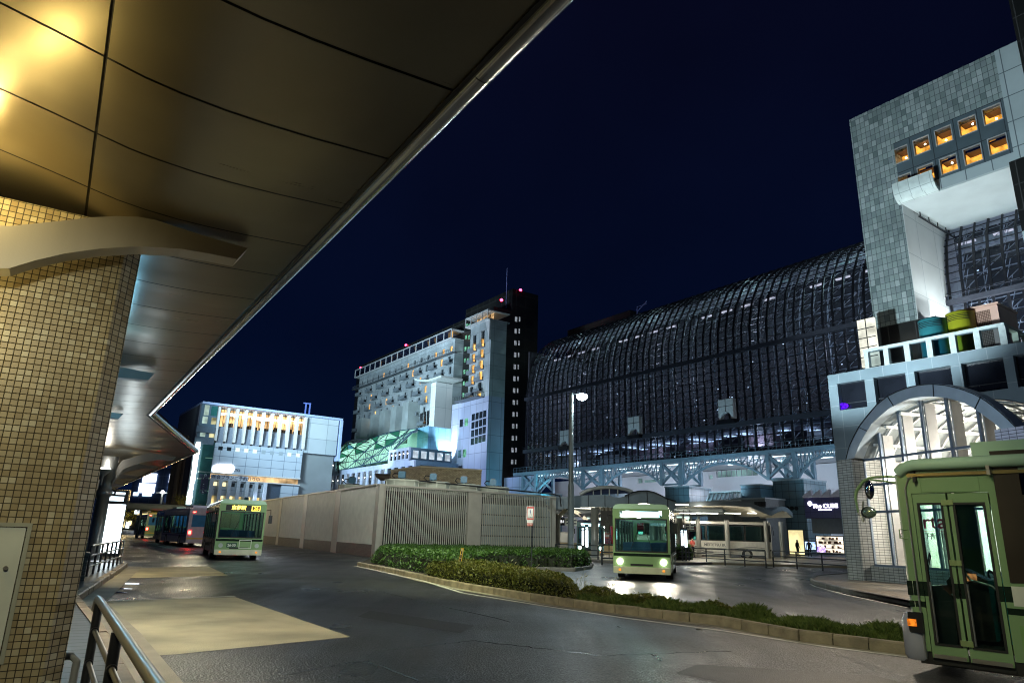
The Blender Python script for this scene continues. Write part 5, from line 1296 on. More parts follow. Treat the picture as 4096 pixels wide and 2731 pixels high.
T.part('skirt', MB().box(nB_+.02,nB_+th,yEnd,d0+.15,.14,.30), M_rub)
# recessed service panel over the door and outline joints
m_ = MB(); pa, pb = B4(808,1165), B4(1255,1330)
for (y0_,y1_,z0_,z1_) in ((pa.y,pb.y,pa.z-.05,pa.z-.05),):
    P = [(nB_-.004,pa.y-.03,pa.z-.07),(nB_-.004,pb.y,pa.z-.07),(nB_-.004,pb.y,pb.z),(nB_-.004,pa.y-.03,pb.z)]
    for p, q in zip(P, P[1:]+P[:1]): m_.bar(p, q, .006)
T.part('panel_joint', m_, mat('joint_green', (.12,.22,.08), .4))
T.part('side_camera', MB().box(nB_-.07,nB_,B4(815,1230).y,B4(793,1230).y,B4(800,1270).z,B4(800,1232).z).tube([(nB_-.012,B4(800,1240).y,B4(800,1240).z),(nB_-.012,B4(798,1140).y,B4(798,1150).z)], .012, 8), M_black)
# doors: two leaves each with frame, glass, rubber; hinges
dm = d1
def leaf(y0, y1, hinge=False):
    f = .062; t = T.part('door_leaf', MB().wall('x', nB_-.012, y0+.012, y1-.012, zdb, zc1+.0, [(y0+f,y1-f,zdb+.17,5)], .04).wall('x', nB_-.012, y0+.012, y1-.012, zc0, zdt-.01, [(y0+f,y1-f,0,zdt-.14)], .04), M_bg)
    T.part('door_stripe', MB().wall('x', nB_-.011, y0+.012, y1-.012, zc1, zc0, [(y0+f,y1-f,0,5)], .038), M_bd, t)
    T.part('door_rubber', MB().wall('x', nB_-.02, y0+f-.005, y1-f+.005, zdb+.16, zdt-.13, [(y0+f+.025,y1-f-.025,zdb+.185,zdt-.16)], .05), M_rub, t)
    T.part('door_glass', MB().box(nB_,nB_+.006,y0+f,y1-f,zdb+.17,zdt-.14), M_bgl, t)
    T.part('door_foot', MB().box(nB_-.02,nB_-.012,y0+.03,y1-.03,zdb+.0,zdb+.05), M_steel, t)
    T.part('door_bar', MB().tube([(nB_-.03,y1-f-.04,zdb+.2),(nB_-.03,y1-f-.04,zc0)], .012, 8), M_steel, t)
leaf(dm, d0); leaf(d2, dm)
for zz in (zdt-.13, (zdt+zdb)/2+.15, zdb+.22): T.part('door_hinge', MB().box(nB_-.035,nB_-.012,dm-.07,dm+.07,zz-.035,zz+.035), mat('hinge_olive', (.25,.32,.14), .4))
T.part('door_step', MB().box(nB_-.01,nB_+.5,d2,d0,.16,zdb-.04), M_rub)
# side windows behind the door
m_ = MB().wall('x', nB_-.01, yEnd, yr, zwin0-.04, zwin1+.12, [(yr-.35-1.5*k-1.15, yr-.28-1.5*k, zwin0+.06, zwin1-.55) for k in range(4)]+[(yr-.35-1.5*k-1.15, yr-.28-1.5*k, zwin1-.45, zwin1-.06) for k in range(4)], .05)
T.part('window_frame', m_, M_brown)
T.part('side_glass', MB().box(nB_+.02,nB_+.026,yEnd,yr,zwin0,zwin1), M_bglr)
# exit sign
ya, za = B6(1000,790).y+.01, B6(1000,790).z
T.part('exit_sign', MB().box(nB_-.006,nB_,ya-.62,ya,za-.235,za), mat('sign_cream', (.62,.62,.56), .4))
T.part('exit_writing', text_mb('出口', .155, Mx((nB_-.010,ya-.30,za-.085),(0,-1,0),(0,0,1)), .002, .004), M_black); T.part('exit_writing', text_mb('EXIT', .07, Mx((nB_-.010,ya-.30,za-.195),(0,-1,0),(0,0,1)), .002, .002), M_black)
T.part('flap', MB().box(nB_-.003,nB_,ya-1.2,ya-.02,.42,zd1-.12), mat('flap_green', (.19,.34,.12), .25))
# roof, rounded edge, gutter, far side, front
m_ = MB(); sec = []
for k in range(7): t = k/6*math.pi/2; sec.append((nB_+.20-.20*math.cos(t), zroof+.20*math.sin(t)))
for k in range(1,7): sec.append((nB_+.2+1.9*k/6, zroof+.20+.05*math.sin(math.pi*k/6)))
for k in range(1,7): t = math.pi/2-k/6*math.pi/2; sec.append((nB_+2.1+.20*math.cos(t), zroof+.20*math.sin(t)))
m_.prism([(a_,yEnd,b_) for a_, b_ in sec], (0,yF-.05-yEnd,0))
T.part('roof', m_, M_bm)
T.part('roof_rail', MB().tube([(nB_-.02,yEnd,zroof+.115),(nB_-.02,yF-.24,zroof+.115),(nB_-.01,yF-.13,zroof+.09),(nB_+.03,yF-.03,zroof+.02)], .085, 14), M_bm)
T.part('gutter', MB().box(nB_-.03,nB_-.001,yEnd,yF-.14,zroof-.045,zroof+.0), mat('gutter_gold', (.35,.28,.12), .3, .8))
m_ = MB(); 
for x in (1310,): p = B4(x,1090); m_.box(nB_-.12,nB_-.02,p.y-.02,p.y+.02,zroof-.06,zroof+.06)
T.part('rail_clamp', m_, M_steel)
T.part('roof_hatch', MB().box(nB_+.6,nB_+1.5,yW-.5,yW+.35,zroof+.22,zroof+.46), M_bm)
far = nB_+2.3
T.part('far_side', MB().wall('x', far-th, yEnd, yF-.1, .3, zroof, [(yF-1.15,yF-.35,1.15,zroof-.35)]+[(yF-1.35-1.35*(k+1)+.2,yF-1.35-1.35*k+.08,1.2,zroof-.3) for k in range(5)], th-.01), M_bg)
T.part('far_glass', MB().box(far-.04,far-.034,yEnd,yF-.2,1.15,zroof-.3), M_bgl)
m_ = MB(); prof = [(0,0),(.03,.0)]
yf = yF
T.part('front_panel', MB().wall('y', yf-.06, nB_+.05, far-.05, .3, zroof, [(nB_+.12,far-.12,1.1,zroof-.32)], .06), M_bg)
T.part('windscreen', MB().box(nB_+.1,far-.1,yf-.035,yf-.03,1.08,zroof-.3), M_bgl)
m_ = MB()
for k in range(6):
    a0, a1 = k/6*math.pi/2, (k+1)/6*math.pi/2
    m_.quad((nB_+.09-.09*math.cos(a0), yf-.0+.09*math.sin(a0)-.04, .30),(nB_+.09-.09*math.cos(a1), yf+.09*math.sin(a1)-.04, .30),(nB_+.09-.09*math.cos(a1), yf+.09*math.sin(a1)-.04, zroof),(nB_+.09-.09*math.cos(a0), yf+.09*math.sin(a0)-.04, zroof))
T.part('corner_post', m_, mat('corner_pale', (.50,.60,.48), .25, 0, .05, 2, coat=.5))
T.part('corner_stripe', MB().box(nB_-.004,nB_+.03,yf-.03,yf+.035,zc1,zc0).box(nB_-.004,nB_+.03,yf-.03,yf+.035,zd1,zd0), M_bd)
T.part('corner_trim', MB().tube([(nB_-.015,yF-.10,.2),(nB_-.015,yF-.10,zroof-.2),(nB_-.012,yF-.16,zroof-.06),(nB_-.01,yF-.28,zroof-.03)], .014, 8), M_steel)
bz = B6(200,1060); 
m_ = MB().lathe((nB_+.16, yf+.02, 0), [(.16,.17),(.19,.22),(.19,.66),(.15,.74),(.05,.78)], 20)
T.part('bumper', m_, mat('bumper_lilac', (.38,.38,.46), .25, 0, .1, 2, coat=.4))
T.part('bumper', MB().box(nB_+.16,far-.16,yf-.05,yf+.19,.2,.62), mat('bumper_lilac', (.38,.38,.46), .25, 0, .1, 2, coat=.4))
q = B6(180,1125); bx = T.part('indicator_housing', MB().box(nB_-.045,nB_+.0,yf-.12,yf+.06,.52,.78), M_black)
T.part('indicator_lens', MB().box(nB_-.06,nB_-.045,yf-.04,yf+.07,.60,.69), emis('amber', (1,.25,.02), .9, .5, 20), bx)
# mirrors on their arm
def BM(x, y, n=nB_+.25): return FB.px(3200+x/1.742, 1200+y/1.742, n)
arm_n = nB_+.05
P = [FB.px(3200+x/1.742,1200+y/1.742,arm_n) for x, y in ((725,1345),(728,1265),(700,1235),(600,1228),(490,1236),(440,1262),(392,1330),(386,1380),(398,1440),(405,1480))]
T.part('mirror_arm', MB().tube(P, [.022,.022,.018,.016,.02,.024,.026,.022,.018,.014], 8), M_bg)
P2 = [FB.px(3200+x/1.742,1200+y/1.742,arm_n) for x, y in ((725,1285),(600,1262),(490,1250))]
T.part('mirror_arm', MB().tube(P2, .014, 8), M_bg)
p = FB.px(3200+725/1.742,1200+1340/1.742,arm_n); T.part('mirror_pivot', MB().cyl((p.x,p.y,p.z-.12), .035, .20, 12), M_bg)
p = FB.px(3200+483/1.742,1200+1320/1.742,arm_n-.03)
mm_ = T.part('mirror', MB().sphere((p.x,p.y,p.z), .09, 8, (.35,.75,1.55)), M_black)
T.part('mirror_glass', MB().sphere((p.x-.025,p.y-.02,p.z), .078, 8, (.25,.75,1.55)), mat('mirror_face', (.7,.72,.74), .04, 1, 0), mm_)
p = FB.px(3200+478/1.742,1200+1478/1.742,arm_n-.03)
mm_ = T.part('mirror', MB().sphere((p.x,p.y,p.z), .10, 8, (.35,1.1,.85)), M_black)
T.part('mirror_glass', MB().sphere((p.x-.02,p.y-.02,p.z), .09, 8, (.3,1.1,.85)), mat('mirror_face2', (.45,.60,.50), .15, .8, 0), mm_)
T.part('mirror_stay', MB().tube([FB.px(3200+x/1.742,1200+y/1.742,arm_n-.01) for x,y in ((405,1480),(425,1500),(442,1545))], .012, 6).tube([FB.px(3200+x/1.742,1200+y/1.742,arm_n-.01) for x,y in ((440,1400),(438,1470),(445,1540))], .015, 6), M_steel)
T.part('grab_handle', MB().tube([(nB_-.002,B6(160,335).y,B6(160,335).z),(nB_-.02,B6(110,335).y+.02,B6(105,335).z),(nB_-.02,B6(105,405).y,B6(105,405).z),(nB_-.002,B6(165,405).y,B6(165,405).z)], .009, 8), M_bg)
# inside: floor, dash, wheel, fare box, poles, mirror, seat
T.part('cab_floor', MB().box(nB_+.5,far-.07,yEnd,yf-.1,.32,.40), M_rub)
T.part('dashboard', MB().prism([(nB_+.12,yf-.08,.4),(nB_+.12,yf-.08,1.10),(nB_+.12,yf-.35,1.14),(nB_+.12,yf-.5,.95),(nB_+.12,yf-.45,.4)], (2.0,0,0)), mat('dash_dark', (.02,.02,.022), .4))
T.part('partition', MB().box(nB_+.9,nB_+.94,d2-.15,d2+.28,.4,1.25), mat('partition_teal', (.02,.30,.36), .35)); T.part('fare_box', MB().prism([(nB_+.55,d2+.30,.45),(nB_+.55,d2+.30,1.22),(nB_+.55,d2+.62,1.38),(nB_+.55,d2+.80,1.18),(nB_+.55,d2+.70,.45)], (.3,0,0)), mat('fare_dark', (.03,.025,.022), .25))
T.part('fare_screen', MB().box(nB_+.54,nB_+.55,d2+.42,d2+.60,1.20,1.30), emis('fare_glow', (1,.35,.12), .5, .5, 20))
m_ = MB()
for (yy, nn) in ((d2+.12,nB_+.42),(d2-.4,nB_+.5)): m_.tube([(nn,yy,.3),(nn,yy,1.05),(nn+.02,yy+.12,1.16),(nn+.02,yy+.35,1.22),(nn,yy+.45,1.4)], .017, 10)
T.part('grab_pole', m_, M_steel)
T.part('grab_pole', MB().tube([(nB_+.2,d0-.15,1.02),(nB_+.2,dm+.1,1.02),(nB_+.22,dm+.02,.9)], .02, 8), M_darksteel)
m_ = MB().tube([(nB_+.4,yf-.06,1.1),(nB_+.42,yf-.07,zroof-.45)], .010, 6).tube([(nB_+.4,yf-.06,1.15),(nB_+.75,yf-.07,1.55)], .012, 6).tube([(nB_+.46,yf-.06,1.15),(nB_+.8,yf-.07,1.52)], .008, 6)
T.part('wiper', m_, M_black)
a_ = T.part('inside_mirror', MB().box(nB_+.35,nB_+.40,d2+.55,d2+.68,zdt-.55,zdt-.18), M_darksteel)
m_ = MB().box(nB_+1.45,nB_+1.95,d2-.1,d2+.35,.4,.85).box(nB_+1.45,nB_+1.95,d2-.18,d2-.08,.85,1.55); T.part('driver_seat', m_, mat('seat_blue', (.03,.06,.12), .8))
m_ = MB(); cw_ = Vector((nB_+1.7,yf-.62,1.12))
m_.tube([cw_+Vector((.21*math.cos(t_),.06*math.sin(t_),.20*math.sin(t_))) for t_ in [2*math.pi*k/24 for k in range(25)]], .016, 8, False); T.part('steering_wheel', m_, M_black)
T.part('ceiling_lining', MB().box(nB_+.1,far-.1,yEnd,yf-.1,zroof-.06,zroof-.01), mat('lining', (.25,.24,.22), .6))
T.part('ceiling_lamp', MB().box(nB_+.5,nB_+.6,yEnd+1,yr-.6,zroof-.09,zroof-.06), emis('cabin_warm', (1,.72,.3), 2.5))
m_ = MB()
for k in range(6): m_.sphere((nB_+.75,yr-.45-.5*k,zwin1-.30), .14, 6, (1,1.2,.5))
T.part('vent_cover', m_, mat('vent_gold', (.55,.42,.16), .25, .7))
for yy in (-4.6,):
    w_ = T.part('wheel', MB().tube([(nB_-.0,yy,.47),(nB_+.25,yy,.47)], .47, 24), M_rub); T.part('rim', MB().tube([(nB_-.01,yy,.47),(nB_+.05,yy,.47)], .27, 20), M_steel, w_)
for yy in (yf-2.0,): 
    w_ = T.part('wheel', MB().tube([(far-.28,yy,.47),(far-.03,yy,.47)], .47, 24), M_rub)
# ================================================================ slatted plant building in the middle
zL = 4.6
LC, LR, LL = FW.pz(1512,1934,zL), FW.pz(2221,1985,zL), FW.pz(830,2033,zL)
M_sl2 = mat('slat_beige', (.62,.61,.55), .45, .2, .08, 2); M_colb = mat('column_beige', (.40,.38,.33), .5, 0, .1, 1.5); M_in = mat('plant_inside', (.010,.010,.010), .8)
T = Thing('slatted_plant_building', 'long low building screened by beige vertical slats with fans on the roof', 'building', FW, (LC.x,LC.y,0))
def on(p, q, t, off=0, z=0):
    d = (q-p).normalized(); n = Vector((d.y, -d.x, 0)) ; return Vector((p.x,p.y,0))+(q-p)*t*Vector((1,1,0)).length*0+Vector(((q-p).x*t,(q-p).y*t,0))+n*off+Vector((0,0,z))
def tpix(p, q, u, v=2080):
    """fraction along p->q where the pixel column u meets the wall"""
    r = ray(u, v); dx, dy = r.x, r.y; ax, ay = p.x, p.y; bx, by = q.x-p.x, q.y-p.y
    det = dx*(-by)+bx*dy; t = (dx*(ay)-dy*(ax))/(bx*dy-by*dx) if 0 else None
    # solve s*d = a + t*b
    D_ = dx*by-dy*bx; return (ay*dx-ax*dy)/(-D_)
def screen(p, q, cols_px, sp, side, posts_w=.25):
    d = (q-p); d.z = 0; Lw = d.length; d.normalize(); n = Vector((d.y,-d.x,0))*side   # n points outwards
    P0 = Vector((p.x,p.y,0)); sl = MB(); k = int(Lw/sp)
    cps = [(tpix(p,q,a)*Lw, tpix(p,q,b)*Lw) for a, b in cols_px]; cps = [(min(a,b), max(a,b)) for a, b in cps]
    for i in range(k):
        s = (i+.5)*sp
        if any(a-.02 < s < b+.02 for a, b in cps): continue
        c = P0+d*s; sl.add([c+d*(-.024)+n*(-.03)+Vector((0,0,.78)), c+d*.024+n*(-.03)+Vector((0,0,.78)), c+d*.024+n*.03+Vector((0,0,.78)), c+d*(-.024)+n*.03+Vector((0,0,.78)),
            c+d*(-.024)+n*(-.03)+Vector((0,0,zL-.12)), c+d*.024+n*(-.03)+Vector((0,0,zL-.12)), c+d*.024+n*.03+Vector((0,0,zL-.12)), c+d*(-.024)+n*.03+Vector((0,0,zL-.12))],
            [(0,3,2,1),(4,5,6,7),(0,1,5,4),(1,2,6,5),(2,3,7,6),(3,0,4,7)])
    T.part('slats', sl, M_sl2)
    for a, b in cps:
        c0, c1 = P0+d*a, P0+d*b; m_ = MB().prism([c0+n*.06, c1+n*.06, c1-n*.25, c0-n*.25], (0,0,zL-.02)); T.part('column', m_, M_colb)
    m_ = MB(); rl = MB()
    for z in (1.5,2.25,3.0,3.8): rl.bar(P0+n*(-.16)+Vector((0,0,z)), P0+d*Lw+n*(-.16)+Vector((0,0,z)), .10, .05)
    T.part('rails', rl, M_darksteel)
    T.part('cornice', MB().bar(P0+n*(-.05)+Vector((0,0,zL-.06)), P0+d*Lw+n*(-.05)+Vector((0,0,zL-.06)), .34, .12), M_colb)
    T.part('base_wall', MB().bar(P0+n*(-.1)+Vector((0,0,.37)), P0+d*Lw+n*(-.1)+Vector((0,0,.37)), .26, .80), DB)
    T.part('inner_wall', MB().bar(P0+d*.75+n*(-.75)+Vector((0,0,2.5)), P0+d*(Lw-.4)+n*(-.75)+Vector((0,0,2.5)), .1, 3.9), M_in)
    return P0, d, n, Lw
sd1 = screen(LC, LR, [(1512,1534),(1870,1922),(2207,2221)], .165, 1)
sd2 = screen(LC, LL, [(1512,1498),(1356,1336),(1225,1211),(1123,1115),(1039,1034),(975,971),(925,922)], .165, -1)
# pale tanks seen between the slats of the right bay
P0, d_, n_, Lw = sd1
for k, (a, b) in enumerate(((1.55,2.2),(2.3,2.95),(3.05,3.75),(.9,1.45))):
    c0, c1 = P0+d_*(tpix(LC,LR,1945)*Lw)+n_*(-.3), P0+d_*(Lw-.5)+n_*(-.3)
    T.part('tank_panel', MB().prism([c0+Vector((0,0,a)), c1+Vector((0,0,a)), c1+n_*(-.3)+Vector((0,0,a)), c0+n_*(-.3)+Vector((0,0,a))], (0,0,b-a)), mat('tank_pale', (.40,.47,.50), .5))
bk = (LL-LC).normalized()
T.part('roof', MB().prism([Vector((p.x,p.y,zL-.35)) for p in (LC+(LR-LC)*.01+bk*.4, LR-(LR-LC)*.02+bk*.4, LR+bk*14, LL)], (0,0,.2)), M_conc)
# fans on the roof
M_fan = mat('fan_shell', (.55,.58,.50), .4, 0, .08, 2); M_mot = mat('motor_blue', (.05,.14,.22), .4, .2, .15, 4)
def fan(u, vt, dist, r, label, mo=True):
    c = FW._hit(u, vt, 1, dist); c.z = c.z-.54; c.z = min(c.z+.1, zL+.62)
    t = Thing('roof_fan', label, 'fan', FW, (c.x,c.y,c.z), 'fans on the slatted building')
    t.part('shell', MB().lathe(tuple(c), [(r,0),(r,.42),(r+.07,.44),(r+.07,.52),(r-.03,.54),(r-.05,.3)], 32), M_fan)
    m_ = MB()
    for k in range(10): a = k*math.pi/5; m_.bar((c.x+math.cos(a)*(r+.03),c.y+math.sin(a)*(r+.03),c.z), (c.x+math.cos(a)*(r+.03),c.y+math.sin(a)*(r+.03),c.z+.45), .05)
    for k in range(4): a = k*math.pi/2+.4; m_.bar((c.x,c.y,c.z+.5),(c.x+math.cos(a)*r,c.y+math.sin(a)*r,c.z+.5),.05)
    t.part('ribs', m_, M_fan)
    m = t.part('motor', MB().box(c.x-.26,c.x+.22,c.y-.2,c.y+.2,c.z+.68,c.z+1.12).cyl((c.x-.02,c.y,c.z+.5),.16,.2,14), M_mot)
    t.part('motor_cover', MB().box(c.x-.18,c.x+.14,c.y-.15,c.y+.15,c.z+1.12,c.z+1.19), M_darksteel, m)
    t.part('cable', MB().tube([(c.x-.25,c.y-.1,c.z+.95),(c.x-.55,c.y-.1,c.z+.98),(c.x-.68,c.y-.1,c.z+.8),(c.x-.45,c.y-.1,c.z+.62),(c.x+.6,c.y-.1,c.z+.6)], .04, 8), M_black)
for i, (u, ds) in enumerate(((1608,48.4),(1733,50.2),(1856,52.2),(1972,54.2))):
    fan(u, (1925,1933,1943,1953)[i], ds, 1.14+.02*i, ('leftmost','second from left','third from left','rightmost')[i]+' white rooftop fan with blue motor behind the slats')
fan(1408, 1944, 54.5, 1.0, 'white rooftop fan with blue motor above the left slatted wall')
fan(985, 2010, 96, 1.1, 'distant rooftop fan at the far left end of the slatted building')
p0, p1 = FW._hit(1600,1914,1,47.6), FW._hit(2215,1976,1,54.5)
m_ = MB().tube([p0, p1, p1+Vector((.5,.2,-.1)), p1+Vector((.6,.2,-.9))], .05, 8); solo('roof_pipe', m_, M_black, FW, tuple(p0), 'thin black pipe running over the white rooftop fans', 'pipe')
# tiled box and duct behind the fans
a, b, c = FW._hit(1683,1868,1,57), FW._hit(1923,1889,1,57), FW._hit(1563,1888,1,61.5)
zt = a.z; zc_ = zt; ld = Vector((c.x-a.x, 4.5, 0))
T = Thing('tan_tiled_box', 'tan tiled windowless plant box behind the white rooftop fans', 'building', FW, (a.x,a.y,0))
T.part('walls', MB().prism([(a.x,a.y,0),(b.x,b.y+1.8,0),(b.x+ld.x,b.y+1.8+ld.y,0),(a.x+ld.x,a.y+ld.y,0)], (0,0,zt)), tiles('tan_tiles', .24,.10,.016,[(.20,.15,.08),(.36,.29,.17),(.27,.21,.12),(.30,.24,.14)],(.10,.08,.05),.5,.6,brick=True,dirt=.2,dscale=.6))
T.part('coping', MB().prism([(a.x-.03,a.y-.05,zt),(b.x+.05,b.y+1.76,zt),(b.x+ld.x,b.y+1.8+ld.y,zt),(a.x+ld.x-.05,a.y+ld.y,zt)], (0,0,.12)), mat('coping_tan', (.36,.31,.21), .6))
p = FW._hit(1530,1908,1,55); m_ = MB().tube([(p.x-.62,p.y,p.z+.24),(p.x-.45,p.y,p.z+.14),(p.x-.1,p.y,p.z),(p.x+.6,p.y,p.z)], [.04,.16,.27,.28], 16).bar((p.x+.5,p.y,p.z-.2),(p.x+.5,p.y,zL-.2),.12)
solo('exhaust_duct', m_, mat('duct_brown', (.10,.08,.07), .35, .5), FW, (p.x,p.y,zL), 'brown exhaust duct with slanted mouth left of the tan tiled box', 'duct')

# ================================================================ planted island and hedges
ISF = [(1430,2262),(1579,2293),(1730,2329),(1846,2354),(2025,2385),(2181,2412),(2297,2429),(2376,2441),(2653,2475),(2874,2500),(3200,2563),(3479,2599),(3800,2640)]
ISB = [(3800,2575),(3479,2553),(3200,2520),(2874,2466),(2653,2441),(2400,2402),(2250,2368),(2100,2330),(1990,2302),(1940,2288),(2020,2283),(2150,2282),(2300,2284),(2365,2274),(2372,2262),(2330,2250),(2230,2240),(2000,2232),(1750,2226),(1520,2222)]
fr_ = [gp(u, v) for u, v in ISF]; bk_ = [gp(u, v) for u, v in ISB]
isl = MB().prism([(p.x,p.y,0) for p in fr_+bk_], (0,0,.11)); struct('planted_island', isl, mat('soil', (.05,.04,.025), .9, 0, .3, 3, .5, 20))
kerb('kerb', [(p.x,p.y) for p in fr_], .14, .18, M_kerb, FW, 'long curved row of weathered kerb stones along the front of the planted island', seg=.62, side=1, gap=.022)
kerb('kerb', [(p.x,p.y) for p in bk_[::1][:-5]], .13, .17, mat('kerb_dark', (.16,.15,.14), .6, 0, .3, 3, .3, 30), FW, 'darker kerb around the inner side and rounded tip of the planted island', seg=.7, side=1)
mb = MB()
for p, q in zip(fr_[:-1], fr_[1:]):
    d = (q-p).normalized(); n = Vector((d.y,-d.x,0)); mb.quad(p+Vector((0,0,.004)), p+n*.28+Vector((0,0,.004)), q+n*.28+Vector((0,0,.004)), q+Vector((0,0,.004)))
struct('gutter', mb, M_gut)
def leafmat(name, c1, c2):
    if name in _M: return _M[name]
    m, nt, out = _new(name); L = nt.links.new; b = _n(nt, 'ShaderNodeBsdfPrincipled'); gi = _n(nt, 'ShaderNodeTexCoord'); ns = _n(nt, 'ShaderNodeTexNoise'); ns.inputs['Scale'].default_value = 9; ns.inputs['Detail'].default_value = 3; L(gi.outputs['Object'], ns.inputs['Vector'])
    cr = _n(nt, 'ShaderNodeValToRGB'); cr.color_ramp.elements[0].position = .35; cr.color_ramp.elements[0].color = (*c1,1); cr.color_ramp.elements[1].position = .68; cr.color_ramp.elements[1].color = (*c2,1); L(ns.outputs['Fac'], cr.inputs[0]); L(cr.outputs[0], b.inputs['Base Color']); b.inputs['Roughness'].default_value = .5
    tr = _n(nt, 'ShaderNodeBsdfTranslucent'); L(cr.outputs[0], tr.inputs[0]); mx = _n(nt, 'ShaderNodeMixShader'); mx.inputs[0].default_value = .25; L(b.outputs[0], mx.inputs[1]); L(tr.outputs[0], mx.inputs[2]); L(mx.outputs[0], out.inputs[0]); _M[name] = m; return m
M_leaf = leafmat('hedge_leaf', (.025,.075,.012), (.10,.20,.03)); M_leafy = leafmat('hedge_leaf_yellow', (.06,.08,.010), (.20,.20,.035)); M_grass = leafmat('grass_leaf', (.06,.11,.02), (.22,.28,.07))
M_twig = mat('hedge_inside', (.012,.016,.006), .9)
def inpoly(x, y, P):
    c = False; j = len(P)-1
    for i in range(len(P)):
        if (P[i][1] > y) != (P[j][1] > y) and x < (P[j][0]-P[i][0])*(y-P[i][1])/(P[j][1]-P[i][1])+P[i][0]: c = not c
        j = i
    return c
def distedge(x, y, P):
    m = 1e9
    for i in range(len(P)):
        ax, ay = P[i]; bx, by = P[(i+1) % len(P)]; dx, dy = bx-ax, by-ay; L2 = dx*dx+dy*dy or 1e-9
        t = max(0, min(1, ((x-ax)*dx+(y-ay)*dy)/L2)); m = min(m, math.hypot(x-ax-dx*t, y-ay-dy*t))
    return m
from mathutils import noise as _noise
def hedge(poly, h, n, label, mt, lsz=.045, z0=.1, rough=.18, cat='hedge', edge=.35, name='hedge'):
    """leaf-covered hedge over a ground polygon; height rounded at the edges, lumpy on top"""
    P = [(p[0], p[1]) for p in poly]; xs = [p[0] for p in P]; ys = [p[1] for p in P]; rnd = random.Random(len(P)*7+int(h*100))
    def top(x, y):
        e = distedge(x, y, P); k = math.sqrt(max(0, min(1, e/edge))); nn = _noise.noise(Vector((x*1.1, y*1.1, 3)))+.5*_noise.noise(Vector((x*3.1, y*3.1, 9)))
        return h*(.25+.75*k)*(1+rough*nn)
    t = Thing(name, label, cat, FW, (sum(xs)/len(xs), sum(ys)/len(ys), z0))
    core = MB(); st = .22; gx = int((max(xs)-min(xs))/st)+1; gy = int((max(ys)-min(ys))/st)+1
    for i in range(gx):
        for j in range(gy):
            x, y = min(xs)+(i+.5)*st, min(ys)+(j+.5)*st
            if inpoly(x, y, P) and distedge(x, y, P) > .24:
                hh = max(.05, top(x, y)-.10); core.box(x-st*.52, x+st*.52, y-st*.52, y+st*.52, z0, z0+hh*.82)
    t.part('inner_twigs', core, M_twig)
    lv = MB(); c = 0; tries = 0
    while c < n and tries < n*30:
        tries += 1
        x, y = rnd.uniform(min(xs), max(xs)), rnd.uniform(min(ys), max(ys))
        if not inpoly(x, y, P): continue
        e = distedge(x, y, P); d_cam = math.hypot(x, y)
        tt = top(x, y)
        if e < .16 and rnd.random() < .8: z = rnd.uniform(.02, tt)
        else: z = tt-abs(rnd.gauss(0, .05))+ (rnd.random() < .06)*rnd.uniform(0,.08)
        s = lsz*rnd.uniform(.6, 1.5); ctr = Vector((x, y, z0+z)); a = rnd.uniform(0, 6.28); tl = rnd.uniform(.1, 1.3)
        u_ = Vector((math.cos(a)*math.cos(tl), math.sin(a)*math.cos(tl), math.sin(tl)))*s; w_ = Vector((-math.sin(a), math.cos(a), rnd.uniform(-.4,.4)))*s*.45
        lv.add([ctr-u_*.3, ctr+u_*.35+w_, ctr+u_, ctr+u_*.35-w_], [(0,1,2,3)]); c += 1
    t.part('foliage', lv, mt); return t
def G2(pts): return [gp(u, v) for u, v in pts]
hedge(G2([(1480,2262),(1600,2286),(1740,2318),(1800,2322),(1860,2300),(1930,2286),(2010,2281),(2160,2280),(2300,2280),(2362,2272),(2366,2262),(2320,2252),(2220,2243),(2000,2236),(1750,2232),(1540,2230)]), .72, 44000, 'broad low green hedge on the island in front of the slatted building', M_leaf, .075)
hedge(G2([(1690,2312),(1850,2348),(2030,2377),(2180,2402),(2300,2418),(2318,2395),(2250,2374),(2100,2338),(1960,2306),(1830,2302)]), .50, 26000, 'yellow-green trimmed hedge along the front kerb of the island', M_leafy, .05)
def grass(path, wd, n, label, h=.22, mt=None, z0=.11, seed=1, name='weeds', clumps=None):
    rnd = random.Random(seed); lv = MB(); segs = list(zip(path[:-1], path[1:])); Ls = [(q-p).length for p, q in segs]; tot = sum(Ls)
    for i in range(n):
        s = rnd.random()*tot; k = 0
        while s > Ls[k] and k < len(Ls)-1: s -= Ls[k]; k += 1
        p, q = segs[k]; d = (q-p).normalized(); m_ = Vector((-d.y, d.x, 0)); c = p+d*s+m_*rnd.uniform(.14, wd)
        g_ = _noise.noise(Vector((c.x*1.3, c.y*1.3, 1)))
        hh = h*(.35+.8*max(0, .45+g_*1.2))*rnd.uniform(.5, 1.25); a = rnd.uniform(0, 6.28); ln = hh*rnd.uniform(.1,.8); w_ = .006+.004*rnd.random()
        b0 = Vector((c.x, c.y, z0)); dr = Vector((math.cos(a), math.sin(a), 0)); sd_ = Vector((-dr.y, dr.x, 0))*w_
        mdl = b0+dr*ln*.35+Vector((0,0,hh*.65)); tip = b0+dr*ln+Vector((0,0,hh))
        lv.add([b0-sd_, b0+sd_, mdl+sd_*.8, tip, mdl-sd_*.8], [(0,1,2,3,4)])
    o = solo(name, lv, mt or M_grass, FW, (path[0].x, path[0].y, z0), label, 'plants', kind='stuff'); return o
tail = G2([(2290,2425),(2376,2438),(2653,2472),(2874,2497),(3200,2560),(3479,2596),(3800,2636)])
grass(tail, .85, 26000, 'rough grass and weeds growing behind the kerb of the narrow island tail', .20, seed=3)
grass(tail[3:], .75, 7000, 'taller loose grass tufts near the bus end of the island tail', .24, seed=5)
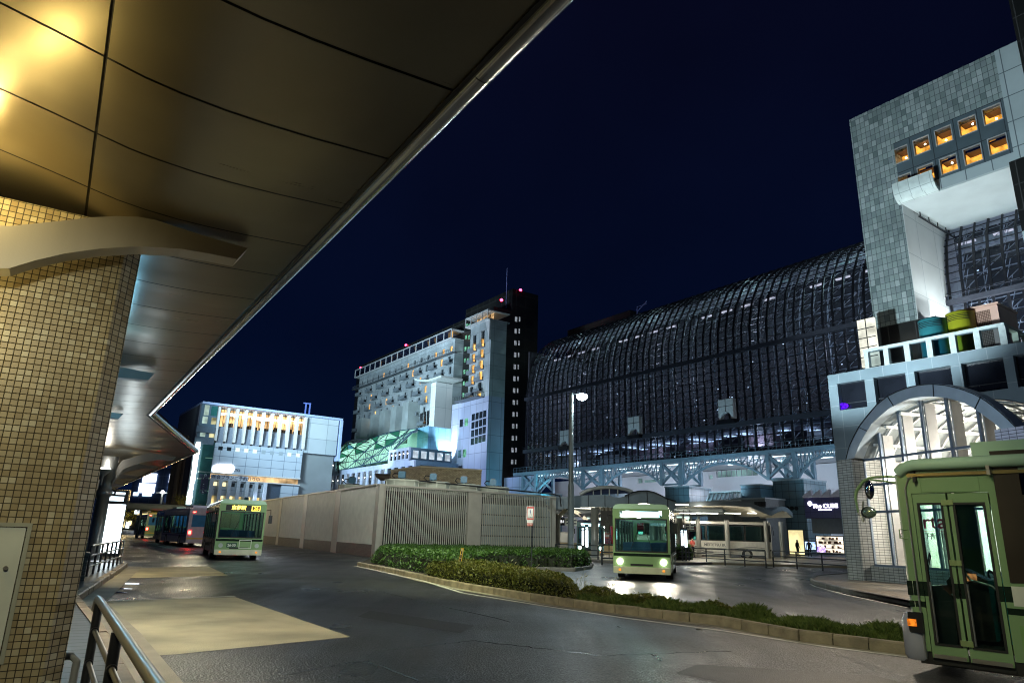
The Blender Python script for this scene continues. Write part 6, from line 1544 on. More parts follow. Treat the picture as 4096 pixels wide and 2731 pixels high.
hedge([tuple(p) for p in G2([(2310,2412),(2376,2428),(2500,2444),(2653,2462),(2874,2486),(3000,2512),(2990,2498),(2860,2468),(2650,2444),(2440,2412),(2330,2395)])], .20, 9000, 'low ragged creeping shrub on the island tail', M_leafy, .045, rough=.8, edge=.2, name='creeping_shrub')
# seed-headed weeds
m_ = MB(); hd = MB(); rnd = random.Random(9)
for i in range(26):
    u = rnd.choice([rnd.uniform(2060,2190), rnd.uniform(2300,2360), rnd.uniform(2440,2480)]); b0 = gp(u, 2395+ (u-2060)*.12-18); b0.z = .35 if u < 2320 else .1
    hh = rnd.uniform(.3,.55); tip = b0+Vector((rnd.uniform(-.15,.15), rnd.uniform(-.1,.1), hh)); m_.tube([b0, b0.lerp(tip,.6)+Vector((.01,0,.02)), tip], [.003,.0025,.002], 4)
    hd.tube([tip, tip+Vector((.03,0,.05)), tip+Vector((.06,0,.06))], [.004,.012,.003], 6)
T = Thing('foxtail_weeds', 'pale seed-headed foxtail weeds sticking out of the front hedge', 'weeds', FW, tuple(gp(2120,2390))); T.part('stalks', m_, M_grass); T.part('seed_heads', hd, mat('seed_pale', (.5,.45,.28), .8))

# ================================================================ street lamp, signs and marker post
b0 = gp(2283,2235); LX, LY = b0.x, b0.y
T = Thing('street_lamp', 'tall grey street lamp shining blue-white over the roundabout', 'street lamp', FW, (LX,LY,0))
T.part('pole', MB().lathe((LX,LY,0), [(.26,0),(.26,.3),(.24,.31),(.24,5.3),(.2,5.5)], 8).lathe((LX,LY,5.4), [(.19,0),(.16,6.9),(.15,7.15),(0,7.2)], 8), mat('lamp_post_grey', (.15,.17,.17), .45, .2, .1, 2))
T.part('arm', MB().tube([(LX,LY,12.45),(LX+.75,LY,12.5)], .05, 10), M_darksteel)
T.part('head', MB().lathe((LX+.85,LY,12.32), [(.05,.22),(.3,.18),(.36,.05),(.36,0)], 20), M_grey)
T.part('lens', MB().sphere((LX+.85,LY,12.26), .42, 10, (1,1,.7)), emis('lamp_lens', (.75,.97,1), 90))
def nocross(u, vtop, vbase, dist, wpx, label, grp):
    top = FW._hit(u, vtop, 1, dist); w_ = wpx/2731*dist; h_ = w_*1.72
    t = Thing('no_crossing_sign', label, 'sign', FW, (top.x, dist, 0), grp); x, z = top.x, top.z; y = dist
    t.part('pole', MB().tube([(x+.10,y+.06,0),(x+.10,y+.06,z-.05)], .03, 10), M_darksteel)
    bd = t.part('board', MB().box(x-w_/2,x+w_/2,y,y+.03,z-h_,z), mat('sign_rim_white', (.62,.62,.6), .5))
    t.part('red_border', MB().wall('y', y-.004, x-w_/2+.02, x+w_/2-.02, z-h_+.02, z-.02, [(x-w_*.36,x+w_*.36,z-h_*.86,z-h_*.15)], .004), mat('sign_red', (.35,.03,.02), .45), bd)
    c = Vector((x, y-.006, z-h_*.46)); s = h_*.5
    f = MB().sphere((c.x-.02*s,y-.008,c.z+.36*s), .065*s, 6, (1,.15,1)).bar((c.x,y-.008,c.z+.28*s),(c.x+.02*s,y-.008,c.z-.02*s),.11*s,.004)
    f.bar((c.x+.02*s,y-.008,c.z),(c.x-.10*s,y-.008,c.z-.36*s),.055*s,.004).bar((c.x+.02*s,y-.009,c.z),(c.x+.13*s,y-.009,c.z-.36*s),.055*s,.004).bar((c.x,y-.009,c.z+.25*s),(c.x-.14*s,y-.009,c.z+.08*s),.04*s,.004).bar((c.x,y-.009,c.z+.25*s),(c.x+.12*s,y-.009,c.z+.02*s),.04*s,.004)
    t.part('walking_figure', f, mat('sign_blue', (.02,.05,.22), .4), bd)
    t.part('slash', MB().bar((x-w_*.32,y-.007,z-h_*.17),(x-w_*.14,y-.007,z-h_*.36),.045*w_*2,.004).bar((x+w_*.14,y-.007,z-h_*.60),(x+w_*.34,y-.007,z-h_*.82),.05*w_*2,.004), M_black, bd)
    t.part('writing', text_mb('横断禁止', w_*.17, Mx((x-.04*w_,y-.008,z-h_*.80),(1,0,0),(0,0,1)), .001, .002), mat('sign_teal', (.03,.12,.14), .4), bd)
    p_ = t.part('arrow_plate', MB().box(x-w_*.42,x+w_*.32,y,y+.02,z-h_*1.22,z-h_*1.01), mat('sign_rim_white', (.62,.62,.6), .5))
    t.part('arrow', MB().bar((x-w_*.28,y-.006,z-h_*1.11),(x+w_*.18,y-.006,z-h_*1.11),.012*w_*4,.003), M_black, p_)
    q_ = t.part('red_plate', MB().box(x-w_*.42,x+w_*.32,y,y+.02,z-h_*1.43,z-h_*1.225), mat('sign_red2', (.42,.07,.05), .45))
    t.part('writing', text_mb('わたるな', w_*.17, Mx((x-.05*w_,y-.006,z-h_*1.33),(1,0,0),(0,0,1)), .001, .002), mat('sign_rim_white', (.62,.62,.6), .5), q_)
nocross(2122, 2024, 2262, 34, 30, 'red bordered no-crossing sign on a pole in the broad hedge, slats behind it', 'no-crossing signs')
nocross(2430, 2100, 2230, 52, 20, 'smaller red bordered no-crossing sign in front of the bus shelter', 'no-crossing signs')
b0 = gp(1832,2302,.1); zmk = FW._hit(1843,2190,1,b0.y).z; 
T = Thing('marker_post', 'short leaning yellow marker post with black characters in the hedge', 'post', FW, (b0.x,b0.y,.1)); tx = b0.x+.12
T.part('post', MB().bar((b0.x,b0.y,.1),(tx,b0.y,zmk),.10,.03), mat('marker_yellow', (.62,.38,.03), .45, 0, .15, 6))
T.part('pale_strip', MB().bar((b0.x+.004,b0.y-.018,.25),(tx-.004,b0.y-.018,zmk-.04),.06,.004), mat('strip_pale', (.45,.36,.22), .6))
for i in range(5):
    q = (i+.7)/5.6; c = Vector((b0.x+.12*q, b0.y-.022, .3+(zmk-.34)*q)); T.part('character', MB().box(c.x-.022,c.x+.022,c.y-.002,c.y,c.z-.05,c.z+.05), M_black)
# ================================================================ wavy bus shelter in the middle distance
def W(u, v, y): return FW._hit(u, v, 1, y)
def SH(x, y_, d): return FW._hit(2200+x/3.92, 1900+y_/3.92, 1, d)
dS = 56.0
M_fas = mat('fascia_slate', (.17,.20,.22), .4, .3, .1, 1.5); M_cream = mat('shelter_cream', (.58,.54,.44), .45, 0, .08, 1.5)
top = [SH(x,y_,dS) for x,y_ in ((60,345),(300,330),(600,312),(860,305),(930,312),(1000,340),(1090,348),(1170,330),(1230,300),(1300,270),(1400,252),(1520,248),(1620,268),(1720,310),(1840,375),(1900,395),(1970,410))]
T = Thing('wavy_bus_shelter', 'large bus shelter with wavy slate roof edge on branching cream columns', 'shelter', FW, (top[8].x,62,0))
th_ = [.95,.95,.92,.95,1.0,1.05,1.0,1.05,1.1,1.0,.95,.95,.95,.95,.98,.9,.55]
bot_ = [Vector((p.x,p.y,p.z-t)) for p, t in zip(top, th_)]
m_ = MB()
for i in range(len(top)-1):
    g = .03
    a, b, c, d = top[i], top[i+1], bot_[i+1], bot_[i]; m_.prism([a, b, c, d], (0,.35,0))
T.part('fascia', m_, M_fas)
m_ = MB()
for i in (2,3,8,11,14): m_.bar(top[i]+Vector((0,-.02,0)), bot_[i]+Vector((0,-.02,0)), .05, .03)
m_.tube([p+Vector((0,-.03,.03)) for p in top[7:]], .05, 6)
T.part('fascia_joint', m_, M_black)
m_ = MB(); bkz = 0
for i in range(len(top)-1):
    a, b = top[i]+Vector((0,.35,-.05)), top[i+1]+Vector((0,.35,-.05)); ext = Vector((3.0,17,.5)) if i > 7 else Vector((0,14,.3)); ext2 = Vector((3.0,17,.5)) if i+1 > 7 else Vector((0,14,.3))
    m_.quad(a, b, b+ext2, a+ext); 
T.part('roof', m_, M_fas)
m_ = MB()
for i in range(len(top)-1):
    a, b = bot_[i]+Vector((0,.36,.25)), bot_[i+1]+Vector((0,.36,.25)); m_.quad(a, b, b+Vector((0,14,.2)), a+Vector((0,14,.2)))
T.part('soffit', m_, mat('shelter_soffit', (.50,.47,.38), .35, .3, .1, .8))
# lunette behind the first wave
A = [SH(x,y_,64) for x,y_ in ((470,300),(560,250),(680,212),(800,192),(930,185),(1060,195),(1180,220),(1300,262))]
m_ = MB().tube(A, .16, 8); T.part('lunette_arch', m_, mat('lunette_pale', (.45,.45,.42), .4)); 
T.part('lunette_glass', MB().poly([p+Vector((0,.1,-.1)) for p in A]), mat('lunette_dark', (.04,.05,.09), .15))
m_ = MB(); 
for k in (2,3,4,5): m_.bar(A[k], Vector((A[k].x,A[k].y,A[0].z)), .09)
T.part('lunette_bars', m_, mat('lunette_pale', (.45,.45,.42), .4))
# branching columns
def branchcol(u, vjoin, vbase, d, r=.24, arms=True, label=None):
    c = W(u, vjoin, d); m_ = MB().lathe((c.x,d,.1), [(r*1.15,0),(r*1.15,.1),(r,.15),(r*.95,c.z-.1),(r*1.1,c.z-.05)], 16); o = T.part('column', m_, mat('column_pale', (.30,.30,.28), .4, .3, .1, 1, streak=True))
    if arms:
        a_ = MB(); zt_ = c.z+2.2
        for sg in (-1,1):
            pts = [(c.x,d,c.z-.35),(c.x+sg*.3,d,c.z+.1),(c.x+sg*.75,d,c.z+.55),(c.x+sg*1.25,d,c.z+.85),(c.x+sg*1.9,d,c.z+1.05)]
            for p, q in zip(pts[:-1], pts[1:]): a_.bar(p, q, .26, .32)
        T.part('branch_arms', a_, M_cream, o)
        l_ = MB(); 
        for sg in (-1,1): l_.lathe((c.x+sg*.75,d-.3,c.z+.45), [(.06,0),(.28,.25),(.28,.3)], 12)
        T.part('uplights', l_, M_darksteel, o)
for (x, y1, d, r) in ((1035,600,57,.27),(120,625,58,.24)): branchcol(2200+x/3.92, 1900+y1/3.92, 0, d, r)
for (x, y1, d, r) in ((630,735,64,.22),(1270,720,64,.22)): branchcol(2200+x/3.92, 1900+y1/3.92, 0, d, r)
for (x, y1, d, r) in ((1130,775,69,.2),(1770,735,66,.2)): branchcol(2200+x/3.92, 1900+y1/3.92, 0, d, r)
for (x, y1, d, r) in ((700,520,54,.30),(1615,480,52,.33),(2030,680,58,.26),(1700,620,60,.22)): branchcol(2200+x/3.92, 1900+y1/3.92, 0, d, r, False)
m_ = MB(); rnd = random.Random(14)
for k, (y_, d) in enumerate(((455,59),(480,62),(520,66),(540,68),(575,71),(600,74),(640,77))):
    for j in range(5):
        a = SH(80+j*380+rnd.uniform(0,80), y_, d); L_ = rnd.uniform(1.5,3.6); T.part('tube_light', MB().box(a.x,a.x+L_,d,d+.14,a.z,a.z+.07), emis('tube_warm', (1,.95,.80), 9))
m_ = MB()
for (x, y_, d) in ((200,560,66),(1400,520,66),(400,600,72)): 
    a = SH(x-200, y_, d); b = SH(x+1300, y_, d); m_.tube([(a.x,d,a.z),(b.x,d,a.z)], .32, 10)
T.part('drain_beams', m_, M_fas)
# lit waiting hall behind
a, b = SH(640,1010,82), SH(2330,640,82)
T = Thing('lit_waiting_hall', 'mint-white glowing glass waiting hall behind the shelter columns', 'building', FW, ((a.x+b.x)/2,82,0))
zf, zc_ = .5, b.z
T.part('back_wall', MB().box(a.x,b.x,86,86.2,0,zc_), emis('hall_mint', (.72,1,.85), 1.5, .5, .3)); T.part('roof', MB().box(a.x-1,b.x+1,81,88,zc_,zc_+.4), M_fas)
m_ = MB(); 
for k in range(15): x = a.x+(b.x-a.x)*k/14; m_.box(x-.12,x+.12,82,82.2,0,zc_)
m_.box(a.x,b.x,82,82.2,zc_*.55,zc_*.58); T.part('glazing_bars', m_, mat('bars_pale', (.4,.45,.42), .4))
rnd = random.Random(77); m_ = MB(); w_ = MB(); g_ = MB()
for k in range(16):
    x = a.x+(b.x-a.x)*rnd.random(); (m_ if k % 2 else g_).box(x,x+rnd.uniform(.5,1.6),83.5+k*.1,83.55+k*.1,rnd.choice([.4,1.0,2.2]),rnd.uniform(2.2,zc_-.3))
for k in range(8):
    x = a.x+(b.x-a.x)*(k+.3)/8; w_.box(x,x+1.3,83,83.4,.4,2.0)
T.part('dark_panels', m_, mat('hall_dark', (.03,.05,.05), .4)); T.part('green_glass', g_, mat('hall_green', (.10,.28,.24), .3)); T.part('counters', w_, emis('counter_white', (.95,1,.95), 1.5))
m_ = MB()
for k in range(28): x = a.x+(b.x-a.x)*rnd.random(); m_.sphere((x,83.2,rnd.uniform(zc_-1.6,zc_-.4)), .13, 4)
T.part('round_lamps', m_, emis('hall_lamp', (.95,1,.95), 12))
# raised platform with ramp walls
a, b = W(2226,2238,60), W(2720,2238,60)
struct('platform', MB().box(W(2150,2200,58).x, W(3420,2200,58).x, 50, 84, 0, .14), mat('platform_slab', (.30,.26,.19), .45, 0, .15, .6))
T = Thing('platform_wall', 'low tan platform wall with steps behind the fence rails', 'wall', FW, ((a.x+b.x)/2,66,.14))
T.part('wall', MB().box(W(2240,2200,66).x, W(2700,2200,66).x, 66, 66.4, .14, 1.05), tiles('platform_tiles', 1.2,.3,.02,[(.36,.28,.16),(.42,.33,.20)],(.2,.15,.1), .5))
m_ = MB()
for k in range(4): m_.box(W(2236,2200,65).x+k*.3,W(2300,2200,65).x,65-.3*(3-k)+.0,65.95,.14,.30+.17*k) if 0 else m_.box(W(2236,2200,65).x,W(2300,2200,65).x,64.6+.33*k,66,.14+.2*k,.335+.2*k)
T.part('steps', m_, M_conc)
def slatfence(u0, u1, d, z0, h, label, n):
    a, b = W(u0,2180,d), W(u1,2180,d); m_ = MB(); t = Thing('white_slat_fence', label, 'fence', FW, ((a.x+b.x)/2,d,z0), 'white fences on the platform')
    for k in range(n): x = a.x+(b.x-a.x)*k/(n-1); m_.box(x-.045,x+.045,d,d+.04,z0+.08,z0+h)
    t.part('slats', m_, M_white); t.part('rail', MB().tube([(a.x,d,z0+h),(b.x,d,z0+h)], .04, 8).tube([(a.x,d,z0+.1),(b.x,d,z0+.1)], .03, 8), M_steel)
    for x in (a.x, b.x): t.part('post', MB().tube([(x,d,.14),(x,d,z0+h+.05)], .05, 8), M_steel)
slatfence(2238, 2275, 67, .95, 1.0, 'short white slatted fence at the left end of the platform', 10); slatfence(2470, 2640, 67, .95, 1.0, 'long white slatted fence in the middle of the platform', 46); slatfence(2653, 2712, 67, .95, 1.0, 'white slatted fence in front of the red and blue coach', 18)
def railfence(pts, d, label, h=1.05, every=1.9, rails=(1.05,.72,.40), r=.035, dark=True, z0=0.0):
    a, b = W(pts[0],2200,d[0]), W(pts[1],2200,d[1]); a.z = b.z = z0; t = Thing('rail_fence', label, 'fence', FW, ((a.x+b.x)/2,(a.y+b.y)/2,z0), 'dark rail fences by the shelters')
    L_ = (b-a).length; k = max(1, round(L_/every))
    for i in range(k+1): p = a.lerp(b, i/k); t.part('post', MB().tube([(p.x,p.y,z0),(p.x,p.y,z0+h)], r*1.4, 8), M_darksteel)
    for z in rails: t.part('rail', MB().tube([(a.x,a.y,z0+z),(b.x,b.y,z0+z)], r, 8), M_darksteel if z < rails[0] or dark else M_steel)
railfence((2222,2392), (52,50), 'dark rail fence left of the street lamp and the waiting bus', z0=0); railfence((2407,2457), (44,44), 'short free-standing rail fence with thick posts before the shelter', h=1.25, every=3, rails=(1.2,.75,.4), r=.045)
railfence((2455,2640), (56,54), 'rail fence behind the clipped hedge', rails=(1.1,.8,.5,.2)); railfence((2690,3060), (54,46), 'long rail fence in front of the white coach'); railfence((3090,3395), (48,42), 'rail fence in front of the shop window and standing people')
# clipped hedge and its kerb
hp = [(2480,2246),(2610,2252),(2640,2250),(2770,2246),(2775,2234),(2700,2228),(2560,2226),(2485,2232)]
hedge(G2(hp), 1.05, 15000, 'clipped dark green hedge beside the rail fence in front of the shelter', M_leaf, .10, rough=.12, edge=.3)
kp2 = G2([(2330,2250),(2365,2246),(2480,2254),(2612,2262),(2780,2258),(3060,2252),(3240,2248)]); kerb('kerb', [(p.x,p.y) for p in kp2], .15, .16, mat('kerb_dark', (.16,.15,.14), .6, 0, .3, 3, .3, 30), FW, 'kerb running in front of the clipped hedge and the shelters', seg=1.0, side=1)
# lit stop signs
def stopsign(u0, u1, v0, v1, d, txt, label):
    a, b = W(u0,v1,d), W(u1,v0,d); t = Thing('lit_stop_sign', label, 'sign', FW, ((a.x+b.x)/2,d,0), 'lit bus stop signs'); wd = b.x-a.x
    t.part('case', MB().box(a.x,b.x,d,d+.18,a.z,b.z), M_darksteel); t.part('light_panel', MB().box(a.x+.05,b.x-.05,d-.012,d,a.z+.06,a.z+(b.z-a.z)*.76), emis('sign_white', (.80,.93,1.0), 6))
    t.part('header', MB().box(a.x+.05,b.x-.05,d-.012,d,a.z+(b.z-a.z)*.78,b.z-.04), mat('header_blue', (.03,.10,.16), .4)); t.part('writing', text_mb(txt, wd*.62, Mx(((a.x+b.x)/2,d-.016,a.z+(b.z-a.z)*.84),(1,0,0),(0,0,1)), .003, .01), emis('sign_text', (.7,.9,1), 3))
    t.part('leg', MB().box(a.x+wd*.3,b.x-wd*.3,d+.04,d+.14,.0,a.z), M_darksteel)
stopsign(2325,2338,2102,2182,50,'B1','glowing white stop sign B1 right of the street lamp pole'); stopsign(2340,2355,2097,2190,49,'B2','glowing white stop sign B2 between the waiting bus headlights')
stopsign(2723,2734,2112,2184,52,'A1','left of the paired glowing A1 stop signs before the white coach'); stopsign(2737,2749,2112,2190,51.5,'A1','right one of the paired glowing A1 stop signs before the white coach')
def board(u0, u1, v0, v1, d, code, label, us=None):
    a, b = W(u0,v1,d), W(u1,v0,d); t = Thing('hanging_board', label, 'sign', FW, ((a.x+b.x)/2,d,a.z), 'hanging route boards'); xs_ = a.x+(b.x-a.x)*.27
    t.part('code_panel', MB().box(a.x,xs_,d,d+.1,a.z,b.z), M_black); t.part('route_panel', MB().box(xs_+.02,b.x,d,d+.1,a.z,b.z), mat('board_white', (.72,.76,.72), .5))
    t.part('writing', text_mb(code, (b.z-a.z)*.5, Mx(((a.x+xs_)/2,d-.01,(a.z+b.z)/2),(1,0,0),(0,0,1)), .003, .01), emis('board_text', (1,1,1), 1.0))
    m_ = MB()
    for r_ in range(2):
        for k in range(2): x = xs_+.15+(b.x-xs_)*.48*k; z = b.z-(b.z-a.z)*(.3+.4*r_); m_.box(x,x+(b.x-xs_)*.34,d-.006,d,z-.05,z+.05)
    t.part('route_lines', m_, mat('ink_dark', (.03,.03,.08), .6)); t.part('hanger', MB().bar((a.x+.3,d+.05,b.z),(a.x+.3,d+.05,b.z+1.1),.05).bar((b.x-.3,d+.05,b.z),(b.x-.3,d+.05,b.z+1.1),.05), M_darksteel)
board(2240,2308,2072,2100,60,'B1','black and white hanging route board B1 left of the lamp pole'); board(2723,2775,2092,2116,60,'A1','black and white hanging route board A1 above the white coach tail')
# signal heads hanging by the columns
for (u0,u1,v0,v1,d,lab) in ((2404,2452,2040,2102,50,'dark traffic signal head seen from behind on the shelter column'),(2484,2520,2095,2130,58,'smaller dark signal head seen from behind under the shelter')):
    a, b = W(u0,v1,d), W(u1,v0,d); t = Thing('traffic_signal', lab, 'traffic signal', FW, ((a.x+b.x)/2,d,a.z), 'traffic signals by the shelter')
    t.part('housing', MB().box(a.x,b.x,d,d+.25,a.z,b.z), mat('signal_brown', (.05,.045,.04), .5)); m_ = MB()
    for k in range(3): x = a.x+(b.x-a.x)*(k+.5)/3; m_.lathe((x,d+.12,b.z-.05), [(.17,0),(.16,.22),(.12,.25)], 12)
    t.part('visor', m_, mat('signal_brown2', (.16,.14,.10), .4)); t.part('bracket', MB().bar((b.x,d+.12,(a.z+b.z)/2),(W(2460,2100,57).x,57 if d < 55 else d+.12,(a.z+b.z)/2),.08), M_darksteel)
# second shelter roof at the right
dR = 62; tp = [W(u, v, dR) for u, v in ((2690,2012),(2800,2004),(2900,2002),(3000,2008),(3060,2034),(3085,2044),(3110,2030),(3130,2024),(3150,2030),(3170,2050))]
T = Thing('low_wavy_shelter', 'lower wavy shelter roof lit warm underneath, left of the teal block', 'shelter', FW, (tp[4].x,dR+5,0))
m_ = MB()
for p, q in zip(tp[:-1], tp[1:]): m_.prism([p, q, q-Vector((0,0,.38)), p-Vector((0,0,.38))], (0,.3,0)); m_.quad(p+Vector((0,.3,-.05)), q+Vector((0,.3,-.05)), q+Vector((-1,12,.2)), p+Vector((-1,12,.2)))
T.part('roof', m_, M_fas)
m_ = MB()
for p, q in zip(tp[:-1], tp[1:]): m_.quad(p+Vector((0,.3,-.4)), q+Vector((0,.3,-.4)), q+Vector((0,8,-.3)), p+Vector((0,8,-.3)))
T.part('soffit', m_, M_cream)
for u in (2790, 2905, 3060, 3120): c = W(u,2060,dR+3); T.part('column', MB().lathe((c.x,dR+3,.14), [(.22,0),(.2,3.3)], 14), mat('column_pale', (.30,.30,.28), .4, .3, .1, 1, streak=True))
m_ = MB()
for u in (2720, 2810, 2900, 2990): c = W(u,2030,dR+2); T.part('tube_light', MB().box(c.x,c.x+1.4,dR+2,dR+2.12,c.z-.5,c.z-.44), emis('tube_warm', (1,.95,.80), 9))
# far shelter roof band seen beyond the left canopy
a, b = W(420,2008,84), W(862,2030,84); T = Thing('far_shelter', 'long thin shelter roof crossing the view beyond the left pavement', 'shelter', FW, ((a.x+b.x)/2,84,0))
T.part('roof', MB().tube([a+Vector((0,0,-.3)), b+Vector((0,0,-.3))], .42, 12), mat('far_roof', (.30,.32,.28), .35, .4, .1, 1))
for k in range(5): c = a.lerp(b,(k+.5)/5); T.part('column', MB().lathe((c.x,85,0), [(.16,0),(.15,c.z-.4)], 10), M_darksteel)

# ================================================================ people
M_skin = mat('skin', (.45,.27,.19), .55); M_hair = mat('hair', (.015,.012,.010), .5)
def person(x, y, z0, h, face, top_m, leg_m, label, pose='stand', bag=None):
    """one skinned body; arms hang, fold or rest; face = heading angle"""
    T = Thing('person', label, 'person', FW, (x, y, z0)); me = bpy.data.meshes.new('body'); s = h/1.72
    J = {'pel':(0,0,.95),'sp':(0,.01,1.15),'ch':(0,.0,1.33),'nk':(0,-.01,1.47),'hd':(0,-.03,1.60),'ht':(0,-.02,1.70),
         'sl':(-.17,0,1.41),'sr':(.17,0,1.41),'hl':(-.09,0,.90),'hr':(.09,0,.90),'kl':(-.10,-.02,.50),'kr':(.11,-.03,.50),'al':(-.11,.02,.09),'ar':(.13,0,.09),'tl':(-.13,-.16,.03),'tr':(.17,-.17,.03)}
    if pose == 'fold': J.update({'el':(-.24,-.02,1.14),'er':(.24,-.02,1.14),'wl':(-.06,-.19,1.16),'wr':(.06,-.20,1.10)})
    elif pose == 'sit': J.update({'pel':(0,.12,.55),'sp':(0,.12,.75),'ch':(0,.08,.93),'nk':(0,.05,1.07),'hd':(0,.02,1.19),'ht':(0,.02,1.29),'sl':(-.18,.08,1.01),'sr':(.18,.08,1.01),'hl':(-.1,.1,.50),'hr':(.1,.1,.50),'kl':(-.15,-.33,.52),'kr':(.15,-.33,.52),'al':(-.14,-.36,.1),'ar':(.16,-.36,.1),'tl':(-.15,-.52,.04),'tr':(.18,-.52,.04),'el':(-.25,0,.76),'er':(.25,0,.76),'wl':(-.12,-.22,.62),'wr':(.12,-.22,.62)})
    else: J.update({'el':(-.25,.02,1.14),'er':(.25,.02,1.14),'wl':(-.27,-.05,.90),'wr':(.24,-.10,.92)})
    J['ml'] = tuple(Vector(J['wl'])+Vector((0,-.03,-.10))*(1 if pose == 'stand' else .6)); J['mr'] = tuple(Vector(J['wr'])+Vector((0,-.03,-.10))*(1 if pose == 'stand' else .6))
    E = [('pel','sp'),('sp','ch'),('ch','nk'),('nk','hd'),('hd','ht'),('ch','sl'),('ch','sr'),('sl','el'),('sr','er'),('el','wl'),('er','wr'),('wl','ml'),('wr','mr'),('pel','hl'),('pel','hr'),('hl','kl'),('hr','kr'),('kl','al'),('kr','ar'),('al','tl'),('ar','tr')]
    Rd = {'pel':.135,'sp':.125,'ch':.14,'nk':.06,'hd':.088,'ht':.075,'sl':.075,'sr':.075,'el':.05,'er':.05,'wl':.033,'wr':.033,'ml':.03,'mr':.03,'hl':.10,'hr':.10,'kl':.065,'kr':.065,'al':.045,'ar':.045,'tl':.04,'tr':.04}
    ks = list(J); cf, sf_ = math.cos(face), math.sin(face)
    V = [((a*cf-b*sf_)*s, (a*sf_+b*cf)*s, c*s) for a, b, c in (J[k] for k in ks)]
    me.from_pydata(V, [(ks.index(a), ks.index(b)) for a, b in E], []); ob = bpy.data.objects.new('body_tmp', me); COL.objects.link(ob)
    md = ob.modifiers.new('s', 'SKIN'); ms = ob.modifiers.new('u', 'SUBSURF'); ms.levels = ms.render_levels = 2
    for i, k in enumerate(ks): me.skin_vertices[0].data[i].radius = (Rd[k]*s*(.9 if k in ('pel','sp','ch') else 1), Rd[k]*s*(1.15 if k in ('ch','pel') else 1)) if k not in ('ch','pel','sp') else (Rd[k]*s*1.15, Rd[k]*s*.85)
    me.skin_vertices[0].data[0].use_root = True
    dg = bpy.context.evaluated_depsgraph_get(); ev = bpy.data.meshes.new_from_object(ob.evaluated_get(dg)); bpy.data.objects.remove(ob)
    ev.materials.clear(); ev.materials.append(top_m); ev.materials.append(leg_m); ev.materials.append(M_skin)
    zsh = (.95 if pose != 'sit' else .58)*s; hz = Vector(V[ks.index('nk')]).z+.02*s; hands = [Vector(V[ks.index(k)]) for k in ('ml','mr')]
    for p in ev.polygons:
        c = p.center; p.use_smooth = True
        p.material_index = 2 if c.z > hz or any((c-h_).length < .075*s for h_ in hands) else (1 if c.z < zsh and not any((c-Vector(V[ks.index(k)])).length < .14*s for k in ('el','er','wl','wr')) else 0)
    o = bpy.data.objects.new('body', ev); COL.objects.link(o); o.parent = T.e
    hd_ = Vector(V[ks.index('hd')]); f_ = Vector((sf_, -cf, 0))
    def at(mb): return mb.xf(Matrix.Translation(Vector((x,y,z0))))
    T.part('hair', at(MB().sphere(hd_-f_*.018*s+Vector((0,0,.055*s)), .108*s, 8, (.95,1,.92))), M_hair)
    T.part('face', at(MB().sphere(hd_+f_*.035*s+Vector((0,0,.0)), .085*s, 8, (.85,.85,1.15)).sphere(hd_+f_*.125*s+Vector((0,0,0)), .018*s, 4)), M_skin)
    for k, w_ in (('ml','wl'),('mr','wr')):
        b_ = Vector(V[ks.index(k)]); d_ = (b_-Vector(V[ks.index(w_)])).normalized(); m_ = MB()
        for q in range(4): o_ = Vector((cf,sf_,0))*(q-1.5)*.018*s; m_.tube([b_+o_, b_+o_+d_*.04*s+f_*.01*s, b_+o_+d_*(.07-.008*abs(q-1.5))*s+f_*.03*s], [.0095*s,.009*s,.007*s], 6)
        m_.tube([b_-d_*.02*s+f_*.02*s, b_+f_*.045*s+d_*.02*s], [.01*s,.008*s], 6); T.part('fingers', at(m_), M_skin)
    if bag: T.part('bag_strap', at(MB().tube([Vector((.14*s,-.05,1.45*s)), Vector((.26*s,-.12,1.1*s)), Vector((.3*s,-.12,.98*s))], .012, 6)), bag)
    return T
M_denim = mat('trouser_dark', (.02,.022,.03), .8)
p = W(2764,2216,78); person(p.x, 62.5, .14, 1.62, .1, mat('shirt_coral', (.62,.12,.10), .8), M_denim, 'person in coral red top with folded arms standing in front of the white coach', 'fold') if 0 else None
q = W(2770,2190,64); person(q.x, 64, .14, 1.62, .1, mat('shirt_coral', (.62,.12,.10), .8), M_denim, 'person in coral red top with folded arms standing before the white coach', 'fold')
q = W(3190,2190,80); person(q.x, 80, .14, 1.75, .5, mat('jacket_olive', (.05,.05,.035), .8), M_denim, 'person in dark jacket standing in front of the yellow-lit doorway', 'stand')
q = W(3237,2190,80); person(q.x, 80, .14, 1.78, -.4, mat('coat_black', (.012,.013,.018), .8), M_denim, 'person in black coat, a silhouette before the blue information screen', 'stand')
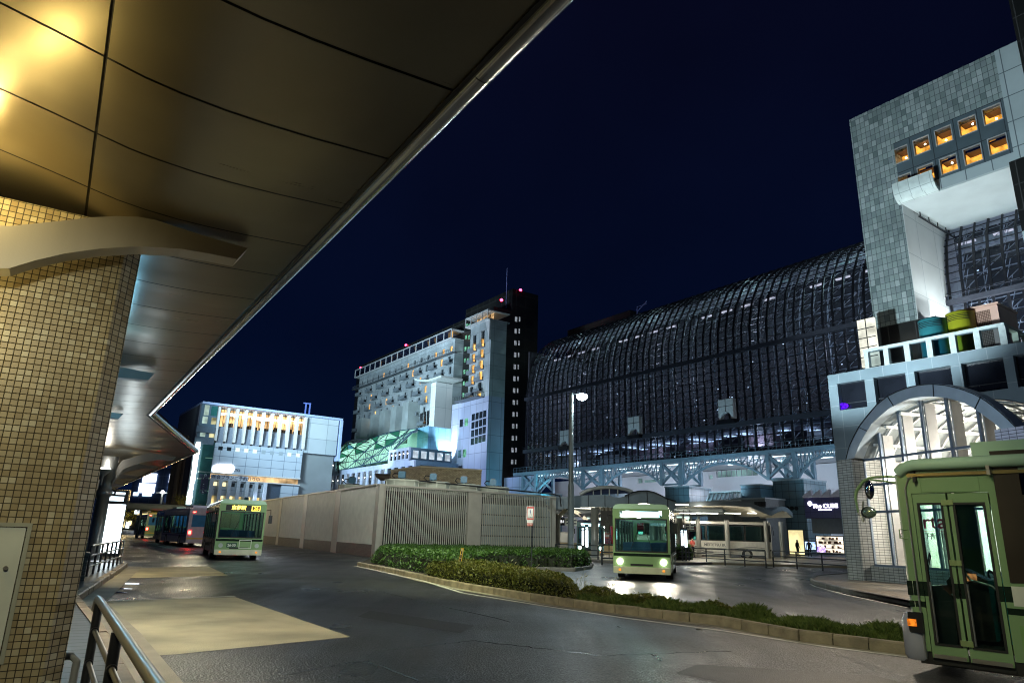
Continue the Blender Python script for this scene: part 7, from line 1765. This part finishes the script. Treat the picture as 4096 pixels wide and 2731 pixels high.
# ================================================================ buses
M_tail = emis('tail_red', (1,.03,.02), 40); M_head = emis('head_white', (1,.93,.80), 45); M_amb = emis('amber_dim', (1,.35,.05), 1.2)
M_cab = emis('cabin_cool', (.60,.92,1), 1.3, .5, .9)
def bus(label, x, y, head, L_=10.0, wd=2.3, h=3.0, body=None, band=None, roofm=None, disp=None, plate=None, headon=0, tail=True, cabin=None, strip=True, name='city_bus', low=None, side_text=None, grp='buses waiting and turning in the station square', front_hatch=False, upper=None):
    """x,y = centre of the nose on the ground, head = compass angle the bus faces"""
    fr = Frame(head); o = fr.loc(Vector((x,y,0))); T = Thing(name, label, 'bus', fr, (o.x,o.y-L_/2,0), grp)
    x0, x1, y1 = o.x-wd/2, o.x+wd/2, o.y; y0 = y1-L_; zb, zs, zw = .32, (1.02 if not upper else 1.65), h-.58+(.2 if upper else 0)
    body = body or M_bg; band = band or M_bd; roofm = roofm or M_bm; nW_ = 6; pw = (L_-1.2)/nW_
    holes = [(y0+.6+pw*i+.07, y0+.6+pw*(i+1)-.07, zs, zw) for i in range(nW_)]
    for (xx, xo) in ((x0,x0-.002),(x1-.06,x1-.06)):
        T.part('side_panel', MB().wall('x', xx, y0+.05, y1-.05, zb, (zs-.06 if upper else h-.25), [] if upper else holes, .06), body)
        if upper: T.part('upper_panel', MB().wall('x', xx, y0+.05, y1-.05, zs-.06, h-.25, holes, .06), upper)
        if band: T.part('side_stripe', MB().box(xx-.006,xx+.066,y0+.08,y1-.08,.80,.93), band)
        g_ = T.part('side_glass', MB().box(xx+.028,xx+.034,y0+.6,y1-.6,zs-.02,zw+.02), M_bgl)
        m_ = MB()
        for hh in holes: m_.wall('x', xx-.004, hh[0]-.04, hh[1]+.04, hh[2]-.04, hh[3]+.04, [(hh[0]+.02,hh[1]-.02,hh[2]+.02,hh[3]-.02)], .068)
        T.part('window_rubber', m_, M_rub)
    sec = [(x0,h-.25),(x0+.03,h-.12),(x0+.12,h-.03),(x0+.3,h),(x1-.3,h),(x1-.12,h-.03),(x1-.03,h-.12),(x1,h-.25)]
    T.part('roof', MB().prism([(a,y0+.04,b) for a, b in sec], (0,L_-.08,0)), roofm)
    T.part('roof_unit', MB().box(x0+.5,x1-.5,y0+1.5,y0+4,h+.001,h+.22), roofm)
    T.part('floor', MB().box(x0+.06,x1-.06,y0+.1,y1-.1,.4,.48), M_rub)
    T.part('cabin_light', MB().box(x0+.35,x0+.5,y0+.6,y1-1.6,h-.32,h-.29).box(x1-.5,x1-.35,y0+.6,y1-1.6,h-.32,h-.29), emis('cabin_tube', (.75,.95,1), 7) if cabin is None else cabin)
    T.part('seats', (lambda m_: [m_.box(x0+.12+1.2*k,x0+.95+1.2*k,y0+.8+.9*i,y0+.9+.9*i,.5,1.45) for i in range(8) for k in (0,1)] and m_)(MB()), mat('seat_blue', (.03,.06,.12), .8))
    # front
    T.part('front_panel', MB().wall('y', y1-.06, x0, x1, zb, h-.2, [(x0+.12,x1-.12,1.12,h-.62),(x0+.3,x1-.3,h-.56,h-.27)], .06), body)
    T.part('windscreen', MB().box(x0+.1,x1-.1,y1-.04,y1-.034,1.1,h-.6), M_bgl)
    if disp:
        dd_ = T.part('display', MB().box(x0+.3,x1-.3,y1-.12,y1-.03,h-.56,h-.27), M_black)
        M_ = Mx(((x0+x1)/2+.22,y1-.022,h-.415),(-1,0,0),(0,0,1)); T.part('display_text', text_mb(disp[0], .235, M_, .002, .006), emis('led_yellow', (1,.80,.12), 4), dd_)
        xb = x0+.62 if 0 else (x0+x1)/2-.62
        T.part('route_number', text_mb(disp[1], .24, Mx((xb,y1-.020,h-.415),(-1,0,0),(0,0,1)), .002, .008), emis('led_orange', (1,.55,.05), 3), dd_)
        T.part('number_frame', MB().wall('y', y1-.026, xb-.21, xb+.21, h-.545, h-.285, [(xb-.185,xb+.185,h-.52,h-.31)], .004), emis('led_yellow', (1,.80,.12), 4), dd_)
    elif headon: T.part('display', MB().box(x0+.4,x1-.4,y1-.05,y1-.02,h-.53,h-.3), emis('display_cyan', (.55,.92,1), 5))
    if band: T.part('front_stripe', MB().box(x0+.02,x1-.02,y1+.001,y1+.008,.93,1.04), band)
    T.part('front_grille', MB().box((x0+x1)/2-.45,(x0+x1)/2+.45,y1+.001,y1+.01,.56,.64), M_black)
    T.part('screen_frame', MB().wall('y', y1-.002, x0+.09, x1-.09, 1.09, h-.585, [(x0+.14,x1-.14,1.14,h-.635)], .012), M_rub)
    T.part('bumper', MB().box(x0+.02,x1-.02,y1-.1,y1+.10,.26,.52), low or mat('bumper_cream', (.5,.5,.38), .35))
    for sx in (x0+.28, x1-.28):
        hl = T.part('headlight', MB().tube([(sx,y1-.02,.72),(sx,y1+.03,.72)], .11, 16), M_head if headon else mat('lamp_glass', (.6,.65,.65), .1, .3)); T.part('indicator', MB().box(sx-.05,sx+.05,y1+.101,y1+.115,.36,.44), M_amb if not headon else M_amb)
    if plate:
        pp = T.part('number_plate', MB().box(x1-1.05,x1-.55,y1+.0,y1+.015,.62,.86), mat('plate_green', (.03,.08,.05), .4)); T.part('plate_text', text_mb(plate, .17, Mx((x1-.8,y1+.018,.73),(-1,0,0),(0,0,1)), .001, .003), mat('plate_white', (.7,.72,.65), .4), pp)
    if front_hatch: T.part('front_hatch', MB().wall('y', y1+.001, x0+.55, x0+1.15, .58, 1.0, [(x0+.58,x0+1.12,.61,.97)], .02), mat('hatch_white', (.6,.62,.55), .4))
    for sx in (-1, 1):
        xx = x0-.02 if sx < 0 else x1+.02
        ma = T.part('mirror_arm', MB().tube([(xx-sx*.03,y1-.1,h-.5),(xx+sx*.18,y1+.12,h-.45),(xx+sx*.2,y1+.15,h-.75)], .02, 6), M_black); T.part('mirror', MB().box(xx+sx*.2-.09,xx+sx*.2+.09,y1+.12,y1+.18,h-1.15,h-.75), M_black, ma)
    T.part('wiper', MB().tube([(x0+.7,y1+.0,1.12),(x0+.95,y1+.01,1.9)], .012, 6).tube([(x1-.7,y1+.0,1.12),(x1-1.0,y1+.01,1.9)], .012, 6), M_black)
    # rear
    T.part('rear_panel', MB().wall('y', y0, x0, x1, zb, h-.2, [(x0+.25,x1-.25,1.55,h-.55)], .06), body); T.part('rear_window', MB().box(x0+.24,x1-.24,y0+.03,y0+.036,1.54,h-.54), mat('rear_blue', (.03,.16,.34), .15) if tail else M_bgl)
    T.part('rear_stripe', MB().box(x0+.02,x1-.02,y0-.006,y0,.62,.72), mat('stripe_yellow', (.6,.45,.04), .4))
    for sx in (x0+.2, x1-.2): T.part('tail_light', MB().box(sx-.09,sx+.09,y0-.03,y0-.001,1.0,1.25), M_tail if tail else mat('tail_off', (.2,.02,.02), .3))
    for sx in (x0+.35, x1-.35): T.part('roof_tail_light', MB().box(sx-.09,sx+.09,y0-.02,y0-.001,h-.36,h-.3), M_tail if tail else mat('tail_off', (.2,.02,.02), .3))
    for yy in (y0+2.4, y1-2.2):
        for sx in (x0-.01, x1-.27):
            w_ = T.part('wheel', MB().tube([(sx,yy,.47),(sx+.28,yy,.47)], .47, 22), M_rub); T.part('rim', MB().tube([(sx-.005 if sx < o.x else sx+.26,yy,.47),(sx+.02 if sx < o.x else sx+.285,yy,.47)], .26, 16), M_steel, w_)
    if side_text: T.part('side_writing', text_mb(side_text, .42, Mx((x0-.006,y0+L_*.52,1.35),(0,-1,0),(0,0,1)), .002, .004), mat('letter_grey', (.10,.10,.11), .5))
    return T, fr, (x0,x1,y0,y1)
# route 26, nose towards the camera, in front of the left slatted wall
def head_to_cam(x, y, extra=0): return math.degrees(math.atan2(-x, -y))+extra
bx, by = -13.7, 36.6
tb, fb_, bb = bus('green city bus numbered 26 with yellow destination display facing the camera by the slatted wall', bx, by, head_to_cam(bx,by,-6), disp=('京都駅','26'), plate='26-50', tail=False, front_hatch=True)
bx, by = 5.5, 29.0
tb2, fb2, bb2 = bus('green city bus turning on the roundabout with both headlights glaring', bx, by, head_to_cam(bx,by,4), headon=1, tail=False)
# waiting buses beyond the left pavement
def bus_rear(label, u, d, head, **k):
    c = FW._hit(u, 2200, 1, d); fr = Frame(head); n = Vector((c.x,d,0))+fr.D*10; return bus(label, n.x, n.y, head, **k)
bus_rear('green bus with blue rear window and red tail lights stopped beyond route 26', 724, 62, -33, tail=True)
bus_rear('pale bus with red tail lights just left of the route 26 bus', 800, 56, -36, body=mat('bus_pale', (.42,.40,.48), .3), roofm=mat('bus_pale', (.42,.40,.48), .3), band=mat('bus_purple', (.12,.05,.18), .3), tail=True)
bus_rear('distant yellow-roofed bus at the head of the row beyond the fence', 610, 84, -34, roofm=mat('bus_yellow', (.6,.42,.03), .3), tail=True)
# bus under the shelter with lit headlights
p = W(2352,2230,60); bus('dark blue-roofed bus with lit headlights waiting under the shelter', p.x+.2, 60, head_to_cam(p.x,60,0), body=mat('bus_teal', (.10,.22,.24), .3), roofm=mat('bus_navy', (.03,.04,.12), .3), headon=1, tail=False)
p = W(2680,2200,76); bus('red and blue coach parked behind the white slatted fence', p.x+3, 76, 80, body=mat('coach_red', (.35,.02,.04), .25, coat=.5), band=mat('coach_blue', (.03,.06,.30), .25), roofm=mat('coach_red', (.35,.02,.04), .25, coat=.5), tail=False, name='coach', grp='parked coaches')
# white coach with grey swooshes
p = W(3085,2215,66); hc = 104
tc_, fc_, bc_ = bus('white coach with grey wavy lines and dark windows parked behind the rail fence', p.x, 66, hc, L_=11.5, h=3.35, body=mat('coach_white', (.55,.54,.50), .3, coat=.4), band=None, roofm=mat('coach_white', (.55,.54,.50), .3, coat=.4), tail=False, name='coach', grp='parked coaches', upper=mat('coach_black', (.012,.013,.016), .15, coat=.5))
x0, x1, y0, y1 = bc_
sw = MB()
for k in range(7):
    P = [(x1+.012, y0+.4+.32*k+t*(2.2+.3*k), 1.30-1.0*(3*t*t-2*t**3)+.04*k) for t in [i/14 for i in range(15)]]; sw.tube(P, .035, 5)
P = [(x1+.012, y0+2.5+t*8.5, .95+.14*math.sin(t*9)) for t in [i/30 for i in range(31)]]; sw.tube(P, .025, 5); P = [(a, b, c-.25) for a, b, c in P]; sw.tube(P, .02, 5)
tc_.part('wave_lines', sw, mat('wave_grey', (.12,.12,.13), .4))
tc_.part('side_writing', text_mb('MEITETSU BUS', .34, Mx((x1+.012,y0+6.6,1.22),(0,1,0),(0,0,1)), .002, .006), mat('letter_grey', (.10,.10,.11), .5)); tc_.part('marker_lamp', MB().box(x1-.9,x1-.3,y1+.0,y1+.12,.30,.46), emis('amber_plate', (1,.65,.1), 3))
# ---------------- road works kerbside trees lit gold in the distance
def tree(u, vb, vt, d, label, seed, mt, n=900):
    b0 = FW._hit(u, vb, 1, d); t0 = FW._hit(u, vt, 1, d); h = t0.z; rnd = random.Random(seed); T = Thing('street_tree', label, 'tree', FW, (b0.x,d,0), 'small street trees lit gold beyond the buses')
    m_ = MB().tube([(b0.x,d,0),(b0.x+.1,d,h*.35),(b0.x-.05,d,h*.6),(b0.x+.1,d,h*.9)], [.16,.12,.08,.03], 8)
    for k in range(7): a = rnd.uniform(0,6.28); z = h*rnd.uniform(.35,.7); r = rnd.uniform(1,2.2); m_.tube([(b0.x,d,z),(b0.x+math.cos(a)*r*.5,d+math.sin(a)*r*.5,z+.7),(b0.x+math.cos(a)*r,d+math.sin(a)*r,z+1.6)], [.06,.04,.015], 5)
    T.part('trunk', m_, mat('bark', (.10,.07,.04), .8)); lv = MB()
    cl = [Vector((b0.x+rnd.gauss(0,1.2), d+rnd.gauss(0,1.2), h*rnd.uniform(.5,1))) for _ in range(14)]
    for k in range(n):
        c = rnd.choice(cl)+Vector((rnd.gauss(0,.5),rnd.gauss(0,.5),rnd.gauss(0,.4))); s = rnd.uniform(.08,.2); a = rnd.uniform(0,6.28); u_ = Vector((math.cos(a),math.sin(a),rnd.uniform(-.6,.6)))*s; w_ = Vector((-math.sin(a),math.cos(a),rnd.uniform(-.5,.5)))*s*.5
        lv.add([c-u_, c+w_, c+u_, c-w_], [(0,1,2,3)])
    T.part('crown', lv, mt)
for i, (u, vt, d) in enumerate(((715,1985,120),(640,2020,110),(560,2030,115),(770,2030,118),(480,2030,112))):
    tree(u, 2100, vt, d, ('tallest gold-lit street tree right of the white billboard','gold-lit street tree in front of the white billboard','gold-lit tree left of the billboard under the shelter roof','gold-lit tree behind the tall green bus','dark street tree beside the glowing stop sign')[i], 40+i, M_leafy)
    lamp('tree_lamp', 'POINT', (FW._hit(u, 2060, 1, d).x, d-4, 4.5), 500, (1,.75,.35), .3)
# thin lamp post beyond the canopy
q = FW._hit(650, 1970, 1, 100); T = Thing('far_street_lamp', 'small white double-arm street lamp in front of the white office screens', 'street lamp', FW, (q.x,100,0)); zz = q.z
T.part('pole', MB().tube([(q.x,100,0),(q.x,100,zz)], .14, 8), M_white); T.part('arm', MB().bar((q.x-.9,100,zz),(q.x+.7,100,zz),.14), M_white); T.part('lens', MB().sphere((q.x+.1,99.8,zz+.1), .22, 6), emis('far_lens', (.9,1,1), 25))
# ================================================================ lamps
WARM = (1.0,.72,.25)
lamp('canopy_warm_lamp', 'POINT', FC.W((-1.30,7.35,4.70)), 75, WARM, .10)
lamp('pillar_front_fill', 'SPOT', FC.W((-1.2,3.2,4.4)), 330, (1,.92,.60), .12, FC.W((-.8,8,1.6)), 75, .8)  # unseen spot added to brighten the lower tiled pillar
lamp('street_lamp_glow', 'SPOT', (LX+.85,LY,12.0), 3400, (.75,.95,1), .3, (LX+.85,LY-2,0), 150)
for yy in (12.5, 16.5, 20.5): lamp('canopy_cool', 'POINT', FC.W((.35,yy,4.35)), 48, (.25,.68,1), .10)
def SW(n, s, z): return FS.W((n, s, z))
for s in (125, 100, 75, 50, 25):
    lamp('hall_lamp', 'POINT', SW(112, s, 34), 1800, (.8,.85,1), .5)
    lamp('hall_low_lamp', 'POINT', SW(110, s, 18.5), 500, (.7,.85,1), .4)
    lamp('vault_lamp', 'POINT', SW(111, s, 45.5), 1500, (.65,1,.95), .4)
    lamp('under_truss', 'POINT', SW(108, s, 10), 1900, (.8,.85,1), .4)
    lamp('truss_flood', 'SPOT', SW(88, s, 9), 4500, (.45,.8,1), .4, SW(100, s, 14.5), 110)

def HW(n, s, z): return FH.W((n, s, z))
C1 = (.62,.85,1)
lamp('hotel_city_fill', 'SPOT', HW(25,158,30), 230000, C1, 5, HW(98,205,42), 90, 1)  # unseen soft spot added in mid-air for the city light on the hotel
lamp('hotel_city_fill', 'SPOT', HW(22,140,30), 150000, C1, 5, HW(98,178,42), 80, 1)  # second added spot, same city light on the hotel's right half
lamp('gateway_flood', 'SPOT', HW(90,157,20), 16000, (.9,1,1), .5, HW(94,165,34), 90)
lamp('upper_block_flood', 'SPOT', HW(60,140,6), 42000, (.75,.85,1), 3, HW(95,150,42), 50)
lamp('lilac_flood', 'SPOT', HW(66,148,4), 20000, (.5,.6,1), .5, HW(92,152,20), 70)
lamp('end_teal_flood', 'SPOT', HW(96,120,8), 5000, (.2,.85,1), .5, HW(95,141,22), 70)
lamp('wing_flood', 'SPOT', FS.W((50,190,5)), 22000, (.6,.72,1), .5, FS.W((80,185,16)), 80)
lamp('stair_flood', 'SPOT', FS.W((72,165,20)), 3200, (.75,1,.95), .5, FS.W((88,168,24)), 80)
lamp('store_flood', 'SPOT', FD.W((nD-50,(yL+yR)/2-8,4)), 14000, (.68,.82,1), .5, FD.W((nD,(yL+yR)/2-5,19)), 90)
lamp('tower_flood', 'SPOT', FS.W((35,40,9)), 160000, (.70,.88,.95), .6, FS.W((90,34,46)), 55)
lamp('opening_flood', 'POINT', FS.W((nT+8,31,27)), 3500, (.92,1,1), .6)
lamp('opening_flood', 'SPOT', FS.W((nT+2,33,26)), 6000, (.92,1,1), .5, FS.W((nT+6,37,38)), 110)
lamp('block_flood', 'SPOT', FS.W((45,28,4)), 4500, (.6,.8,1), .5, FS.W((72,28,17)), 100)
for k in (3, 8): lamp('entrance_lamp', 'POINT', FP.W((nP+k,cy,4.6)), 2600, (1,.95,.85), .3)
lamp('entrance_lamp', 'POINT', FP.W((nP+5,cy+1,2.2)), 1500, (1,.93,.8), .3)
lamp('ring_light', 'SPOT', FP.W((nP-12,20,9)), 2500, (.6,.8,1), .3, FP.W((nP,20,6)), 80)
lamp('pillar_warm_lamp', 'POINT', FC.W((-1.42,7.70,3.5)), 42, (1,.74,.26), .08)
lamp('bus_side_lamp', 'SPOT', (1.5,1.0,6.5), 520, (.85,1,.75), .2, FB.W((nB_,2,1.6)), 80)

for (fr, bb_, e_, tw) in ((fb2, bb2, 110, 0),):
    for xx in (bb_[0]+.28, bb_[1]-.28): lamp('headlight_beam', 'SPOT', fr.W((xx, bb_[3]+.15, .75)), e_*3, (1,.88,.70), .08, fr.W((xx+ (3 if 0 else 0), bb_[3]+12, -.6)), 95, .8)
lamp('loop_lamp', 'SPOT', (11,24,9), 2600, (1,.85,.65), .3, (8,20,0), 90)
for x in (-1, 4, 9, 14): lamp('shelter_lamp', 'POINT', (x+3, 62, 4.2), 420, (1,.93,.75), .3)
for x in (18, 26): lamp('shelter_lamp', 'POINT', (x, 66, 3.6), 200, (1,.93,.75), .3)
lamp('slat_lamp', 'SPOT', (-3,26,9), 6500, (.95,1,.93), .3, (-3,41,2), 150, 1)
lamp('slat_lamp', 'SPOT', (-8.5,32,9), 1300, (.80,1,.90), .3, (-14,48,2), 150, 1)
lamp('roof_tan_lamp', 'SPOT', (-4,38,11), 2200, (1,.95,.8), .3, (-7,56,6), 80, 1)
lamp('hedge_lamp', 'SPOT', (-4,20,8), 4200, (.95,1,.62), .2, (-1,27,0), 110, 1)
lamp('grass_lamp', 'SPOT', (1.5,6,6.5), 650, (1,.95,.62), .2, (3.5,13.5,0), 80)
lamp('bay_lamp', 'SPOT', FC.W((1.6,13,4.3)), 800, (1,.90,.62), .2, FC.W((3.2,13,0)), 120)
lamp('bay_lamp', 'SPOT', FC.W((1.6,27,4.3)), 520, (1,.82,.45), .2, FC.W((4,27,0)), 120)
lamp('far_left_lamp', 'POINT', (-33,75,7), 1800, (1,.9,.6), .5)
lamp('far_left_lamp', 'POINT', (-22,58,6), 500, (.9,.95,1), .5)
lamp('tail_glow', 'POINT', (-21,55,1.1), 25, (1,.05,.02), .1)
